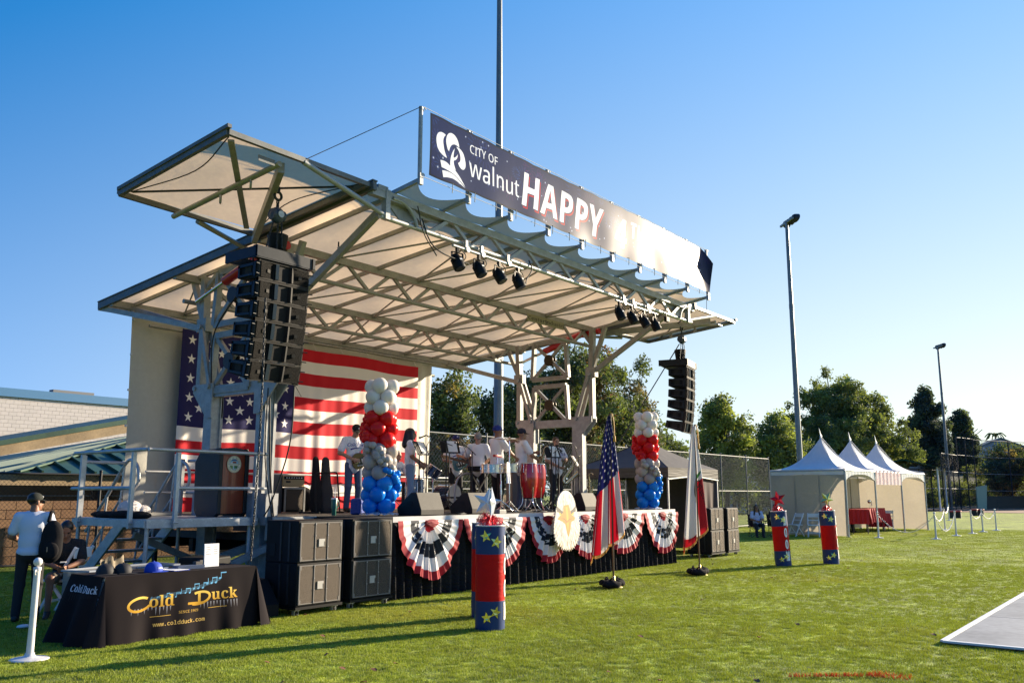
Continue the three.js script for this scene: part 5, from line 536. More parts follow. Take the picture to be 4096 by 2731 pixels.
// ---------------------------------------------------------------- lectern
{
  const o = thing('lectern', 'lectern with wood front panel and round seal on the side platform', 'lectern', [8.58, DECK - 0.002, -12.55], 0.02), w = 0.50, d = 0.58;
  M.lecternSide = mat([0.022, 0.023, 0.025], 0.5, { map: tx(T.dust, 1), bumpMap: tx(T.fine, 6), bumpScale: 0.001 }); M.cherry = mat(0xffffff, 0.38, { clearcoat: 0.3, map: canvasTex(256, 512, (g, W, H) => { g.fillStyle = '#a5421f'; g.fillRect(0, 0, W, H); const R = rng(4); for (let k = 0; k < 320; k++) { g.strokeStyle = R() < 0.5 ? 'rgba(60,15,5,.18)' : 'rgba(170,80,40,.16)'; g.lineWidth = 0.6 + R() * 1.6; const x = R() * W; g.beginPath(); g.moveTo(x, 0); g.bezierCurveTo(x + 8 * (R() - 0.5), H * 0.3, x + 14 * (R() - 0.5), H * 0.6, x + 6 * (R() - 0.5), H); g.stroke(); } }) });
  const side = (x) => plate([[0.22, 0.0], [0.30, 0.06], [0.30, 0.98], [0.26, 1.07], [-0.22, 1.02], [-0.34, 0.86], [-0.30, 0.1], [-0.22, 0.0]], 0.05, 0.012).rotateY(-PI / 2).translate(x + 0.025, 0, 0);
  part(o, 'side_panel', side(-w / 2), M.lecternSide); part(o, 'side_panel', side(w / 2), M.lecternSide);
  const fp = grid(16, 20, (u, v) => [-w / 2 + 0.035 + (w - 0.07) * u, 0.05 + v * (0.94 + 0.07 * Math.sin(PI * u)), 0.285 + 0.02 * Math.sin(PI * u)]); const f = part(o, 'front_panel', fp, M.cherry); part(o, 'back_board', box(w, 0.95, 0.03, 0, 0.5, 0.2), M.lecternSide);
  part(o, 'top', [plate([[-w / 2 - 0.02, 0], [w / 2 + 0.02, 0], [w / 2 + 0.02, 0.02], [w * 0.25, 0.075], [0, 0.09], [-w * 0.25, 0.075], [-w / 2 - 0.02, 0.02]], 0.5, 0.008).translate(0, 1.0, -0.2)], mat([0.05, 0.05, 0.05], 0.6));
  const seal = canvasTex(256, 256, (g) => { g.fillStyle = '#e7dfc4'; g.beginPath(); g.arc(128, 128, 127, 0, 7); g.fill(); g.fillStyle = '#d9b23c'; g.beginPath(); g.arc(128, 128, 118, 0, 7); g.fill(); g.fillStyle = '#f2ead0'; g.beginPath(); g.arc(128, 128, 112, 0, 7); g.fill(); g.save(); g.beginPath(); g.arc(128, 128, 78, 0, 7); g.clip(); g.fillStyle = '#9cc4d8'; g.fillRect(40, 40, 180, 180); g.fillStyle = '#d8cfae'; g.fillRect(40, 118, 180, 40); g.fillStyle = '#a24b2a'; g.fillRect(100, 86, 66, 26); g.fillStyle = '#e8e2d6'; g.fillRect(58, 100, 44, 20); g.fillStyle = '#4d7a3a'; g.fillRect(130, 150, 60, 40); g.fillStyle = '#7e9a52'; g.beginPath(); g.arc(80, 176, 30, 0, 7); g.fill(); g.fillStyle = '#e9e6dd'; g.fillRect(108, 140, 8, 60); g.fillRect(52, 140, 150, 6); g.fillStyle = '#3a5a8a'; g.fillRect(60, 56, 130, 18); g.restore(); g.strokeStyle = '#6a5120'; g.lineWidth = 3; g.beginPath(); g.arc(128, 128, 79, 0, 7); g.stroke(); g.fillStyle = '#2a2a3a'; g.font = 'bold 26px serif'; g.textAlign = 'center'; const arc = (s, r, a0, st, flip) => { [...s].forEach((c, i) => { const a = a0 + (i - (s.length - 1) / 2) * st; g.save(); g.translate(128 + Math.cos(a) * r, 128 + Math.sin(a) * r); g.rotate(a + (flip ? -PI / 2 : PI / 2)); g.fillText(c, 0, flip ? 9 : 9); g.restore(); }); }; arc('CITY OF WALNUT', 95, -PI / 2, 0.235); arc('CALIFORNIA', 95, PI / 2, -0.235, true); });
  const sg = new THREE.CircleGeometry(0.135, 40); sg.translate(-0.01, 0.83, 0.312); part(f, 'seal', strip(sg), mat(0xffffff, 0.5, { map: seal }));
}
// ---------------------------------------------------------------- merchandise table
{
  const x0 = 5.0, x1 = 6.92, zf = -9.33, zb = -10.03, h = 0.70, o = thing('merchandise_table', 'table under a black printed cloth at the left on the lawn', 'table');
  part(o, 'table_top', rbox(x1 - x0, 0.03, zf - zb, (x0 + x1) / 2, h - 0.02, (zf + zb) / 2, 0.008), M.white); for (const [a, b] of [[x0 + 0.15, zf - 0.12], [x1 - 0.15, zf - 0.12], [x0 + 0.15, zb + 0.12], [x1 - 0.15, zb + 0.12]]) part(o, 'leg', rod([a, 0, b], [a, h - 0.03, b], 0.015, 8), M.darkSteel);
  const tex = canvasTex(1536, 640, (g, w, H) => { g.fillStyle = '#1c1618'; g.fillRect(0, 0, w, H); const gold = g.createLinearGradient(0, 210, 0, 330); gold.addColorStop(0, '#e9c763'); gold.addColorStop(1, '#b98a2c'); g.strokeStyle = '#6fa8c8'; g.fillStyle = '#6fb0d8';
    for (let s = 0; s < 4; s++) { g.lineWidth = 2; g.beginPath(); g.moveTo(430, 240 + s * 9); g.bezierCurveTo(640, 200 + s * 9, 800, 210 + s * 8, 1130, 90 + s * 9); g.stroke(); } for (let k = 0; k < 16; k++) { const t = k / 15, x = 440 + 690 * t, y = 255 - 60 * t - 95 * t * t + (k % 3) * 12, q = 0.7 + t * 0.8; g.beginPath(); g.ellipse(x, y, 9 * q, 7 * q, -0.4, 0, 7); g.fill(); g.fillRect(x + 6 * q, y - 42 * q, 4 * q, 42 * q); if (k % 2) g.fillRect(x + 6 * q, y - 42 * q, 40 * q, 8 * q); }
    const drip = (x, y, L) => { g.fillStyle = 'rgba(200,205,215,.55)'; g.beginPath(); g.moveTo(x - 7, y); g.lineTo(x + 7, y); g.lineTo(x, y + L); g.fill(); }; const R = rng(6); for (const [a, b] of [[250, 640], [860, 1320]]) for (let x = a; x < b; x += 34) drip(x, 330, 30 + 60 * R());
    g.fillStyle = gold; g.font = 'bold 150px serif'; g.fillText('old', 420, 330); g.fillText('uck', 1035, 315); g.lineWidth = 24; g.strokeStyle = gold; g.beginPath(); g.ellipse(330, 290, 110, 62, -0.15, 0.5, 5.6); g.stroke(); g.beginPath(); g.ellipse(910, 285, 110, 58, -0.2, -1.9, 2.4); g.stroke(); g.fillRect(900, 232, 26, 110); g.beginPath(); g.moveTo(790, 330); g.lineTo(960, 336); g.stroke();
    g.fillStyle = '#c8a04a'; g.fillRect(440, 420, 190, 5); g.fillRect(1000, 392, 190, 5); g.font = '38px serif'; g.fillText('SINCE 1969', 700, 418); g.font = 'bold 52px monospace'; g.fillStyle = '#c9a65a'; g.fillText('www.coldduck.com', 470, 520); });
  M.tableCloth = mat([0.016, 0.012, 0.014], 0.9, { specularIntensity: 0.3, bumpMap: tx(T.weave, 10), bumpScale: 0.0008 });
  const cloth = thing('printed_tablecloth', 'black cloth with gold band lettering draped over the merchandise table', 'tablecloth');
  part(cloth, 'front_drop', grid(90, 24, (u, v) => { const d = 1 - v; return [x0 + (x1 - x0) * u + (u - 0.5) * 0.10 * d, 0.008 + (h + 0.004) * v, zf + 0.012 + 0.05 * d + d * (0.018 * Math.sin(u * 17) + 0.05 * Math.exp(-Math.pow((u - 0.12) * 12, 2)) + 0.012 * Math.sin(u * 41))]; }), mat(0xffffff, 0.9, { specularIntensity: 0.3, map: tex, bumpMap: tx(T.weave, 40, 16), bumpScale: 0.0008 }));
  const sideT = canvasTex(512, 512, (g) => { g.fillStyle = '#1c1618'; g.fillRect(0, 0, 512, 512); g.fillStyle = '#c9cddb'; g.font = 'bold 74px serif'; g.fillText('Cold Duck', 90, 130); g.strokeStyle = 'rgba(190,195,210,.5)'; for (let k = 0; k < 14; k++) { g.beginPath(); g.moveTo(100 + k * 24, 138); g.lineTo(100 + k * 24, 160 + (k * 37) % 40); g.stroke(); } });
  part(cloth, 'side_drop', grid(40, 20, (u, v) => { const d = 1 - v; return [x0 - 0.012 - 0.20 * d - d * 0.05 * Math.sin(u * 12), 0.008 + (h + 0.004) * v, zb - 0.10 * d + (zf - zb + 0.15 * d) * u]; }), mat(0xffffff, 0.9, { specularIntensity: 0.3, map: sideT })); part(cloth, 'side_drop', grid(40, 20, (u, v) => { const d = 1 - v; return [x1 + 0.012 + 0.22 * d + d * 0.05 * Math.sin(u * 12), 0.008 + (h + 0.004) * v, zf + 0.06 * d - (zf - zb) * u]; }), M.tableCloth);
  part(cloth, 'corner_fold', grid(8, 20, (u, v) => { const d = 1 - v, a = u * PI / 2; return [x0 - 0.012 - (0.20 * d) * Math.cos(a) + 0.02 * (1 - u), 0.008 + (h + 0.004) * v, zf + 0.012 + (0.02 + 0.12 * d) * Math.sin(a)]; }), M.tableCloth); part(cloth, 'corner_fold', grid(8, 20, (u, v) => { const d = 1 - v, a = u * PI / 2; return [x1 + 0.012 + 0.22 * d * Math.cos(a), 0.008 + (h + 0.004) * v, zf + 0.012 + 0.14 * d * Math.sin(a)]; }), M.tableCloth);
  part(cloth, 'top_sheet', box(x1 - x0 + 0.02, 0.006, zf - zb + 0.02, (x0 + x1) / 2, h + 0.008, (zf + zb) / 2), M.tableCloth);
  const ty = h + 0.012;
  const cap = (label, x, z, ry, m, txt) => { const c = thing('cap', label, 'cap', [x, ty, z], ry, 'caps for sale'); part(c, 'crown', lathe([[0.0, 0.115], [0.045, 0.11], [0.08, 0.085], [0.098, 0.04], [0.1, 0.0], [0.094, 0.0]], 20), m); part(c, 'brim', grid(12, 4, (u, v) => { const a = -1.1 + 2.2 * u, r = 0.095 + 0.075 * v * Math.cos(a * 0.9); return [Math.sin(a) * r * 1.02, 0.012 - 0.006 * v, Math.cos(a) * r]; }), m); part(c, 'button', ball(0.01, 0, 0.116, 0, 1, 1, 1, 8, 6), m); if (txt) part(c, 'lettering', grid(8, 2, (u, v) => { const a = -0.55 + 1.1 * u, y = 0.03 + 0.035 * v, r = 0.1 - 0.012 * v + 0.002; return [Math.sin(a) * r, y, Math.cos(a) * r]; }), mat(0xffffff, 0.7, { map: canvasTex(256, 64, (g) => { g.fillStyle = '#123a9c'; g.fillRect(0, 0, 256, 64); g.fillStyle = '#f2f2f2'; g.font = 'italic bold 46px serif'; g.fillText('Cold Duck', 20, 48); }) })); };
  const blue = mat([0.012, 0.055, 0.42], 0.7); cap('bright blue cap with white script on the merchandise table', 5.66, -9.50, 0.5, blue, true); const dk = mat([0.012, 0.012, 0.015], 0.7); cap('black cap at the left end of the merchandise table', 5.16, -9.62, -0.4, dk); cap('dark cap beside the blue cap on the merchandise table', 5.34, -9.58, 0.3, dk);
  const s = thing('price_sign', 'white printed price sign standing on the merchandise table', 'sign', [6.48, ty, -9.60], 0.05); part(s, 'card', [rbox(0.215, 0.275, 0.008, 0, 0.14, 0, 0.003).rotateX(-0.06)], M.white); const sgx = grid(1, 1, (u, v) => [-0.103 + 0.206 * u, 0.005 + 0.265 * v, 0.0062 + 0.0]); sgx.rotateX(-0.06); part(s, 'print', sgx, mat(0xffffff, 0.6, { map: canvasTex(256, 330, (g) => { g.fillStyle = '#dfe0e2'; g.fillRect(0, 0, 256, 330); g.fillStyle = '#33343a'; g.font = 'bold 20px sans-serif'; [['T-SHIRTS', '$20.00'], ['T-SHIRTS', '$25.00'], ['HATS', '$25.00'], ['HENDOW', '$40.00']].forEach(([a, b], i) => { g.fillText(a, 22, 48 + i * 34); g.fillText(b, 168, 48 + i * 34); }); g.font = '10px sans-serif'; g.fillText('(OR 2XL LARGER)', 48, 98); g.strokeStyle = '#a5a9b8'; for (let k = 0; k < 9; k++) { g.beginPath(); g.moveTo(40 + (k % 3) * 12, 190 + k * 14); g.lineTo(220 - (k % 4) * 12, 190 + k * 14); g.stroke(); } }) })); part(s, 'stand', box(0.08, 0.09, 0.05, -0.12, 0.045, -0.03), mat([0.09, 0.085, 0.08], 0.7));
  single('card_holder', 'small dark box beside the price sign', 'box', rbox(0.09, 0.075, 0.07, 0, 0.038, 0, 0.006), mat([0.08, 0.07, 0.06], 0.7), undefined, [6.30, ty, -9.62]); const cb = thing('clipboard', 'blue clipboard with white sheet on the merchandise table', 'clipboard', [5.92, ty, -9.52], 0.2); part(cb, 'board', rbox(0.23, 0.008, 0.3, 0, 0.006, 0, 0.003), blue); part(cb, 'sheet', box(0.21, 0.003, 0.27, -0.02, 0.012, 0.02), M.white); part(cb, 'clip', rbox(0.08, 0.02, 0.03, 0, 0.022, -0.13, 0.005), M.chrome);
  const ds = thing('disc_stack', 'flat stack of music discs on the merchandise table', 'discs', [6.16, ty, -9.58], -0.1); const cm = mat([0.10, 0.13, 0.2], 0.3); for (let k = 0; k < 4; k++) part(ds, 'disc_case', rbox(0.34 - 0.01 * (k % 2), 0.009, 0.14, 0.004 * (k % 2), 0.006 + k * 0.0105, 0, 0.002), cm);
  const tub = (label, x, y, z, ry) => { const t = thing('storage_tub', label, 'tub', [x, y, z], ry, 'clear storage tubs'); part(t, 'shell', [box(0.6, 0.01, 0.4, 0, 0.01, 0), box(0.6, 0.3, 0.008, 0, 0.16, 0.2), box(0.6, 0.3, 0.008, 0, 0.16, -0.2), box(0.008, 0.3, 0.4, -0.3, 0.16, 0), box(0.008, 0.3, 0.4, 0.3, 0.16, 0)], mat([0.45, 0.48, 0.52], 0.3, { transmission: 0.75, thickness: 0 })); part(t, 'rim', [box(0.64, 0.02, 0.03, 0, 0.31, 0.21), box(0.64, 0.02, 0.03, 0, 0.31, -0.21), box(0.03, 0.02, 0.4, -0.31, 0.31, 0), box(0.03, 0.02, 0.4, 0.31, 0.31, 0)], mat([0.28, 0.31, 0.36], 0.3)); part(t, 'contents', [box(0.5, 0.18, 0.32, 0, 0.11, 0), box(0.2, 0.1, 0.2, 0.1, 0.24, 0.02, 0.4)], mat([0.03, 0.045, 0.09], 0.8)); }; tub('clear storage tub at the left behind the merchandise table', 5.72, 0.36, -10.9, 0.3); tub('lower storage tub under the clear one at the left', 5.72, 0.02, -10.9, 0.25); tub('clear storage tub behind the merchandise table, right of the first', 6.45, 0.36, -10.95, 0.1); tub('storage tub under the right-hand clear tub', 6.45, 0.02, -10.95, 0.1);
  single('shopping_bag', 'patterned shopping bag standing in the clear tub', 'bag', [grid(14, 10, (u, v) => [(u - 0.5) * 0.3 + 0.03 * v, 0.30 * v + 0.04 * Math.sin(u * 9) * v, 0.05 + 0.02 * Math.sin(u * 12 + v * 5)]), grid(14, 10, (u, v) => [(u - 0.5) * 0.3 + 0.05 * v, 0.26 * v + 0.03 * Math.sin(u * 7 + 1) * v, -0.05 + 0.02 * Math.sin(u * 10 + v * 4)])], mat([0.34, 0.27, 0.17], 0.7, { map: tx(T.dust, 4) }), undefined, [5.85, 0.50, -10.8], 0.3);
  const bk = thing('stage_gear_case', 'large black speaker case in the shade under the side platform', 'case', [7.45, 0, -11.2], 0.4); part(bk, 'case_body', rbox(0.55, 0.72, 0.5, 0, 0.36, 0, 0.03), M.blackBox); const b2 = thing('floor_monitor', 'black floor monitor on the ground left of the subwoofers', 'loudspeaker', [7.35, 0, -10.05], -0.2); part(b2, 'cabinet', plate([[0, 0], [0.6, 0], [0.6, 0.16], [0.25, 0.45], [0, 0.45]], 0.62, 0.01).rotateY(-PI / 2).translate(0.3, 0, -0.3), M.blackBox);
  const rb = thing('red_bundle', 'red bundle under the side platform', 'bundle', [7.3, 0.0, -12.2]); part(rb, 'cloth', [ball(0.16, 0, 0.36, 0, 1.6, 0.5, 0.9), box(0.5, 0.3, 0.3, 0, 0.15, 0)], M.red); const lt = single('litter', 'small crumpled white plastic litter on the lawn by the stanchion', 'litter', [ball(0.06, 0, 0.025, 0, 1.5, 0.4, 1, 9, 6), ball(0.05, 0.08, 0.02, 0.03, 1.3, 0.4, 1, 8, 6)], M.white, undefined, [5.1, 0, -11.3]);
}
// ---------------------------------------------------------------- giant firecrackers
{
  M.fcBlue = mat([0.028, 0.06, 0.17], 0.5, { specularIntensity: 0.35, map: tx(T.soft, 1) }); M.fcRed = mat([0.66, 0.004, 0.004], 0.5, { specularIntensity: 0.3, map: tx(T.soft, 1), bumpMap: tx(T.wrinkle, 1.2), bumpScale: 0.006 }); M.foil = mat([0.62, 0.60, 0.20], 0.16, { metalness: 0.85 }); M.silverStar = mat([0.66, 0.70, 0.76], 0.3); M.tinsel = mat([0.62, 0.01, 0.03], 0.2, { metalness: 0.6 });
  const boom = canvasTex(128, 640, (g, w, h) => { g.clearRect(0, 0, w, h); g.textAlign = 'center'; g.font = 'bold 148px serif'; [...'BOOM'].forEach((c, i) => { g.lineWidth = 16; g.strokeStyle = '#f1efe9'; g.strokeText(c, 64, 142 + i * 156); g.fillStyle = '#f7f5f0'; g.fillText(c, 64, 142 + i * 156); }); });
  const cracker = (label, x, z, ry, lean, starRot, starMat, letterA) => { const r = 0.178, H = 1.21, o = thing('giant_firecracker', label, 'firecracker prop', [x, 0, z], ry, 'giant firecracker props'); o.rotation.z = lean; const band = (y0, y1, m, n) => part(o, n, strip(new THREE.CylinderGeometry(r, r, y1 - y0, 48, 1, true).translate(0, (y0 + y1) / 2, 0)), m); band(0, 0.335, M.fcBlue, 'blue_band'); band(0.335, 0.875, M.fcRed, 'red_band'); band(0.875, H, M.fcBlue, 'blue_band'); part(o, 'rim', [strip(new THREE.TorusGeometry(r, 0.008, 6, 40).rotateX(PI / 2).translate(0, H, 0)), disc(r - 0.004, 0.01, 0, H - 0.04, 0, 36)], M.white);
    const patch = (a, y, q, tilt) => { const g = plate(star(q, q * 0.42, PI / 2 + tilt), 0.004), p = g.attributes.position; for (let i = 0; i < p.count; i++) { const ang = a + p.getX(i) / r, rr = r + 0.004 + p.getZ(i); p.setXYZ(i, Math.sin(ang) * rr, y + p.getY(i), Math.cos(ang) * rr); } g.computeVertexNormals(); part(o, 'foil_star', g, M.foil); }; for (const [a, y, q, t] of [[-0.30, 1.09, 0.075, 0.2], [0.42, 1.02, 0.08, -0.25], [-0.22, 0.15, 0.07, 0.1], [0.38, 0.21, 0.075, -0.3], [-1.7, 1.05, 0.08, 0], [2.2, 1.0, 0.08, 0.3], [-1.9, 0.17, 0.08, 0.2], [2.4, 0.18, 0.08, 0]]) patch(a, y, q, t);
    const lt = grid(10, 2, (u, v) => { const a = letterA - 0.26 + 0.52 * u, rr = r + 0.006; return [Math.sin(a) * rr, 0.08 + v * 1.06, Math.cos(a) * rr]; }); const alpha = mat(0xffffff, 0.5, { map: boom, transparent: true, alphaTest: 0.5 }); part(o, 'lettering', lt, alpha);
    part(o, 'stick', rod([0, H - 0.05, 0], [0.02, H + 0.16, 0], 0.008, 6), M.white); const st = new THREE.BufferGeometry(), P = star(0.20, 0.085), v = []; for (let i = 0; i < 10; i++) { const a = P[i], b = P[(i + 1) % 10]; for (const s of [0.05, -0.05]) v.push(...a, 0, ...b, 0, 0, 0, s); } st.setAttribute('position', new THREE.Float32BufferAttribute(v, 3)); st.computeVertexNormals(); const sm = part(o, 'star_topper', strip(st), starMat); sm.position.set(0.02, H + 0.27, 0); sm.rotation.set(...starRot);
    const R = rng(Math.round(x * 100)), tn = []; for (let k = 0; k < 80; k++) { const a = R() * 6.3, q = 0.04 + 0.12 * R(); tn.push(pipe([[0, H + 0.12 * R(), 0], [Math.cos(a) * q * 0.6, H + 0.14 * R(), Math.sin(a) * q * 0.6], [Math.cos(a) * q * 1.15, H - 0.12 * R(), Math.sin(a) * q * 1.3]], 0.003, 3, 5)); } const tt = part(o, 'tinsel', tn, M.tinsel); tt.userData.kind = 'stuff'; };
  const toCam = (x, z) => Math.atan2(-x, -z); // facing the lawn side
  cracker('giant red and blue firecracker prop nearest the camera with edge-on star', 8.48, -6.84, toCam(8.48, -6.84), 0, [0, 1.45, 0.15], M.silverStar, 1.35); cracker('giant firecracker prop hidden just behind the nearest one with white star', 9.24, -7.54, toCam(9.24, -7.54) - 0.1, 0, [0.1, 0.1, -0.2], M.silverStar, 1.5);
  cracker('giant firecracker prop at right with BOOM lettering turned forward', 19.85, -7.5, toCam(19.85, -7.5) + 0.1, 0.05, [0.2, 0.2, 0.15], M.tinsel, 0.62); cracker('giant firecracker prop rightmost on the lawn with golden star', 21.03, -6.81, toCam(21.03, -6.81), 0.03, [0.3, 0.6, 0.6], M.foil, 1.4);
}
// ---------------------------------------------------------------- flags on poles
function poleFlag(name, label, x, z, tex, seed, spread, face) {
  const o = thing(name, label, 'flag', [x, 0, z], face, 'flags on wooden poles'), R = rng(seed); part(o, 'pole', rod([0, 0.06, 0], [0.0, 3.0, 0], 0.016, 10), mat([0.10, 0.045, 0.02], 0.4, { clearcoat: 0.4 })); part(o, 'base', [lathe([[0, 0], [0.15, 0], [0.155, 0.02], [0.06, 0.06], [0.03, 0.14], [0.024, 0.2], [0, 0.2]], 20)], mat([0.55, 0.42, 0.15], 0.35, { metalness: 0.7 }));
  const edge = (u, v) => { const w = (0.035 + spread * Math.pow(v, 0.8)), f = u * 5 * PI, len = 1 - 0.20 * u - 0.02 * Math.sin(f); return [-0.03 + (u - 0.62) * w * 1.15 + 0.03 * v * Math.sin(f * 0.9 + v * 2), 2.96 - (2.96 - 0.44) * v * len, 0.02 + (0.02 + 0.085 * v) * Math.sin(f + 0.8 * v)]; };
  part(o, 'cloth', grid(70, 60, edge, (u, v) => [u, 1 - v]), mat(0xffffff, 1.0, { map: tex, transmission: 0.22, thickness: 0, sheen: 0.3, bumpMap: tx(T.weave, 12, 30), bumpScale: 0.0008 })); const fr = []; for (let k = 0; k < 110; k++) { const p = edge(k / 109, 1); fr.push(rod([p[0], p[1] + 0.005, p[2]], [p[0] + 0.008 * (R() - 0.5), p[1] - 0.05, p[2]], 0.0032, 4)); } const fg = part(o, 'fringe', fr, mat([0.72, 0.33, 0.02], 0.6)); fg.userData.kind = 'stuff';
  part(o, 'tassel', [pipe([[0.02, 3.0, 0.02], [0.045, 2.85, 0.04], [0.05, 2.6, 0.05]], 0.012, 6), lathe([[0, 0.12], [0.02, 0.1], [0.028, 0], [0, 0]], 10).translate(0.05, 2.5, 0.05)], mat([0.62, 0.3, 0.03], 0.6));
  for (const [a, b, s] of [[-0.16, 0.06, 1], [0.17, -0.03, 1.05], [0.02, -0.16, 0.9]]) { const sb = new THREE.SphereGeometry(0.17 * s, 18, 12).scale(1.05, 0.42, 0.8), p = sb.attributes.position; for (let i = 0; i < p.count; i++) p.setY(i, Math.max(-0.06, p.getY(i) + 0.012 * Math.sin(p.getX(i) * 40 + p.getZ(i) * 31))); sb.translate(0, 0.07, 0); sb.computeVertexNormals(); const q = single('sandbag', `black sandbag ${a < 0 ? 'left of' : b < -0.1 ? 'behind' : 'right of'} the ${seed === 1 ? 'stars and stripes' : 'bear'} flag pole`, 'sandbag', [strip(sb), pipe([[-0.06, 0.12, 0], [0, 0.17, 0.01], [0.07, 0.12, 0]], 0.012, 6)], M.blackCloth, 'sandbags on the flag bases', [x + a, 0, z + b], a * 3); }
  return o;
}
{
  const us = canvasTex(512, 1024, (g, w, h) => { for (let k = 0; k < 9; k++) { g.fillStyle = k % 2 ? '#e9e3dd' : '#c0142a'; g.beginPath(); g.moveTo(w * (k / 9), h * 0.3); g.lineTo(w * ((k + 1) / 9) + 1, h * 0.3); g.lineTo(w * ((k + 1) / 9) + 1, h); g.lineTo(w * (k / 9), h); g.fill(); } g.fillStyle = '#1c1f5c'; g.beginPath(); g.moveTo(0, 0); g.lineTo(w, 0); g.lineTo(w, h * 0.48); g.lineTo(w * 0.5, h * 0.53); g.lineTo(0, h * 0.56); g.fill(); g.fillStyle = '#e9e6e2'; for (let r = 0; r < 13; r++) for (let c = 0; c < 6; c++) { const x = w * (c + (r % 2 ? 0.8 : 0.3)) / 6.2, y = h * (0.03 + r * 0.038); g.save(); g.translate(x, y); g.beginPath(); star(15, 6).forEach(([a, b], i) => i ? g.lineTo(a, b) : g.moveTo(a, b)); g.fill(); g.restore(); } });
  poleFlag('furled_flag', 'stars and stripes flag hanging furled on a wooden pole before the stage', 13.44, -8.10, us, 1, 0.56, -0.75);
  const ca = canvasTex(512, 1024, (g, w, h) => { g.fillStyle = '#e9e6e3'; g.fillRect(0, 0, w, h); g.fillStyle = '#b31a26'; g.fillRect(w * 0.74, h * 0.52, w * 0.26, h * 0.5); g.beginPath(); g.moveTo(0, h * 0.9); g.lineTo(w * 0.5, h * 0.96); g.lineTo(w * 0.5, h); g.lineTo(0, h); g.fill(); g.fillStyle = '#4a2a1c'; g.beginPath(); g.ellipse(w * 0.56, h * 0.56, w * 0.13, h * 0.105, 0.15, 0, 7); g.fill(); g.fillRect(w * 0.46, h * 0.6, w * 0.07, h * 0.09); g.fillRect(w * 0.60, h * 0.6, w * 0.07, h * 0.08); g.fillStyle = '#3f7a3a'; g.beginPath(); g.ellipse(w * 0.78, h * 0.47, w * 0.1, h * 0.016, -0.5, 0, 7); g.fill(); g.save(); g.translate(w * 0.80, h * 0.50); g.rotate(PI / 2 - 0.3); g.scale(1, -1); g.fillStyle = '#3a2824'; g.font = 'bold 64px sans-serif'; g.fillText('CALIFORNIA', 0, 0); g.restore(); });
  poleFlag('furled_flag', 'white and red bear flag hanging furled on a wooden pole before the stage', 16.54, -7.97, ca, 2, 0.50, -0.65);
}
// ---------------------------------------------------------------- low white panel and paint at lower right
{ const o = thing('floor_panel', 'pale grey portable floor panel lying at the lower right corner', 'floor panel'); for (let i = 0; i < 3; i++) for (let j = 0; j < 2; j++) part(o, 'panel', box(2.40, 0.03, 2.40, 10.62 + 1.2 + i * 2.42, 0.022, -2.26 + 1.2 + j * 2.42), mat([0.40, 0.41, 0.41], 0.6, { map: tx(T.dust, 0.3) })); part(o, 'edge_strip', [box(7.3, 0.02, 0.06, 14.24, 0.035, -2.29), box(0.06, 0.02, 4.9, 10.58, 0.035, 0.16)], M.white); }
{ const R = rng(12), out = []; for (let k = 0; k < 240; k++) { const t = R(), side = R() < 0.35, x = side ? 8.3 + 0.2 * R() : 7.85 + 0.5 * t, z = side ? -2.45 + 0.35 * R() : -2.98 + 0.6 * t + 0.07 * (R() - 0.5); out.push(strip(new THREE.ConeGeometry(0.004, 0.04, 3).rotateX(1.2 * (R() - 0.5)).translate(x, 0.03, z))); } const o = single('paint_mark', 'orange spray paint line on the grass at the bottom edge', 'paint mark', out, mat([0.75, 0.09, 0.01], 0.7)); o.userData.kind = 'stuff'; }
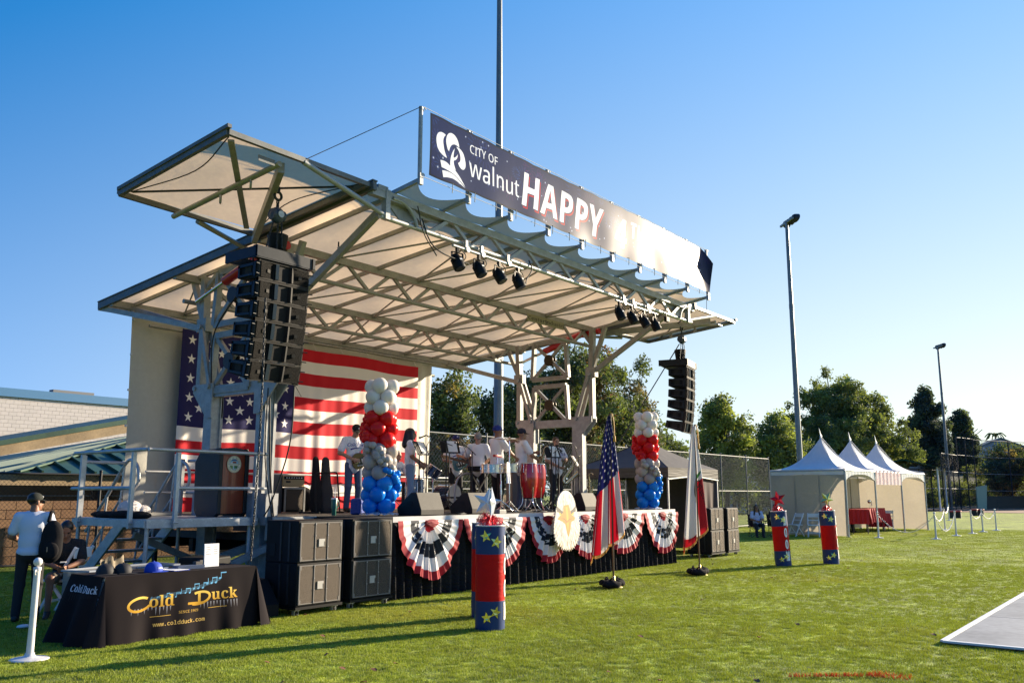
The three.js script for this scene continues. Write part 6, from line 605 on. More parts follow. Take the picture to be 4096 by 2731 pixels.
// ---------------------------------------------------------------- grass blades and fallen leaves
{
  const blade = (n, rad0, hh, seed) => { const R = rng(seed), pos = [], nor = [], uv = []; for (let k = 0; k < n; k++) { const a = R() * 6.3, q = rad0 * Math.sqrt(R()), x = Math.cos(a) * q, z = Math.sin(a) * q, h = hh * (0.6 + 0.6 * R()), b = R() * 6.3, w = 0.0022 + 0.0014 * R(), lx = (R() - 0.5) * h * 0.9, lz = (R() - 0.5) * h * 0.9, cx = Math.cos(b) * w, cz = Math.sin(b) * w; const nx = -Math.sin(b), nz = Math.cos(b); pos.push(x - cx, 0, z - cz, x + cx, 0, z + cz, x + lx, h, z + lz); for (let i = 0; i < 3; i++) { nor.push(nx * 0.8, 0.6, nz * 0.8); uv.push(0, 0); } } const g = new THREE.BufferGeometry(); g.setAttribute('position', new THREE.Float32BufferAttribute(pos, 3)); g.setAttribute('normal', new THREE.Float32BufferAttribute(nor, 3)); g.setAttribute('uv', new THREE.Float32BufferAttribute(uv, 2)); return g; };
  const m = mat(0xffffff, 1.0, { transmission: 0.3, thickness: 0 }); const zones = [[6.2, 13, 330, 20, 0.055, 0.020, 1], [13, 23, 150, 22, 0.085, 0.022, 1.35], [23, 46, 34, 28, 0.19, 0.026, 2.0]];
  zones.forEach(([r0, r1, dens, n, rad0, hh, s], zi) => { const R = rng(200 + zi), a0 = rad(-37.5 - 40), a1 = rad(-37.5 + 40), N = Math.round(dens * (r1 * r1 - r0 * r0) * (a1 - a0) / 2), im = new THREE.InstancedMesh(blade(n, rad0, hh, 300 + zi), m, N), mm = new THREE.Matrix4(), q = new THREE.Quaternion(), up = V(0, 1, 0), c = new THREE.Color(); let cnt = 0;
    for (let k = 0; k < N; k++) { const a = a0 + (a1 - a0) * R(), r = Math.sqrt(r0 * r0 + (r1 * r1 - r0 * r0) * R()), x = Math.cos(a) * r, z = Math.sin(a) * r; const f = R(), g = R(); if ((x > 9.8 && x < 19 && z < -9.85 && z > -16.5) || (x > 10.55 && z > -2.3) || z < -19.9) continue; const p = fbm(x * 0.35 + 40, z * 0.35 + 40, 4096, 71, 3), t = (0.75 + 0.5 * f) * (0.78 + 0.44 * fbm(x * 1.3 + 90, z * 1.3 + 90, 4096, 77, 3)), dry = Math.max(0, p - 0.58) * 1.6; q.setFromAxisAngle(up, g * 6.3); mm.compose(V(x, 0, z), q, V(1, 0.75 + 0.5 * p + 0.25 * f, 1)); im.setMatrixAt(cnt, mm); im.setColorAt(cnt, c.setRGB((0.30 + dry * 0.12) * t, (0.355 + dry * 0.02) * t, (0.020 + dry * 0.03) * t)); cnt++; }
    im.count = cnt; im.name = numbered('grass'); im.userData = { kind: 'stuff', label: ['short mown grass of the near lawn', 'mown grass of the lawn in front of the stage', 'mown grass farther out on the field'][zi], category: 'grass' }; im.castShadow = im.receiveShadow = true; scene.add(im); });
  const R = rng(31), lf = []; for (let k = 0; k < 110; k++) { const a = rad(-37.5 + 34 * (R() * 2 - 1)), r = 7.5 + 26 * Math.pow(R(), 1.3), x = Math.cos(a) * r, z = Math.sin(a) * r; if (z < -9.4 && x < 19.5) continue; const g = grid(2, 2, (u, v) => [(u - 0.5) * 0.06, 0.045 + 0.012 * Math.sin(u * 3 + v * 2), (v - 0.5) * 0.045 * (1 - Math.abs(u - 0.5))]); g.rotateY(R() * 6).translate(x, 0, z); lf.push(g); } const o = single('fallen_leaves', 'scattered dry brown leaves on the lawn', 'leaves', lf, mat([0.20, 0.08, 0.035], 0.8)); o.userData.kind = 'stuff';
}
// ---------------------------------------------------------------- people
function netMesh(lo, hi, c, f) { // naive surface nets over a box
  const n = [0, 1, 2].map((i) => Math.max(2, Math.ceil((hi[i] - lo[i]) / c) + 1)), [nx, ny, nz] = n, F = new Float32Array(nx * ny * nz); let q = 0;
  for (let k = 0; k < nz; k++) for (let j = 0; j < ny; j++) for (let i = 0; i < nx; i++) F[q++] = f(lo[0] + i * c, lo[1] + j * c, lo[2] + k * c);
  const id = new Int32Array(nx * ny * nz).fill(-1), pos = [], idx = [], at = (i, j, k) => (k * ny + j) * nx + i;
  for (let k = 0; k < nz - 1; k++) for (let j = 0; j < ny - 1; j++) for (let i = 0; i < nx - 1; i++) { const b = at(i, j, k); let m = 0; for (let s = 0; s < 8; s++) if (F[b + (s & 1) + (s & 2 ? nx : 0) + (s & 4 ? nx * ny : 0)] < 0) m |= 1 << s; if (m === 0 || m === 255) continue; let x = 0, y = 0, z = 0, cnt = 0;
    for (let e = 0; e < 8; e++) for (const d of [1, 2, 4]) { if (e & d) continue; const e2 = e | d, a = F[b + (e & 1) + (e & 2 ? nx : 0) + (e & 4 ? nx * ny : 0)], g = F[b + (e2 & 1) + (e2 & 2 ? nx : 0) + (e2 & 4 ? nx * ny : 0)]; if ((a < 0) === (g < 0)) continue; const t = a / (a - g); x += (e & 1) + (d === 1 ? t : 0); y += (e >> 1 & 1) + (d === 2 ? t : 0); z += (e >> 2 & 1) + (d === 4 ? t : 0); cnt++; }
    id[b] = pos.length / 3; pos.push(lo[0] + (i + x / cnt) * c, lo[1] + (j + y / cnt) * c, lo[2] + (k + z / cnt) * c); }
  for (let k = 1; k < nz - 1; k++) for (let j = 1; j < ny - 1; j++) for (let i = 1; i < nx - 1; i++) { const b = at(i, j, k), a = F[b] < 0; const quad = (o, u, v) => { if (a === (F[b + o] < 0)) return; const p = id[b], r = id[b - u], s = id[b - u - v], t = id[b - v]; if (p < 0 || r < 0 || s < 0 || t < 0) return; a ? idx.push(p, r, s, p, s, t) : idx.push(p, s, r, p, t, s); }; quad(1, nx, nx * ny); quad(nx, nx * ny, 1); quad(nx * ny, 1, nx); }
  const g = new THREE.BufferGeometry(); g.setAttribute('position', new THREE.Float32BufferAttribute(pos, 3)); g.setIndex(idx); g.computeVertexNormals(); return g;
}
const capS = (a, b, ra, rb) => { const ab = b.clone().sub(a), L = ab.lengthSq() || 1e-9; return { d: (x, y, z) => { const px = x - a.x, py = y - a.y, pz = z - a.z, t = Math.max(0, Math.min(1, (px * ab.x + py * ab.y + pz * ab.z) / L)); return Math.hypot(px - ab.x * t, py - ab.y * t, pz - ab.z * t) - (ra + (rb - ra) * t); }, lo: a.clone().min(b).subScalar(Math.max(ra, rb)), hi: a.clone().max(b).addScalar(Math.max(ra, rb)) }; };
const ellS = (c, r, up = V(0, 1, 0), fw = V(0, 0, 1)) => { const y = up.clone().normalize(), x = y.clone().cross(fw).normalize(), z = x.clone().cross(y), m = Math.max(r[0], r[1], r[2]); return { d: (a, b, e) => { const qx = a - c.x, qy = b - c.y, qz = e - c.z, u = (qx * x.x + qy * x.y + qz * x.z) / r[0], v = (qx * y.x + qy * y.y + qz * y.z) / r[1], w = (qx * z.x + qy * z.y + qz * z.z) / r[2], k0 = Math.hypot(u, v, w), k1 = Math.hypot(u / r[0], v / r[1], w / r[2]) || 1e-6; return k0 * (k0 - 1) / k1; }, lo: c.clone().subScalar(m), hi: c.clone().addScalar(m) }; };
function blend(prims, cell, k = 0.03) { const lo = V(9, 9, 9), hi = V(-9, -9, -9); for (const p of prims) { lo.min(p.lo); hi.max(p.hi); } lo.subScalar(cell * 2.5); hi.addScalar(cell * 2.5); const ds = prims.map((p) => p.d); return netMesh(lo.toArray(), hi.toArray(), cell, (x, y, z) => { let d = ds[0](x, y, z); for (let i = 1; i < ds.length; i++) { const e = ds[i](x, y, z), h = Math.max(0, k - Math.abs(d - e)) / k; d = Math.min(d, e) - h * h * k * 0.25; } return d; }); }
const P3 = (a) => V(...a), mid = (a, b, t = 0.5) => a.clone().lerp(b, t);
function hand(w, dir, palm, curl, left) { // wrist, pointing direction, palm normal
  const f = dir.clone().normalize(), n = palm.clone().sub(f.clone().multiplyScalar(palm.dot(f))).normalize(), s = f.clone().cross(n).multiplyScalar(left ? -1 : 1), at = (a, b, c) => w.clone().addScaledVector(f, a).addScaledVector(s, b).addScaledVector(n, c), out = [ellS(at(0.05, 0, 0), [0.038, 0.05, 0.016], f, n)];
  [[-0.030, 0.062, 0.0085], [-0.010, 0.075, 0.009], [0.011, 0.070, 0.009], [0.031, 0.055, 0.008]].forEach(([o, L, r]) => { const a = at(0.088, o, 0), b = at(0.088 + L * 0.5 * Math.cos(curl * 0.7), o, L * 0.5 * Math.sin(curl * 0.7)), c = b.clone().addScaledVector(f, L * 0.5 * Math.cos(curl * 1.7)).addScaledVector(n, L * 0.5 * Math.sin(curl * 1.7)); out.push(capS(a, b, r, r * 0.95), capS(b, c, r * 0.95, r * 0.8)); });
  const t0 = at(0.03, -0.032, 0.004), t1 = at(0.062, -0.058, 0.018), t2 = at(0.092, -0.056, 0.034); out.push(capS(t0, t1, 0.012, 0.0105), capS(t1, t2, 0.0105, 0.0085)); return blend(out, 0.0055, 0.012);
}
const SKIN = [mat([0.46, 0.25, 0.16], 0.55), mat([0.34, 0.17, 0.10], 0.55), mat([0.27, 0.125, 0.07], 0.55)], HAIR = { black: mat([0.012, 0.010, 0.009], 0.35), brown: mat([0.05, 0.028, 0.016], 0.5), grey: mat([0.30, 0.28, 0.26], 0.6) };
const cloth = (c, o = {}) => mat(c, 0.85, { bumpMap: tx(T.wrinkle, 3), bumpScale: 0.02, sheen: 0.2, ...o });
const CW = { white: cloth([0.84, 0.84, 0.86], { bumpScale: 0.01 }), jeans: cloth([0.075, 0.11, 0.19]), paleJeans: cloth([0.22, 0.31, 0.42]), black: cloth([0.014, 0.014, 0.016]), dark: cloth([0.02, 0.022, 0.03]), shoe: mat([0.02, 0.02, 0.02], 0.6), whiteShoe: mat([0.6, 0.6, 0.6], 0.6), glass: mat([0.008, 0.008, 0.01], 0.08) };
const jerseyTex = canvasTex(512, 512, (g) => { g.fillStyle = '#eeeef2'; g.fillRect(0, 0, 512, 512); g.fillStyle = '#1c2f8c'; g.font = 'italic bold 74px serif'; g.fillText('Cold Duck', 92, 200); g.beginPath(); g.moveTo(150, 240); g.quadraticCurveTo(260, 205, 390, 222); g.quadraticCurveTo(260, 225, 160, 262); g.fill(); g.fillStyle = '#b01020'; g.font = 'bold 60px sans-serif'; g.fillText('69', 330, 320); g.strokeStyle = '#9a9aa6'; g.lineWidth = 3; g.beginPath(); g.moveTo(256, 0); g.lineTo(256, 512); g.stroke(); });
const jersey = mat(0xffffff, 0.85, { map: jerseyTex, bumpMap: tx(T.wrinkle, 2), bumpScale: 0.02 });
function person(label, pos, ry, o, group) {
  const S = (o.h ?? 1.75) / 1.75, t = thing('person', label, 'person', pos, ry, group), J = { pelvis: [0, 0.95, 0], chest: [0, 1.30, 0], neck: [0, 1.475, -0.005], head: [0, 1.62, 0.02], ls: [0.185, 1.42, 0], rs: [-0.185, 1.42, 0], le: [0.25, 1.15, 0.02], re: [-0.25, 1.15, 0.02], lw: [0.24, 0.92, 0.12], rw: [-0.24, 0.92, 0.12], lh: [0.09, 0.92, 0], rh: [-0.09, 0.92, 0], lk: [0.11, 0.50, 0.03], rk: [-0.11, 0.50, 0.03], la: [0.12, 0.09, -0.02], ra: [-0.12, 0.09, -0.02], ...o.joints }; for (const k in J) J[k] = P3(J[k]).multiplyScalar(S);
  const up = J.chest.clone().sub(J.pelvis).normalize(), across = J.ls.clone().sub(J.rs).normalize(), fw = across.clone().cross(up).normalize(), b = o.build ?? 1, e = (c, r, u = up) => ellS(c, r.map((q) => q * S * b), u, fw), belly = mid(J.pelvis, J.chest, 0.42), toe = (a, k) => { const d = a.clone().sub(k); const f = o.toes ?? fw; return a.clone().addScaledVector(f, 0.15 * S).add(V(0, -0.055 * S, 0)); };
  const hf = (o.look ? P3(o.look) : fw.clone()).normalize(), hup = o.headUp ? P3(o.headUp).normalize() : up.clone(), hx = hup.clone().cross(hf).normalize(), hd = (x, y, z) => J.head.clone().addScaledVector(hx, x * S).addScaledVector(hup, y * S).addScaledVector(hf, z * S);
  const body = [e(J.chest, [0.14, 0.19, 0.095]), e(belly, [0.13, 0.18, 0.10]), e(J.pelvis, [0.14, 0.11, 0.105]), capS(J.neck.clone().addScaledVector(up, -0.05), J.head.clone().addScaledVector(hup, -0.03), 0.058 * S, 0.055 * S)];
  for (const [s, el, w] of [[J.ls, J.le, J.lw], [J.rs, J.re, J.rw]]) body.push(capS(s, el, 0.052 * S, 0.042 * S), capS(el, w, 0.043 * S, 0.028 * S)); for (const [h, k, a] of [[J.lh, J.lk, J.la], [J.rh, J.rk, J.ra]]) body.push(capS(h, k, 0.072 * S, 0.052 * S), capS(k, a, 0.053 * S, 0.036 * S));
  const cell = o.cell ?? 0.017, geos = [blend(body, cell, 0.035)];
  geos.push(blend([ellS(hd(0, 0.035, -0.012), [0.074 * S, 0.088 * S, 0.094 * S], hup, hf), ellS(hd(0, -0.04, 0.022), [0.056 * S, 0.075 * S, 0.068 * S], hup, hf), capS(hd(0, 0.012, 0.085), hd(0, -0.022, 0.105), 0.009 * S, 0.013 * S), ellS(hd(0.076, -0.005, -0.005), [0.012, 0.030, 0.019], hup, hf), ellS(hd(-0.076, -0.005, -0.005), [0.012, 0.030, 0.019], hup, hf), ellS(hd(0, -0.055, 0.083), [0.024, 0.010, 0.010], hup, hf), ellS(hd(0, -0.09, 0.068), [0.024, 0.016, 0.018], hup, hf), ellS(hd(0, 0.028, 0.075), [0.05, 0.012, 0.014], hup, hf)], 0.0075, 0.016));
  for (const [w, el, L] of [[J.lw, J.le, true], [J.rw, J.re, false]]) { const d = (L ? o.lHand : o.rHand) ? P3(L ? o.lHand : o.rHand) : w.clone().sub(el), pn = (L ? o.lPalm : o.rPalm) ? P3(L ? o.lPalm : o.rPalm) : V(L ? -1 : 1, 0, 0.2); geos.push(hand(w, d, pn, o.curl ?? 0.6, L)); }
  part(t, 'body', geos, o.skin ?? SKIN[0]);
  for (const s of [-1, 1]) part(t, 'eye', ball(0.011, ...hd(s * 0.031, 0.008, 0.078).toArray(), 1.3, 0.8, 0.8, 8, 6), CW.dark);
  const sh = []; const hem = o.hem ?? 0.10; sh.push(e(J.chest, [0.168, 0.195, 0.122]), e(belly, [0.16, 0.20, 0.125]), e(J.pelvis.clone().addScaledVector(up, -hem * 0.35), [0.170, 0.07 + hem, 0.132]), capS(mid(J.neck, J.ls, 0.45), J.ls, 0.05 * S, 0.062 * S), capS(mid(J.neck, J.rs, 0.45), J.rs, 0.05 * S, 0.062 * S)); const sl = o.sleeve ?? 0.72; for (const [s, el, w] of [[J.ls, J.le, J.lw], [J.rs, J.re, J.rw]]) { if (sl > 1) { sh.push(capS(s, el, 0.068 * S, 0.06 * S), capS(el, w.clone().lerp(el, 0.1), 0.058 * S, 0.042 * S)); } else sh.push(capS(s, mid(s, el, sl), 0.068 * S, 0.074 * S)); }
  const sg = blend(sh, 0.014, 0.03), p = sg.attributes.position, uv = new Float32Array(p.count * 2), q = V(0, 0, 0); for (let i = 0; i < p.count; i++) { q.fromBufferAttribute(p, i).sub(J.chest); const x = q.dot(across), y = q.dot(up), z = q.dot(fw); uv[2 * i] = z > 0.0 ? 0.5 + x * -1 * -1.9 : 0.02; uv[2 * i + 1] = z > 0.0 ? 0.62 + y * 1.55 : 0.98; } sg.setAttribute('uv', new THREE.BufferAttribute(uv, 2)); part(t, o.shirtName ?? 'jersey', sg, o.shirt ?? jersey);
  const pt = [e(J.pelvis.clone().addScaledVector(up, -0.02), [0.158, 0.12, 0.122])]; const sho = o.shorts; for (const [h, k, a] of [[J.lh, J.lk, J.la], [J.rh, J.rk, J.ra]]) { pt.push(capS(h, sho ? mid(h, k, 0.88) : k, 0.090 * S, (sho ? 0.082 : 0.068) * S)); if (!sho) pt.push(capS(k, a.clone().lerp(k, 0.02), 0.068 * S, 0.058 * S)); } part(t, sho ? 'shorts' : 'trousers', blend(pt, 0.015, 0.03), o.pants ?? CW.jeans);
  for (const [a, k] of [[J.la, J.lk], [J.ra, J.rk]]) part(t, 'shoe', blend([capS(a.clone().add(V(0, -0.035 * S, 0)).addScaledVector(o.toes ? P3(o.toes) : fw, -0.03), toe(a, k), 0.045 * S, 0.036 * S)], 0.012, 0.02), o.shoe ?? CW.shoe);
  if (o.cap) { const c = part(t, 'cap', [blend([ellS(hd(0, 0.055, -0.012), [0.086 * S, 0.082 * S, 0.105 * S], hup, hf)], 0.01), grid(12, 3, (u, v) => { const a = -1.15 + 2.3 * u, r = 0.088 + 0.075 * v * Math.cos(a * 0.9); return hd(Math.sin(a) * r * 0.98, 0.052 - 0.016 * v - 0.01 * Math.abs(Math.sin(a)), Math.cos(a) * r + 0.012).toArray(); })], o.cap); part(c, 'cap_badge', ball(0.018, ...hd(0, 0.085, 0.088).toArray(), 1, 0.9, 0.4, 8, 6), o.capMark ?? CW.white); }
  if (o.hair) { const hp = [ellS(hd(0, 0.045, -0.022), [0.083 * S, 0.090 * S, 0.098 * S], hup, hf)]; if (o.longHair) hp.push(capS(hd(0, 0.03, -0.06), hd(0, -0.22, -0.11), 0.085, 0.09), capS(hd(0.075, 0, -0.02), hd(0.10, -0.26, 0.01), 0.032, 0.04), capS(hd(-0.075, 0, -0.02), hd(-0.10, -0.26, 0.01), 0.032, 0.04)); if (o.beard) hp.push(ellS(hd(0, -0.085, 0.045), [0.055, 0.032, 0.052], hup, hf)); const hg = blend(hp, 0.009, 0.03); const hpz = hg.attributes.position; part(t, 'hair', hg, o.hair); }
  if (o.shades) part(t, 'sunglasses', [ball(0.022, ...hd(0.034, 0.01, 0.088).toArray(), 1.15, 0.8, 0.4, 10, 8), ball(0.022, ...hd(-0.034, 0.01, 0.088).toArray(), 1.15, 0.8, 0.4, 10, 8), rod(hd(0.06, 0.012, 0.08), hd(0.078, 0.008, -0.01), 0.004, 5), rod(hd(-0.06, 0.012, 0.08), hd(-0.078, 0.008, -0.01), 0.004, 5)], CW.glass);
  t.userData.J = undefined; delete t.userData.J; return { t, J, hd };
}
// instruments
function guitar(name, label, pos, rot, bodyM, neckL, group) { const o = thing(name, label, 'guitar', pos, 0, group); o.rotation.set(...rot); const sh = new THREE.Shape(); sh.moveTo(-0.20, 0); sh.bezierCurveTo(-0.22, 0.14, -0.08, 0.19, 0.0, 0.14); sh.bezierCurveTo(0.06, 0.11, 0.10, 0.16, 0.20, 0.16); sh.bezierCurveTo(0.16, 0.08, 0.15, 0.04, 0.15, 0); sh.bezierCurveTo(0.15, -0.04, 0.17, -0.09, 0.19, -0.12); sh.bezierCurveTo(0.10, -0.13, 0.06, -0.10, 0.0, -0.13); sh.bezierCurveTo(-0.08, -0.19, -0.22, -0.14, -0.20, 0); part(o, 'body', strip(new THREE.ExtrudeGeometry(sh, { depth: 0.035, bevelEnabled: true, bevelSize: 0.008, bevelThickness: 0.008, bevelSegments: 2 })), bodyM); part(o, 'neck', [box(neckL, 0.055, 0.022, 0.13 + neckL / 2, 0, 0.045)], mat([0.16, 0.08, 0.035], 0.5)); part(o, 'fretboard', box(neckL - 0.02, 0.05, 0.006, 0.12 + neckL / 2, 0, 0.059), mat([0.03, 0.018, 0.012], 0.5)); part(o, 'headstock', plate([[0, -0.03], [0.06, -0.05], [0.19, -0.03], [0.2, 0.03], [0.05, 0.04], [0, 0.03]], 0.018).translate(0.13 + neckL, 0, 0.035), mat([0.42, 0.24, 0.10], 0.5)); for (let k = 0; k < 4; k++) part(o, 'tuner', rod([0.17 + neckL + k * 0.035, -0.03, 0.045], [0.17 + neckL + k * 0.035, -0.075, 0.045], 0.008, 6), M.chrome); part(o, 'pickguard', plate([[-0.1, -0.09], [0.1, -0.09], [0.13, 0.02], [0.1, 0.1], [-0.05, 0.05]], 0.004).translate(0, 0, 0.044), mat([0.02, 0.02, 0.022], 0.3)); for (const x of [-0.06, 0.0, 0.06]) part(o, 'pickup', rbox(0.02, 0.075, 0.012, x, 0, 0.053, 0.004), M.white); part(o, 'bridge', box(0.03, 0.07, 0.015, -0.11, 0, 0.053), M.chrome); for (const [x, y] of [[-0.06, -0.09], [-0.1, -0.085], [-0.02, -0.09]]) part(o, 'knob', rod([x, y, 0.045], [x, y, 0.062], 0.012, 10), M.white); return o; }
function sax(label, pos, rot) { const o = thing('saxophone', label, 'saxophone', pos, 0, 'saxophones'); o.rotation.set(...rot); const pts = [[-0.06, 0.66, 0.10], [-0.02, 0.70, 0.06], [0.0, 0.66, 0.0], [0, 0.5, 0], [0, 0.25, 0], [0, 0.06, 0], [0.02, -0.03, 0.01], [0.08, -0.06, 0.02], [0.13, -0.02, 0.02], [0.15, 0.08, 0.02], [0.18, 0.22, 0.03], [0.22, 0.34, 0.03]], c = new THREE.CatmullRomCurve3(pts.map((p) => V(...p))), n = 80, r = (t) => 0.010 + 0.032 * Math.pow(t, 1.3) + (t > 0.86 ? 0.05 * Math.pow((t - 0.86) / 0.14, 2.2) : 0); const g = new THREE.TubeGeometry(c, n, 1, 16, false), p = g.attributes.position; for (let i = 0; i <= n; i++) { const q = c.getPointAt(i / n); for (let j = 0; j <= 16; j++) { const k = i * 17 + j; p.setXYZ(k, q.x + (p.getX(k) - q.x) * r(i / n), q.y + (p.getY(k) - q.y) * r(i / n), q.z + (p.getZ(k) - q.z) * r(i / n)); } } g.computeVertexNormals(); const brass = mat([0.70, 0.62, 0.42], 0.2, { metalness: 0.95 }); part(o, 'horn_tube', strip(g), brass); for (let k = 0; k < 9; k++) part(o, 'key_cup', rod([0.01, 0.1 + k * 0.05, 0.02], [0.012, 0.1 + k * 0.05, 0.05], 0.018 - 0.0008 * k, 10), brass); part(o, 'key_rod', rod([0.03, 0.05, 0.04], [0.025, 0.55, 0.03], 0.005, 5), M.chrome); part(o, 'mouthpiece', rod([-0.06, 0.66, 0.10], [-0.10, 0.63, 0.15], 0.012, 8, 0.008), M.black); return o; }
function tripod(o, h, m = M.wire, sp = 0.28, n = 3, a0 = 0.4) { part(o, 'upright', rod([0, 0.12, 0], [0, h, 0], 0.012, 8), m); for (let k = 0; k < n; k++) { const a = a0 + k * 2 * PI / n; part(o, 'leg', rod([0, 0.22, 0], [Math.cos(a) * sp, 0.012, Math.sin(a) * sp], 0.01, 6), m); } part(o, 'clutch', rod([0, h * 0.55, 0], [0, h * 0.55 + 0.09, 0], 0.02, 8), m); }
function micStand(label, x, z, h, boom, ry) { const o = thing('microphone_stand', label, 'microphone stand', [x, DECK, z], ry, 'microphone stands'); tripod(o, h); const [L, rise] = boom; part(o, 'boom', rod([-L * 0.3, h - rise * 0.3, 0], [L, h + rise, 0], 0.009, 6), M.wire); const mc = part(o, 'microphone', [rod([L, h + rise, 0], [L + 0.12, h + rise - 0.05, 0], 0.012, 8, 0.018)], M.black); part(mc, 'mic_grille', ball(0.026, L + 0.14, h + rise - 0.055, 0, 1, 1, 1, 10, 8), mat([0.16, 0.16, 0.17], 0.5, { metalness: 0.5 })); part(o, 'cable', pipe([[L, h + rise, 0], [L * 0.5, h + rise * 0.3 - 0.08, 0.02], [0.02, h * 0.6, 0.02], [0.03, h * 0.25, -0.02], [0.2, 0.01, 0.1]], 0.006, 5), M.wire); }
function drum(name, label, x, y, z, r, h, shell, tilt = [0, 0, 0], group = 'drums on stage') { const o = thing(name, label, 'drum', [x, y, z], 0, group); o.rotation.set(...tilt); part(o, 'shell', strip(new THREE.CylinderGeometry(r, r, h, 36, 1, true)), shell); for (const s of [-1, 1]) { part(o, 'head', disc(r - 0.005, 0.006, 0, s * (h / 2 - 0.002), 0, 36), mat([0.62, 0.60, 0.56], 0.5)); part(o, 'hoop', strip(new THREE.TorusGeometry(r + 0.004, 0.009, 6, 36).rotateX(PI / 2).translate(0, s * h / 2, 0)), M.chrome); } for (let k = 0; k < 8; k++) { const a = k * PI / 4; part(o, 'lug', [rbox(0.02, 0.05, 0.02, Math.cos(a) * (r + 0.01), 0, Math.sin(a) * (r + 0.01), 0.006), rod([Math.cos(a) * (r + 0.014), -h / 2, Math.sin(a) * (r + 0.014)], [Math.cos(a) * (r + 0.014), h / 2, Math.sin(a) * (r + 0.014)], 0.004, 5)], M.chrome); } return o; }
function cymbal(label, x, z, h, r, tilt, chrome = true) { const o = thing('cymbal_stand', label, 'cymbal', [x, DECK, z], 0.4, 'cymbals on stands'); tripod(o, h, chrome ? M.chrome : M.wire, 0.3); const g = lathe([[0, 0.02], [0.035, 0.018], [0.05, 0.005], [r * 0.6, -0.006], [r, -0.02]], 36); g.rotateX(tilt[0]).rotateZ(tilt[1]).translate(0, h, 0); part(o, 'cymbal', g, mat([0.42, 0.26, 0.08], 0.28, { metalness: 0.9 })); part(o, 'wing_nut', ball(0.014, 0, h + 0.03, 0, 1, 1, 1, 8, 6), M.chrome); }
{
  const bandG = 'band members on stage', D = DECK;
  person('guitarist in white jersey and black cap left of the balloon column', [12.15, D, -13.35], -0.35, { h: 1.76, hair: HAIR.grey, cap: CW.black, shades: true, look: [0.15, -0.45, 1], headUp: [0, 1, 0.4], joints: { head: [0.02, 1.60, 0.06], re: [-0.30, 1.16, 0.02], rw: [-0.10, 1.03, 0.22], le: [0.27, 1.15, 0.10], lw: [0.34, 1.12, 0.30] }, rHand: [0.8, -0.2, 0.3], rPalm: [0.1, 0, -1], pants: CW.jeans }, bandG);
  guitar('electric_guitar', 'dark sunburst electric guitar held by the guitarist in the black cap', [12.20, D + 1.02, -13.18], [0.05, -0.35, 0.22], mat([0.10, 0.03, 0.012], 0.2, { clearcoat: 1 }), 0.48, 'guitars on stage');
  person('singer with long black hair in white jersey and pale ripped jeans', [12.95, D, -12.55], 0.75, { h: 1.68, hair: HAIR.black, longHair: true, build: 0.95, look: [0.25, -0.05, 1], joints: { re: [-0.26, 1.14, 0.05], rw: [-0.20, 0.98, 0.22], le: [0.26, 1.14, 0.06], lw: [0.20, 1.02, 0.26], la: [0.13, 0.09, -0.04] }, hem: 0.16, pants: CW.paleJeans, shoe: CW.whiteShoe, skin: SKIN[1] }, bandG);
  person('bass player in white jersey and blue cap beside the drums', [15.95, D, -13.95], -0.45, { h: 1.76, hair: HAIR.black, cap: cloth([0.012, 0.02, 0.14]), shades: true, skin: SKIN[1], joints: { le: [0.34, 1.20, 0.08], lw: [0.52, 1.30, 0.20], re: [-0.28, 1.16, 0.0], rw: [-0.05, 1.05, 0.22] }, lHand: [0.4, 0.5, 0.1], rHand: [0.9, -0.2, 0.2], rPalm: [0, 0, -1], pants: CW.black }, bandG);
  guitar('bass_guitar', 'teal electric bass held by the bass player', [15.88, D + 1.08, -13.74], [0.05, -0.45, 0.42], mat([0.05, 0.16, 0.20], 0.2, { clearcoat: 1 }), 0.62, 'guitars on stage');
  person('percussionist in white shirt and blue cap reaching out over the timbales', [14.62, D, -11.62], 1.25, { h: 1.80, build: 1.06, cap: cloth([0.014, 0.03, 0.20]), capMark: mat([0.6, 0.42, 0.08], 0.5), skin: SKIN[2], shirt: CW.white, shirtName: 'shirt', joints: { le: [0.24, 1.40, 0.30], lw: [0.16, 1.46, 0.55], re: [-0.27, 1.20, 0.12], rw: [-0.20, 1.08, 0.34] }, lHand: [0, 0.3, 1], curl: 1.3, pants: CW.black, hem: 0.14 }, bandG);
  person('horn player in white shirt and navy cap behind the red congas', [15.65, D, -11.75], 1.05, { h: 1.80, cap: cloth([0.01, 0.012, 0.03]), shirt: CW.white, shirtName: 'shirt', skin: SKIN[1], look: [0.1, -0.12, 1], joints: { le: [0.24, 1.22, 0.16], lw: [0.06, 1.24, 0.36], re: [-0.25, 1.16, 0.14], rw: [-0.08, 1.08, 0.36] }, curl: 1.1, pants: CW.jeans, hem: 0.12 }, bandG);
  sax('silver saxophone held by the horn player in the navy cap', [15.98, D + 0.80, -11.56], [0.2, 1.0, 0.35]);
  person('bearded saxophone player in white jersey at the right of the stage', [17.72, D, -12.25], -0.35, { h: 1.74, build: 1.05, hair: HAIR.brown, beard: true, look: [-0.2, 0, 1], joints: { re: [-0.28, 1.16, 0.02], rw: [-0.06, 1.00, 0.24], le: [0.28, 1.18, 0.06], lw: [0.14, 1.18, 0.26] }, rHand: [0.7, -0.2, 0.3], curl: 1.1, pants: CW.dark }, bandG);
  sax('saxophone held by the bearded player', [17.70, D + 0.72, -12.02], [0.1, -0.5, -0.62]); { const s = sax('brass saxophone resting on a floor stand near the right tower', [18.12, D + 0.16, -11.55], [0.0, 0.6, 0.12]); const st = thing('saxophone_stand', 'small black stand holding the brass saxophone', 'stand', [18.14, D, -11.55]); tripod(st, 0.42, M.wire, 0.2); part(st, 'cradle', box(0.16, 0.02, 0.08, 0, 0.2, 0), M.wire); }
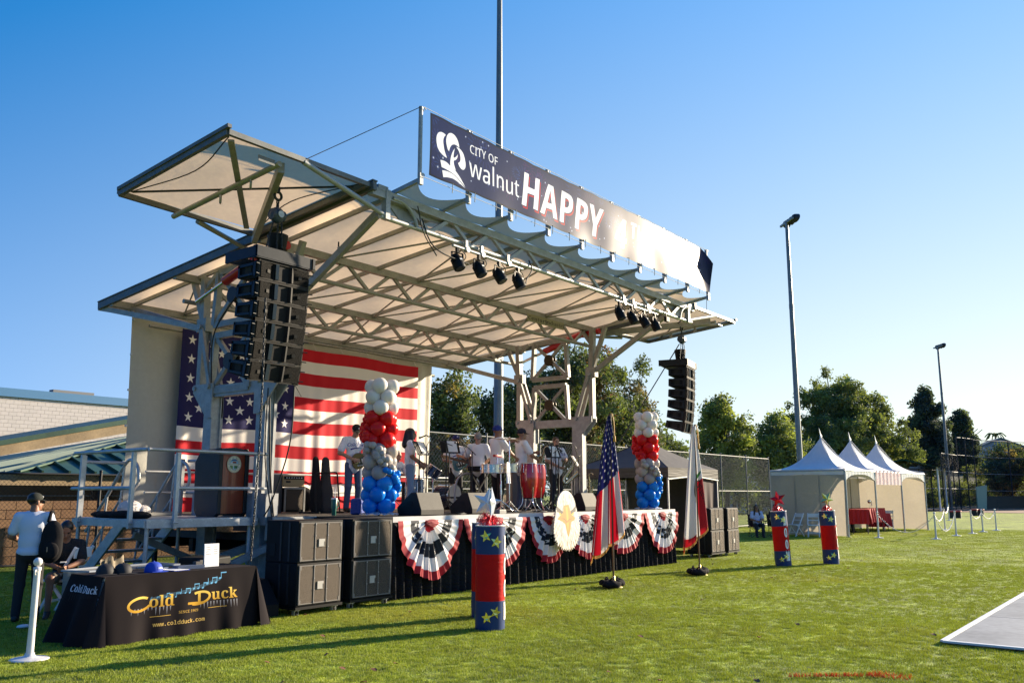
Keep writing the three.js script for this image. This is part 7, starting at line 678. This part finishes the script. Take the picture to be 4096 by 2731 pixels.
  person('seated grey-haired drummer behind the drum kit', [14.72, D, -14.75], 0.2, { h: 1.72, hair: HAIR.grey, skin: SKIN[0], joints: { pelvis: [0, 0.60, 0], chest: [0, 0.94, 0.03], neck: [0, 1.11, 0.04], head: [0, 1.26, 0.07], ls: [0.185, 1.06, 0.04], rs: [-0.185, 1.06, 0.04], le: [0.28, 0.84, 0.16], re: [-0.28, 0.84, 0.16], lw: [0.16, 0.80, 0.40], rw: [-0.16, 0.80, 0.40], lh: [0.09, 0.58, 0], rh: [-0.09, 0.58, 0], lk: [0.20, 0.56, 0.42], rk: [-0.20, 0.56, 0.42], la: [0.2, 0.09, 0.40], ra: [-0.2, 0.09, 0.40] }, pants: CW.dark }, bandG); { const st = thing('drum_stool', 'black round stool under the drummer', 'stool', [14.72, D, -14.75]); part(st, 'seat', disc(0.17, 0.07, 0, 0.44, 0, 20), M.black); tripod(st, 0.42, M.chrome, 0.25); }
  person('guitarist in white shirt seen from behind left of the percussionist', [15.35, D, -12.75], 2.1, { h: 1.74, hair: HAIR.grey, shirt: CW.white, shirtName: 'shirt', joints: { le: [0.30, 1.18, 0.10], lw: [0.46, 1.22, 0.22], re: [-0.28, 1.15, 0.04], rw: [-0.08, 1.02, 0.22] }, pants: CW.dark }, bandG); guitar('electric_guitar', 'pale headed guitar of the player with his back turned', [15.45, D + 1.02, -12.92], [0, 2.1, 0.25], mat([0.25, 0.12, 0.05], 0.3, { clearcoat: 1 }), 0.5, 'guitars on stage');
  // drum kit
  const bl = mat([0.012, 0.035, 0.09], 0.2, { clearcoat: 1, metalness: 0.3 }); { const k = drum('kick_drum', 'large bass drum with pale front skin behind the monitors', 15.55, D + 0.29, -13.85, 0.285, 0.42, bl, [PI / 2, 0, -0.12]); } drum('rack_tom', 'blue rack tom tilted above the bass drum', 15.18, D + 0.86, -13.95, 0.165, 0.24, bl, [0.5, 0, -0.35]); drum('floor_tom', 'blue floor tom beside the singer', 14.62, D + 0.5, -14.0, 0.20, 0.38, bl); { const f = thing('floor_stand', 'chrome three legged stand under the blue floor tom', 'stand', [14.62, D, -14.0]); for (let k = 0; k < 3; k++) part(f, 'leg', rod([Math.cos(k * 2.1) * 0.22, 0, Math.sin(k * 2.1) * 0.22], [Math.cos(k * 2.1) * 0.21, 0.62, Math.sin(k * 2.1) * 0.21], 0.008, 6), M.chrome); const g = thing('tom_mount', 'chrome stand holding the rack tom', 'stand', [15.2, D, -13.98]); tripod(g, 0.76, M.chrome, 0.22); } cymbal('bronze cymbal beside the bass player', 15.0, -14.1, 1.02, 0.25, [0.08, 0.05]);
  // percussion
  const st = mat([0.58, 0.54, 0.46], 0.2, { metalness: 0.9 }); drum('timbale', 'left steel timbale on its stand', 13.92, D + 0.86, -11.2, 0.21, 0.17, st, [0, 0, 0]); drum('timbale', 'right steel timbale on its stand', 14.56, D + 0.89, -11.25, 0.20, 0.17, st, [0, 0, 0.03]); { const f = thing('timbale_stand', 'chrome tripod stand under the timbales', 'stand', [14.22, D, -11.2], 0.3); tripod(f, 0.85, M.chrome, 0.36); part(f, 'cross_bar', rod([-0.5, 0.78, 0], [0.5, 0.80, 0], 0.014, 8), M.chrome); }
  const cg = mat([0.42, 0.006, 0.012], 0.16, { clearcoat: 1, clearcoatRoughness: 0.1 }); const conga = (label, x, z) => { const o = thing('conga_drum', label, 'drum', [x, D, z], 0, 'conga drums'); part(o, 'shell', lathe([[0.13, 0.26], [0.155, 0.36], [0.185, 0.56], [0.195, 0.70], [0.185, 0.86], [0.16, 0.99]], 32), cg); part(o, 'head', disc(0.158, 0.012, 0, 1.0, 0, 30), mat([0.52, 0.44, 0.32], 0.6)); part(o, 'rim', strip(new THREE.TorusGeometry(0.165, 0.010, 8, 30).rotateX(PI / 2).translate(0, 0.985, 0)), M.chrome); for (let k = 0; k < 6; k++) { const a = k * PI / 3; part(o, 'lug', rod([Math.cos(a) * 0.178, 0.99, Math.sin(a) * 0.178], [Math.cos(a) * 0.195, 0.80, Math.sin(a) * 0.195], 0.006, 5), M.chrome); } part(o, 'collar', strip(new THREE.TorusGeometry(0.135, 0.012, 6, 24).rotateX(PI / 2).translate(0, 0.27, 0)), M.black); for (let k = 0; k < 4; k++) { const a = k * PI / 2 + 0.4; part(o, 'stand_leg', pipe([[Math.cos(a) * 0.17, 0.50, Math.sin(a) * 0.17], [Math.cos(a) * 0.16, 0.2, Math.sin(a) * 0.16], [Math.cos(a) * 0.30, 0.012, Math.sin(a) * 0.30]], 0.010, 6), M.chrome); } }; conga('large shiny red conga in front of the horn player', 14.92, -11.0); conga('shiny red conga just right of the larger one', 15.42, -11.15);
  cymbal('bronze cymbal on a chrome stand before the percussionist', 14.25, -11.0, 1.47, 0.33, [0.05, 0.02]); { const c = thing('cowbell_block', 'red percussion block clamped above the left timbale', 'percussion', [14.05, D + 1.12, -11.15], 0.2); part(c, 'block', rbox(0.30, 0.05, 0.07, 0, 0, 0, 0.012), M.red); part(c, 'clamp', rod([0, -0.26, 0], [0, 0.06, 0], 0.010, 8), M.chrome); single('towel', 'white towel hanging from the timbale stand', 'towel', grid(12, 16, (u, v) => [(u - 0.5) * 0.2 * (1.2 - 0.25 * v), -0.42 + 0.42 * v, 0.03 * Math.sin(u * 9) * (1.2 - v) + 0.02], undefined), CW.white, undefined, [14.08, D + 0.99, -10.93], 0.4); const s = thing('throne_stand', 'chrome tripod stand left of the congas', 'stand', [13.85, D, -10.9]); tripod(s, 0.62, M.chrome, 0.34); }
  { const k = thing('keyboard', 'black keyboard on a folding stand behind the percussionist', 'keyboard', [15.05, D, -12.45], 0.5); part(k, 'case', rbox(1.05, 0.10, 0.32, 0, 0.90, 0, 0.015), M.black); part(k, 'keys', box(0.92, 0.012, 0.13, 0, 0.955, 0.07), M.white); for (const s of [-1, 1]) part(k, 'stand_leg', bar([s * 0.4, 0, 0.2 * s], [-s * 0.1, 0.85, -0.2 * s], 0.03, 0.03), M.darkSteel); const h = thing('hand_cart', 'silver arched hand cart handle behind the left timbale', 'cart', [15.35, D, -13.05], -0.5); part(h, 'handle', pipe([[-0.3, 0.0, 0], [-0.3, 0.45, 0], [-0.22, 0.72, 0], [0, 0.82, 0], [0.2, 0.70, 0], [0.42, 0.45, 0]], 0.025, 10), M.alum); part(h, 'bed', box(0.8, 0.04, 0.4, 0, 0.28, -0.2), M.darkSteel); }
  [['microphone stand between the singer and the drums', 14.0, -12.5, 1.42, [0.45, 0.16], 2.6], ['microphone stand in front of the singer', 12.75, -11.9, 1.30, [0.2, 0.1], 0.5], ['tall microphone stand before the bass player', 14.55, -12.9, 1.45, [0.6, -0.2], 2.9], ['microphone stand left of the percussionist', 13.9, -11.7, 1.22, [0.32, 0.22], 3.0], ['microphone stand between congas and saxophonist', 16.2, -11.2, 1.30, [0.4, 0.15], 0.2], ['microphone stand before the saxophonist', 16.9, -11.6, 1.35, [0.35, 0.2], 2.8], ['microphone stand right of the saxophonist', 17.9, -11.7, 1.25, [-0.4, 0.25], 0.3], ['black stand right behind the red congas', 15.75, -11.0, 1.45, [0.25, -0.1], 0.0]].forEach((a) => micStand(...a));
  const ms = (label, x, z, h, ry) => { const o = thing('music_stand', label, 'music stand', [x, D, z], ry, 'music stands'); tripod(o, h); part(o, 'desk', [box(0.42, 0.30, 0.012, 0, h + 0.1, 0.03, 0, -0.5), box(0.42, 0.012, 0.05, 0, h - 0.03, 0.1)], M.black); part(o, 'sheet', box(0.21, 0.27, 0.004, 0.05, h + 0.11, 0.045, 0, -0.5), M.white); }; ms('black music stand before the singer', 12.75, -12.1, 1.15, 0.2); ms('music stand holding a tablet beside the drums', 14.15, -12.55, 1.25, -0.5); ms('music stand between congas and saxophonist', 16.45, -11.5, 1.2, -0.3); ms('music stand right of the saxophonist', 18.05, -11.95, 1.05, 0.4);
  const wedge = (label, x, z, w, ry, lit) => { const o = thing('stage_monitor', label, 'loudspeaker', [x, D, z], ry, 'wedge monitors'); part(o, 'cabinet', plate([[0, 0.02], [0, 0.09], [-0.10, 0.37], [-0.20, 0.37], [-0.48, 0.13], [-0.46, 0]], w, 0.01).rotateY(-PI / 2).translate(w / 2, 0, 0), lit); part(o, 'back_panel', [bar([0, 0.12, -0.012], [0, 0.335, -0.087], 0.006, w - 0.1, V(1, 0, 0))], mat([0.07, 0.067, 0.062], 0.7, { specularIntensity: 0.4 })); part(o, 'grille', bar([0, 0.355, -0.215], [0, 0.145, -0.465], 0.02, w - 0.06, V(1, 0, 0)), M.mesh); for (const s of [-1, 1]) part(o, 'socket', rod([s * (w / 2 + 0.008), 0.2, -0.2], [s * (w / 2 + 0.014), 0.2, -0.2], 0.04, 12), M.rubber); }; const wb = mat([0.04, 0.038, 0.036], 0.65, { specularIntensity: 0.4, map: tx(T.dust, 1.5), bumpMap: tx(T.fine, 8), bumpScale: 0.001 }); wedge('wedge monitor right of the left balloon column', 11.25, -10.35, 0.68, 0.15, wb); wedge('wedge monitor behind the white star topper', 12.72, -10.45, 0.68, 0.1, wb); wedge('wedge monitor beside the eagle cutout', 16.40, -10.4, 0.62, 0.1, wb); wedge('wedge monitor near the right balloon column', 17.6, -10.7, 0.6, 0.1, wb);
  { const a = thing('guitar_amplifier', 'tan fronted guitar amplifier head on a black cabinet', 'amplifier', [11.05, D, -13.9], -0.1); part(a, 'cabinet', rbox(0.46, 0.46, 0.3, 0, 0.25, 0, 0.012), M.blackBox); part(a, 'grille', box(0.36, 0.38, 0.01, 0, 0.25, 0.152), M.mesh); part(a, 'edge_trim', [box(0.035, 0.46, 0.02, -0.215, 0.25, 0.15), box(0.035, 0.46, 0.02, 0.215, 0.25, 0.15), box(0.46, 0.035, 0.02, 0, 0.465, 0.151)], M.galvWarm); const h = part(a, 'head', rbox(0.48, 0.22, 0.24, -0.01, 0.60, 0, 0.015), mat([0.42, 0.30, 0.15], 0.6)); part(h, 'control_strip', box(0.44, 0.06, 0.008, -0.01, 0.665, 0.122), M.black); for (let k = 0; k < 7; k++) part(h, 'knob', rod([-0.18 + k * 0.055, 0.665, 0.122], [-0.18 + k * 0.055, 0.665, 0.14], 0.011, 8), M.white); part(h, 'name_plate', box(0.10, 0.035, 0.006, -0.14, 0.59, 0.123), mat(0xffffff, 0.5, { map: canvasTex(96, 32, (g) => { g.fillStyle = '#1d1a16'; g.fillRect(0, 0, 96, 32); g.fillStyle = '#e8dcae'; g.font = 'italic bold 24px serif'; g.fillText('Boogie', 8, 24); }) })); const s = thing('side_amplifier', 'grey backed amplifier left of the tan one', 'amplifier', [10.62, D, -13.95], 0.3); part(s, 'cabinet', rbox(0.34, 0.72, 0.3, 0, 0.36, 0, 0.015), mat([0.10, 0.10, 0.105], 0.6)); 
    const g = thing('gig_bag_rack', 'black guitar bags standing in a tubular rack', 'guitar rack', [11.05, D, -13.0], 0.05); part(g, 'frame', [pipe([[-0.3, 0.02, 0.2], [-0.3, 0.7, 0.14], [-0.24, 0.74, 0.14], [0.2, 0.76, 0.14], [0.26, 0.72, 0.14], [0.3, 0.02, 0.2]], 0.014, 8, 40, 0.2), rod([-0.3, 0.02, 0.3], [-0.3, 0.02, -0.25], 0.014), rod([0.3, 0.02, 0.3], [0.3, 0.02, -0.25], 0.014), rod([-0.3, 0.02, -0.2], [0.3, 0.02, -0.2], 0.014)], M.black); const bag = (x, ry, b) => { const p = part(g, 'gig_bag', blend([capS(V(0, 0.12, 0), V(0, 0.40, 0), 0.16, 0.15), capS(V(0, 0.40, 0), V(0, 0.98, 0), 0.13, 0.085)], 0.03, 0.06), b); p.scale.z = 0.55; p.position.set(x, 0.0, 0); p.rotation.set(-0.1, ry, -0.03); }; bag(-0.1, 0.2, M.blackCloth); bag(0.14, -0.1, cloth([0.035, 0.028, 0.026]));
    const tm = thing('tumbler', 'green insulated tumbler with straw at the stage edge', 'tumbler', [10.02, D, -11.45]); part(tm, 'cup', lathe([[0, 0], [0.036, 0], [0.038, 0.10], [0.05, 0.13], [0.052, 0.27], [0, 0.27]], 20), mat([0.012, 0.12, 0.085], 0.4)); part(tm, 'lid', disc(0.052, 0.025, 0, 0.28, 0), M.white); part(tm, 'straw', rod([0.01, 0.28, 0], [0.012, 0.45, 0], 0.006, 8), M.white); part(tm, 'handle', strip(new THREE.TorusGeometry(0.05, 0.011, 8, 14, PI).rotateZ(-PI / 2).scale(1, 1.3, 1).translate(0.05, 0.19, 0)), mat([0.012, 0.12, 0.085], 0.4)); single('cooler_bag', 'blue cooler bag on the stage behind the left balloon column', 'bag', rbox(0.26, 0.28, 0.22, 0, 0.14, 0, 0.04), mat([0.012, 0.05, 0.30], 0.7, { bumpMap: tx(T.wrinkle, 2), bumpScale: 0.02 }), undefined, [10.72, D, -11.6], 0.3); single('backpack', 'black round bag behind the guitar rack', 'bag', [ball(0.26, 0, 0.25, 0, 1, 1.0, 0.7)], M.blackCloth, 'black bags at the back of the stage', [11.75, D, -14.4]); single('duffel_bag', 'dark duffel bag on the deck behind the tumbler', 'bag', [ball(0.24, 0, 0.17, 0, 1.7, 0.75, 0.8), pipe([[-0.2, 0.3, 0], [0, 0.4, 0], [0.2, 0.3, 0]], 0.015, 6)], M.blackCloth, 'black bags at the back of the stage', [12.0, D, -14.7]);
    const pa = (label, x, z) => { const o = thing('side_speaker', label, 'loudspeaker', [x, D, z], -0.5, 'grey speakers at the rear right'); part(o, 'cabinet', rbox(0.46, 1.05, 0.4, 0, 0.56, 0, 0.02), mat([0.12, 0.11, 0.105], 0.7)); part(o, 'foot', box(0.46, 0.05, 0.4, 0, 0.025, 0), M.black); }; pa('tall grey backed speaker behind the horn player', 17.3, -13.1); pa('tall grey backed speaker behind the saxophonist', 18.1, -13.3);
    const cb = thing('floor_cables', 'tangle of black cables on the stage floor', 'cables', [0, 0, 0]); const R = rng(55); for (let k = 0; k < 14; k++) { const x = 11.4 + k * 0.5, z = -10.4 - 1.0 * R(), p = []; for (let q = 0; q < 6; q++) p.push([x + q * 0.22 * (R() - 0.2), D + 0.008 + (q === 3 ? 0.02 : 0), z + 0.5 * (R() - 0.5)]); part(cb, 'cable', pipe(p, 0.008, 5), M.wire); }
    const dx = thing('junction_box', 'small grey cable box on the stage edge', 'box', [12.75, D, -10.05]); part(dx, 'housing', rbox(0.2, 0.08, 0.12, 0, 0.04, 0, 0.01), M.galvWarm); }
}
{ // people on the lawn
  const lawnG = 'people on the lawn';
  person('person in white short-sleeved shirt and dark cap standing with back turned at far left', [5.35, 0, -11.85], 2.55, { h: 1.60, cap: cloth([0.012, 0.016, 0.012]), hair: HAIR.black, shirt: cloth([0.60, 0.64, 0.74]), shirtName: 'shirt', build: 1.08, skin: SKIN[2], look: [-0.75, -0.1, 0.6], shades: true, hem: 0.02, joints: { le: [0.27, 1.16, 0.05], lw: [0.14, 1.05, 0.25], re: [-0.29, 1.16, 0.06], rw: [-0.16, 1.04, 0.26] }, pants: CW.black }, lawnG);
  { const b = thing('shoulder_backpack', 'black backpack slung on the shoulder of the person in the white shirt', 'backpack', [5.55, 0, -11.70], 2.55); part(b, 'pack', blend([ellS(V(0, 1.04, -0.10), [0.13, 0.22, 0.08]), ellS(V(0.01, 0.88, -0.11), [0.135, 0.16, 0.09])], 0.02, 0.05), M.blackCloth); part(b, 'pocket', blend([ellS(V(0, 0.88, -0.18), [0.10, 0.11, 0.045])], 0.016), M.blackCloth); part(b, 'strap', pipe([[0.06, 1.24, -0.08], [0.05, 1.36, 0.0], [0.04, 1.30, 0.12], [0.06, 1.0, 0.12]], 0.022, 6), M.blackCloth); part(b, 'zip_tag', box(0.012, 0.06, 0.008, 0.03, 0.9, -0.225), mat([0.4, 0.25, 0.15], 0.6)); }
  const seat = (hh) => ({ pelvis: [0, 0.50, 0], chest: [0, 0.85, -0.02], neck: [0, 1.02, -0.01], head: [0, 1.17, 0.02], ls: [0.18, 0.97, -0.01], rs: [-0.18, 0.97, -0.01], le: [0.23, 0.72, 0.08], re: [-0.23, 0.72, 0.08], lw: [0.07, 0.66, 0.26], rw: [-0.07, 0.66, 0.26], lh: [0.09, 0.49, 0.02], rh: [-0.09, 0.49, 0.02], lk: [0.13, 0.50, 0.42], rk: [-0.13, 0.50, 0.42], la: [0.13, 0.09, 0.46], ra: [-0.13, 0.09, 0.46] });
  const camo = mat(0xffffff, 0.9, { map: canvasTex(128, 128, (g) => { g.fillStyle = '#5a564f'; g.fillRect(0, 0, 128, 128); const R = rng(9); for (let k = 0; k < 90; k++) { g.fillStyle = ['#1a1a1a', '#b9b3a8', '#3c3b36'][k % 3]; g.beginPath(); g.ellipse(R() * 128, R() * 128, 5 + R() * 9, 3 + R() * 5, R() * 3, 0, 7); g.fill(); } }) });
  const pr = person('seated person in black shirt and patterned shorts looking at a phone at far left', [6.05, 0, -12.35], -0.55, { h: 1.72, hair: HAIR.black, shirt: CW.black, shirtName: 'shirt', shorts: true, pants: camo, skin: SKIN[2], look: [0, -0.6, 1], headUp: [0, 1, 0.5], joints: { ...seat(), chest: [0, 0.83, 0.08], neck: [0, 0.99, 0.14], head: [0, 1.12, 0.20], ls: [0.18, 0.93, 0.12], rs: [-0.18, 0.93, 0.12], le: [0.22, 0.70, 0.24], re: [-0.22, 0.70, 0.24], lw: [0.06, 0.64, 0.40], rw: [-0.06, 0.64, 0.40] }, curl: 1.2, hem: 0.04 }, lawnG); single('phone', 'phone in the hands of the seated person at far left', 'phone', rbox(0.075, 0.012, 0.15, 0, 0, 0, 0.004), M.whitePlastic, undefined, [5.82, 0.70, -11.95], -0.5); const fc = copyOf(scene.getObjectByName('folding_chair'), [6.05, 0, -12.35], -0.55, 'white folding chair under the seated person at far left');
  const blouse = mat(0xffffff, 0.85, { map: canvasTex(128, 128, (g) => { g.fillStyle = '#d9dcec'; g.fillRect(0, 0, 128, 128); const R = rng(2); g.fillStyle = '#3a489c'; for (let k = 0; k < 150; k++) { g.beginPath(); g.ellipse(R() * 128, R() * 128, 2 + R() * 3, 1 + R() * 2, R() * 3, 0, 7); g.fill(); } }) }); { const p = blouse.map; p.wrapS = p.wrapT = THREE.RepeatWrapping; p.repeat.set(3, 3); }
  const camp = (label, x, z, ry) => { const o = thing('camp_chair', label, 'chair', [x, 0, z], ry, 'folding camp chairs'); part(o, 'seat_sling', grid(8, 8, (u, v) => [(u - 0.5) * 0.52, 0.40 - 0.04 * Math.sin(PI * u) * Math.sin(PI * v), -0.22 + 0.44 * v]), cloth([0.15, 0.01, 0.015])); part(o, 'back_sling', grid(8, 8, (u, v) => [(u - 0.5) * 0.52, 0.40 + 0.44 * v, -0.22 - 0.10 * v]), cloth([0.05, 0.012, 0.015])); for (const s of [-1, 1]) { part(o, 'frame_rod', [rod([s * 0.27, 0, 0.24], [-s * 0.27, 0.40, 0.22], 0.009, 6), rod([s * 0.27, 0, -0.24], [-s * 0.27, 0.40, -0.22], 0.009, 6), rod([s * 0.27, 0, 0.24], [s * 0.27, 0.86, -0.32], 0.009, 6), rod([s * 0.27, 0, -0.24], [s * 0.27, 0.60, 0.22], 0.009, 6)], M.darkSteel); part(o, 'arm_rest', box(0.06, 0.03, 0.4, s * 0.29, 0.6, 0.02), M.black); } };
  person('seated woman in sunglasses and blue patterned blouse left of the white tents', [32.3, 0, -13.15], -0.95, { h: 1.62, cell: 0.02, hair: HAIR.brown, longHair: true, shades: true, shirt: blouse, shirtName: 'blouse', joints: seat(), pants: CW.dark, skin: SKIN[1] }, lawnG); camp('camp chair under the woman in the blue patterned blouse', 32.3, -13.15, -0.95);
  person('seated person in black top and blue trousers beside the woman in the blouse', [33.15, 0, -12.75], -0.95, { h: 1.66, cell: 0.02, hair: HAIR.black, shirt: CW.black, shirtName: 'top', joints: seat(), pants: CW.jeans, skin: SKIN[1] }, lawnG); camp('camp chair under the person in the black top', 33.15, -12.75, -0.95);
  person('seated person in dark cap behind the red draped tables', [39.0, 0, -12.1], -0.3, { h: 1.68, cell: 0.022, cap: CW.black, hair: HAIR.black, shirt: CW.black, shirtName: 'shirt', joints: seat(), pants: CW.dark, skin: SKIN[2] }, lawnG); copyOf(scene.getObjectByName('folding_chair'), [39.0, 0, -12.1], -0.3, 'folding chair under the person in the dark cap');
  { const d = thing('table_flag', 'tiny stars and stripes flag on the long red table', 'flag', [40.5, 1.01, -11.25]); part(d, 'stick', rod([0, 0, 0], [0.02, 0.34, 0], 0.006, 6), M.white); part(d, 'cloth', grid(6, 6, (u, v) => [0.02 + 0.2 * u, 0.2 + 0.12 * v - 0.14 * u, 0.02 * Math.sin(u * 6)]), mat(0xffffff, 0.8, { map: T.flag })); const l = thing('table_ornament', 'silver balloon ornament on the long red table', 'ornament', [40.1, 1.01, -11.2]); part(l, 'stick', rod([0, 0, 0], [0, 0.22, 0], 0.006, 6), M.chrome); part(l, 'globe', ball(0.075, 0, 0.28, 0, 1, 1.1, 1, 14, 10), M.chrome); }
}
renderer.render(scene, camera);
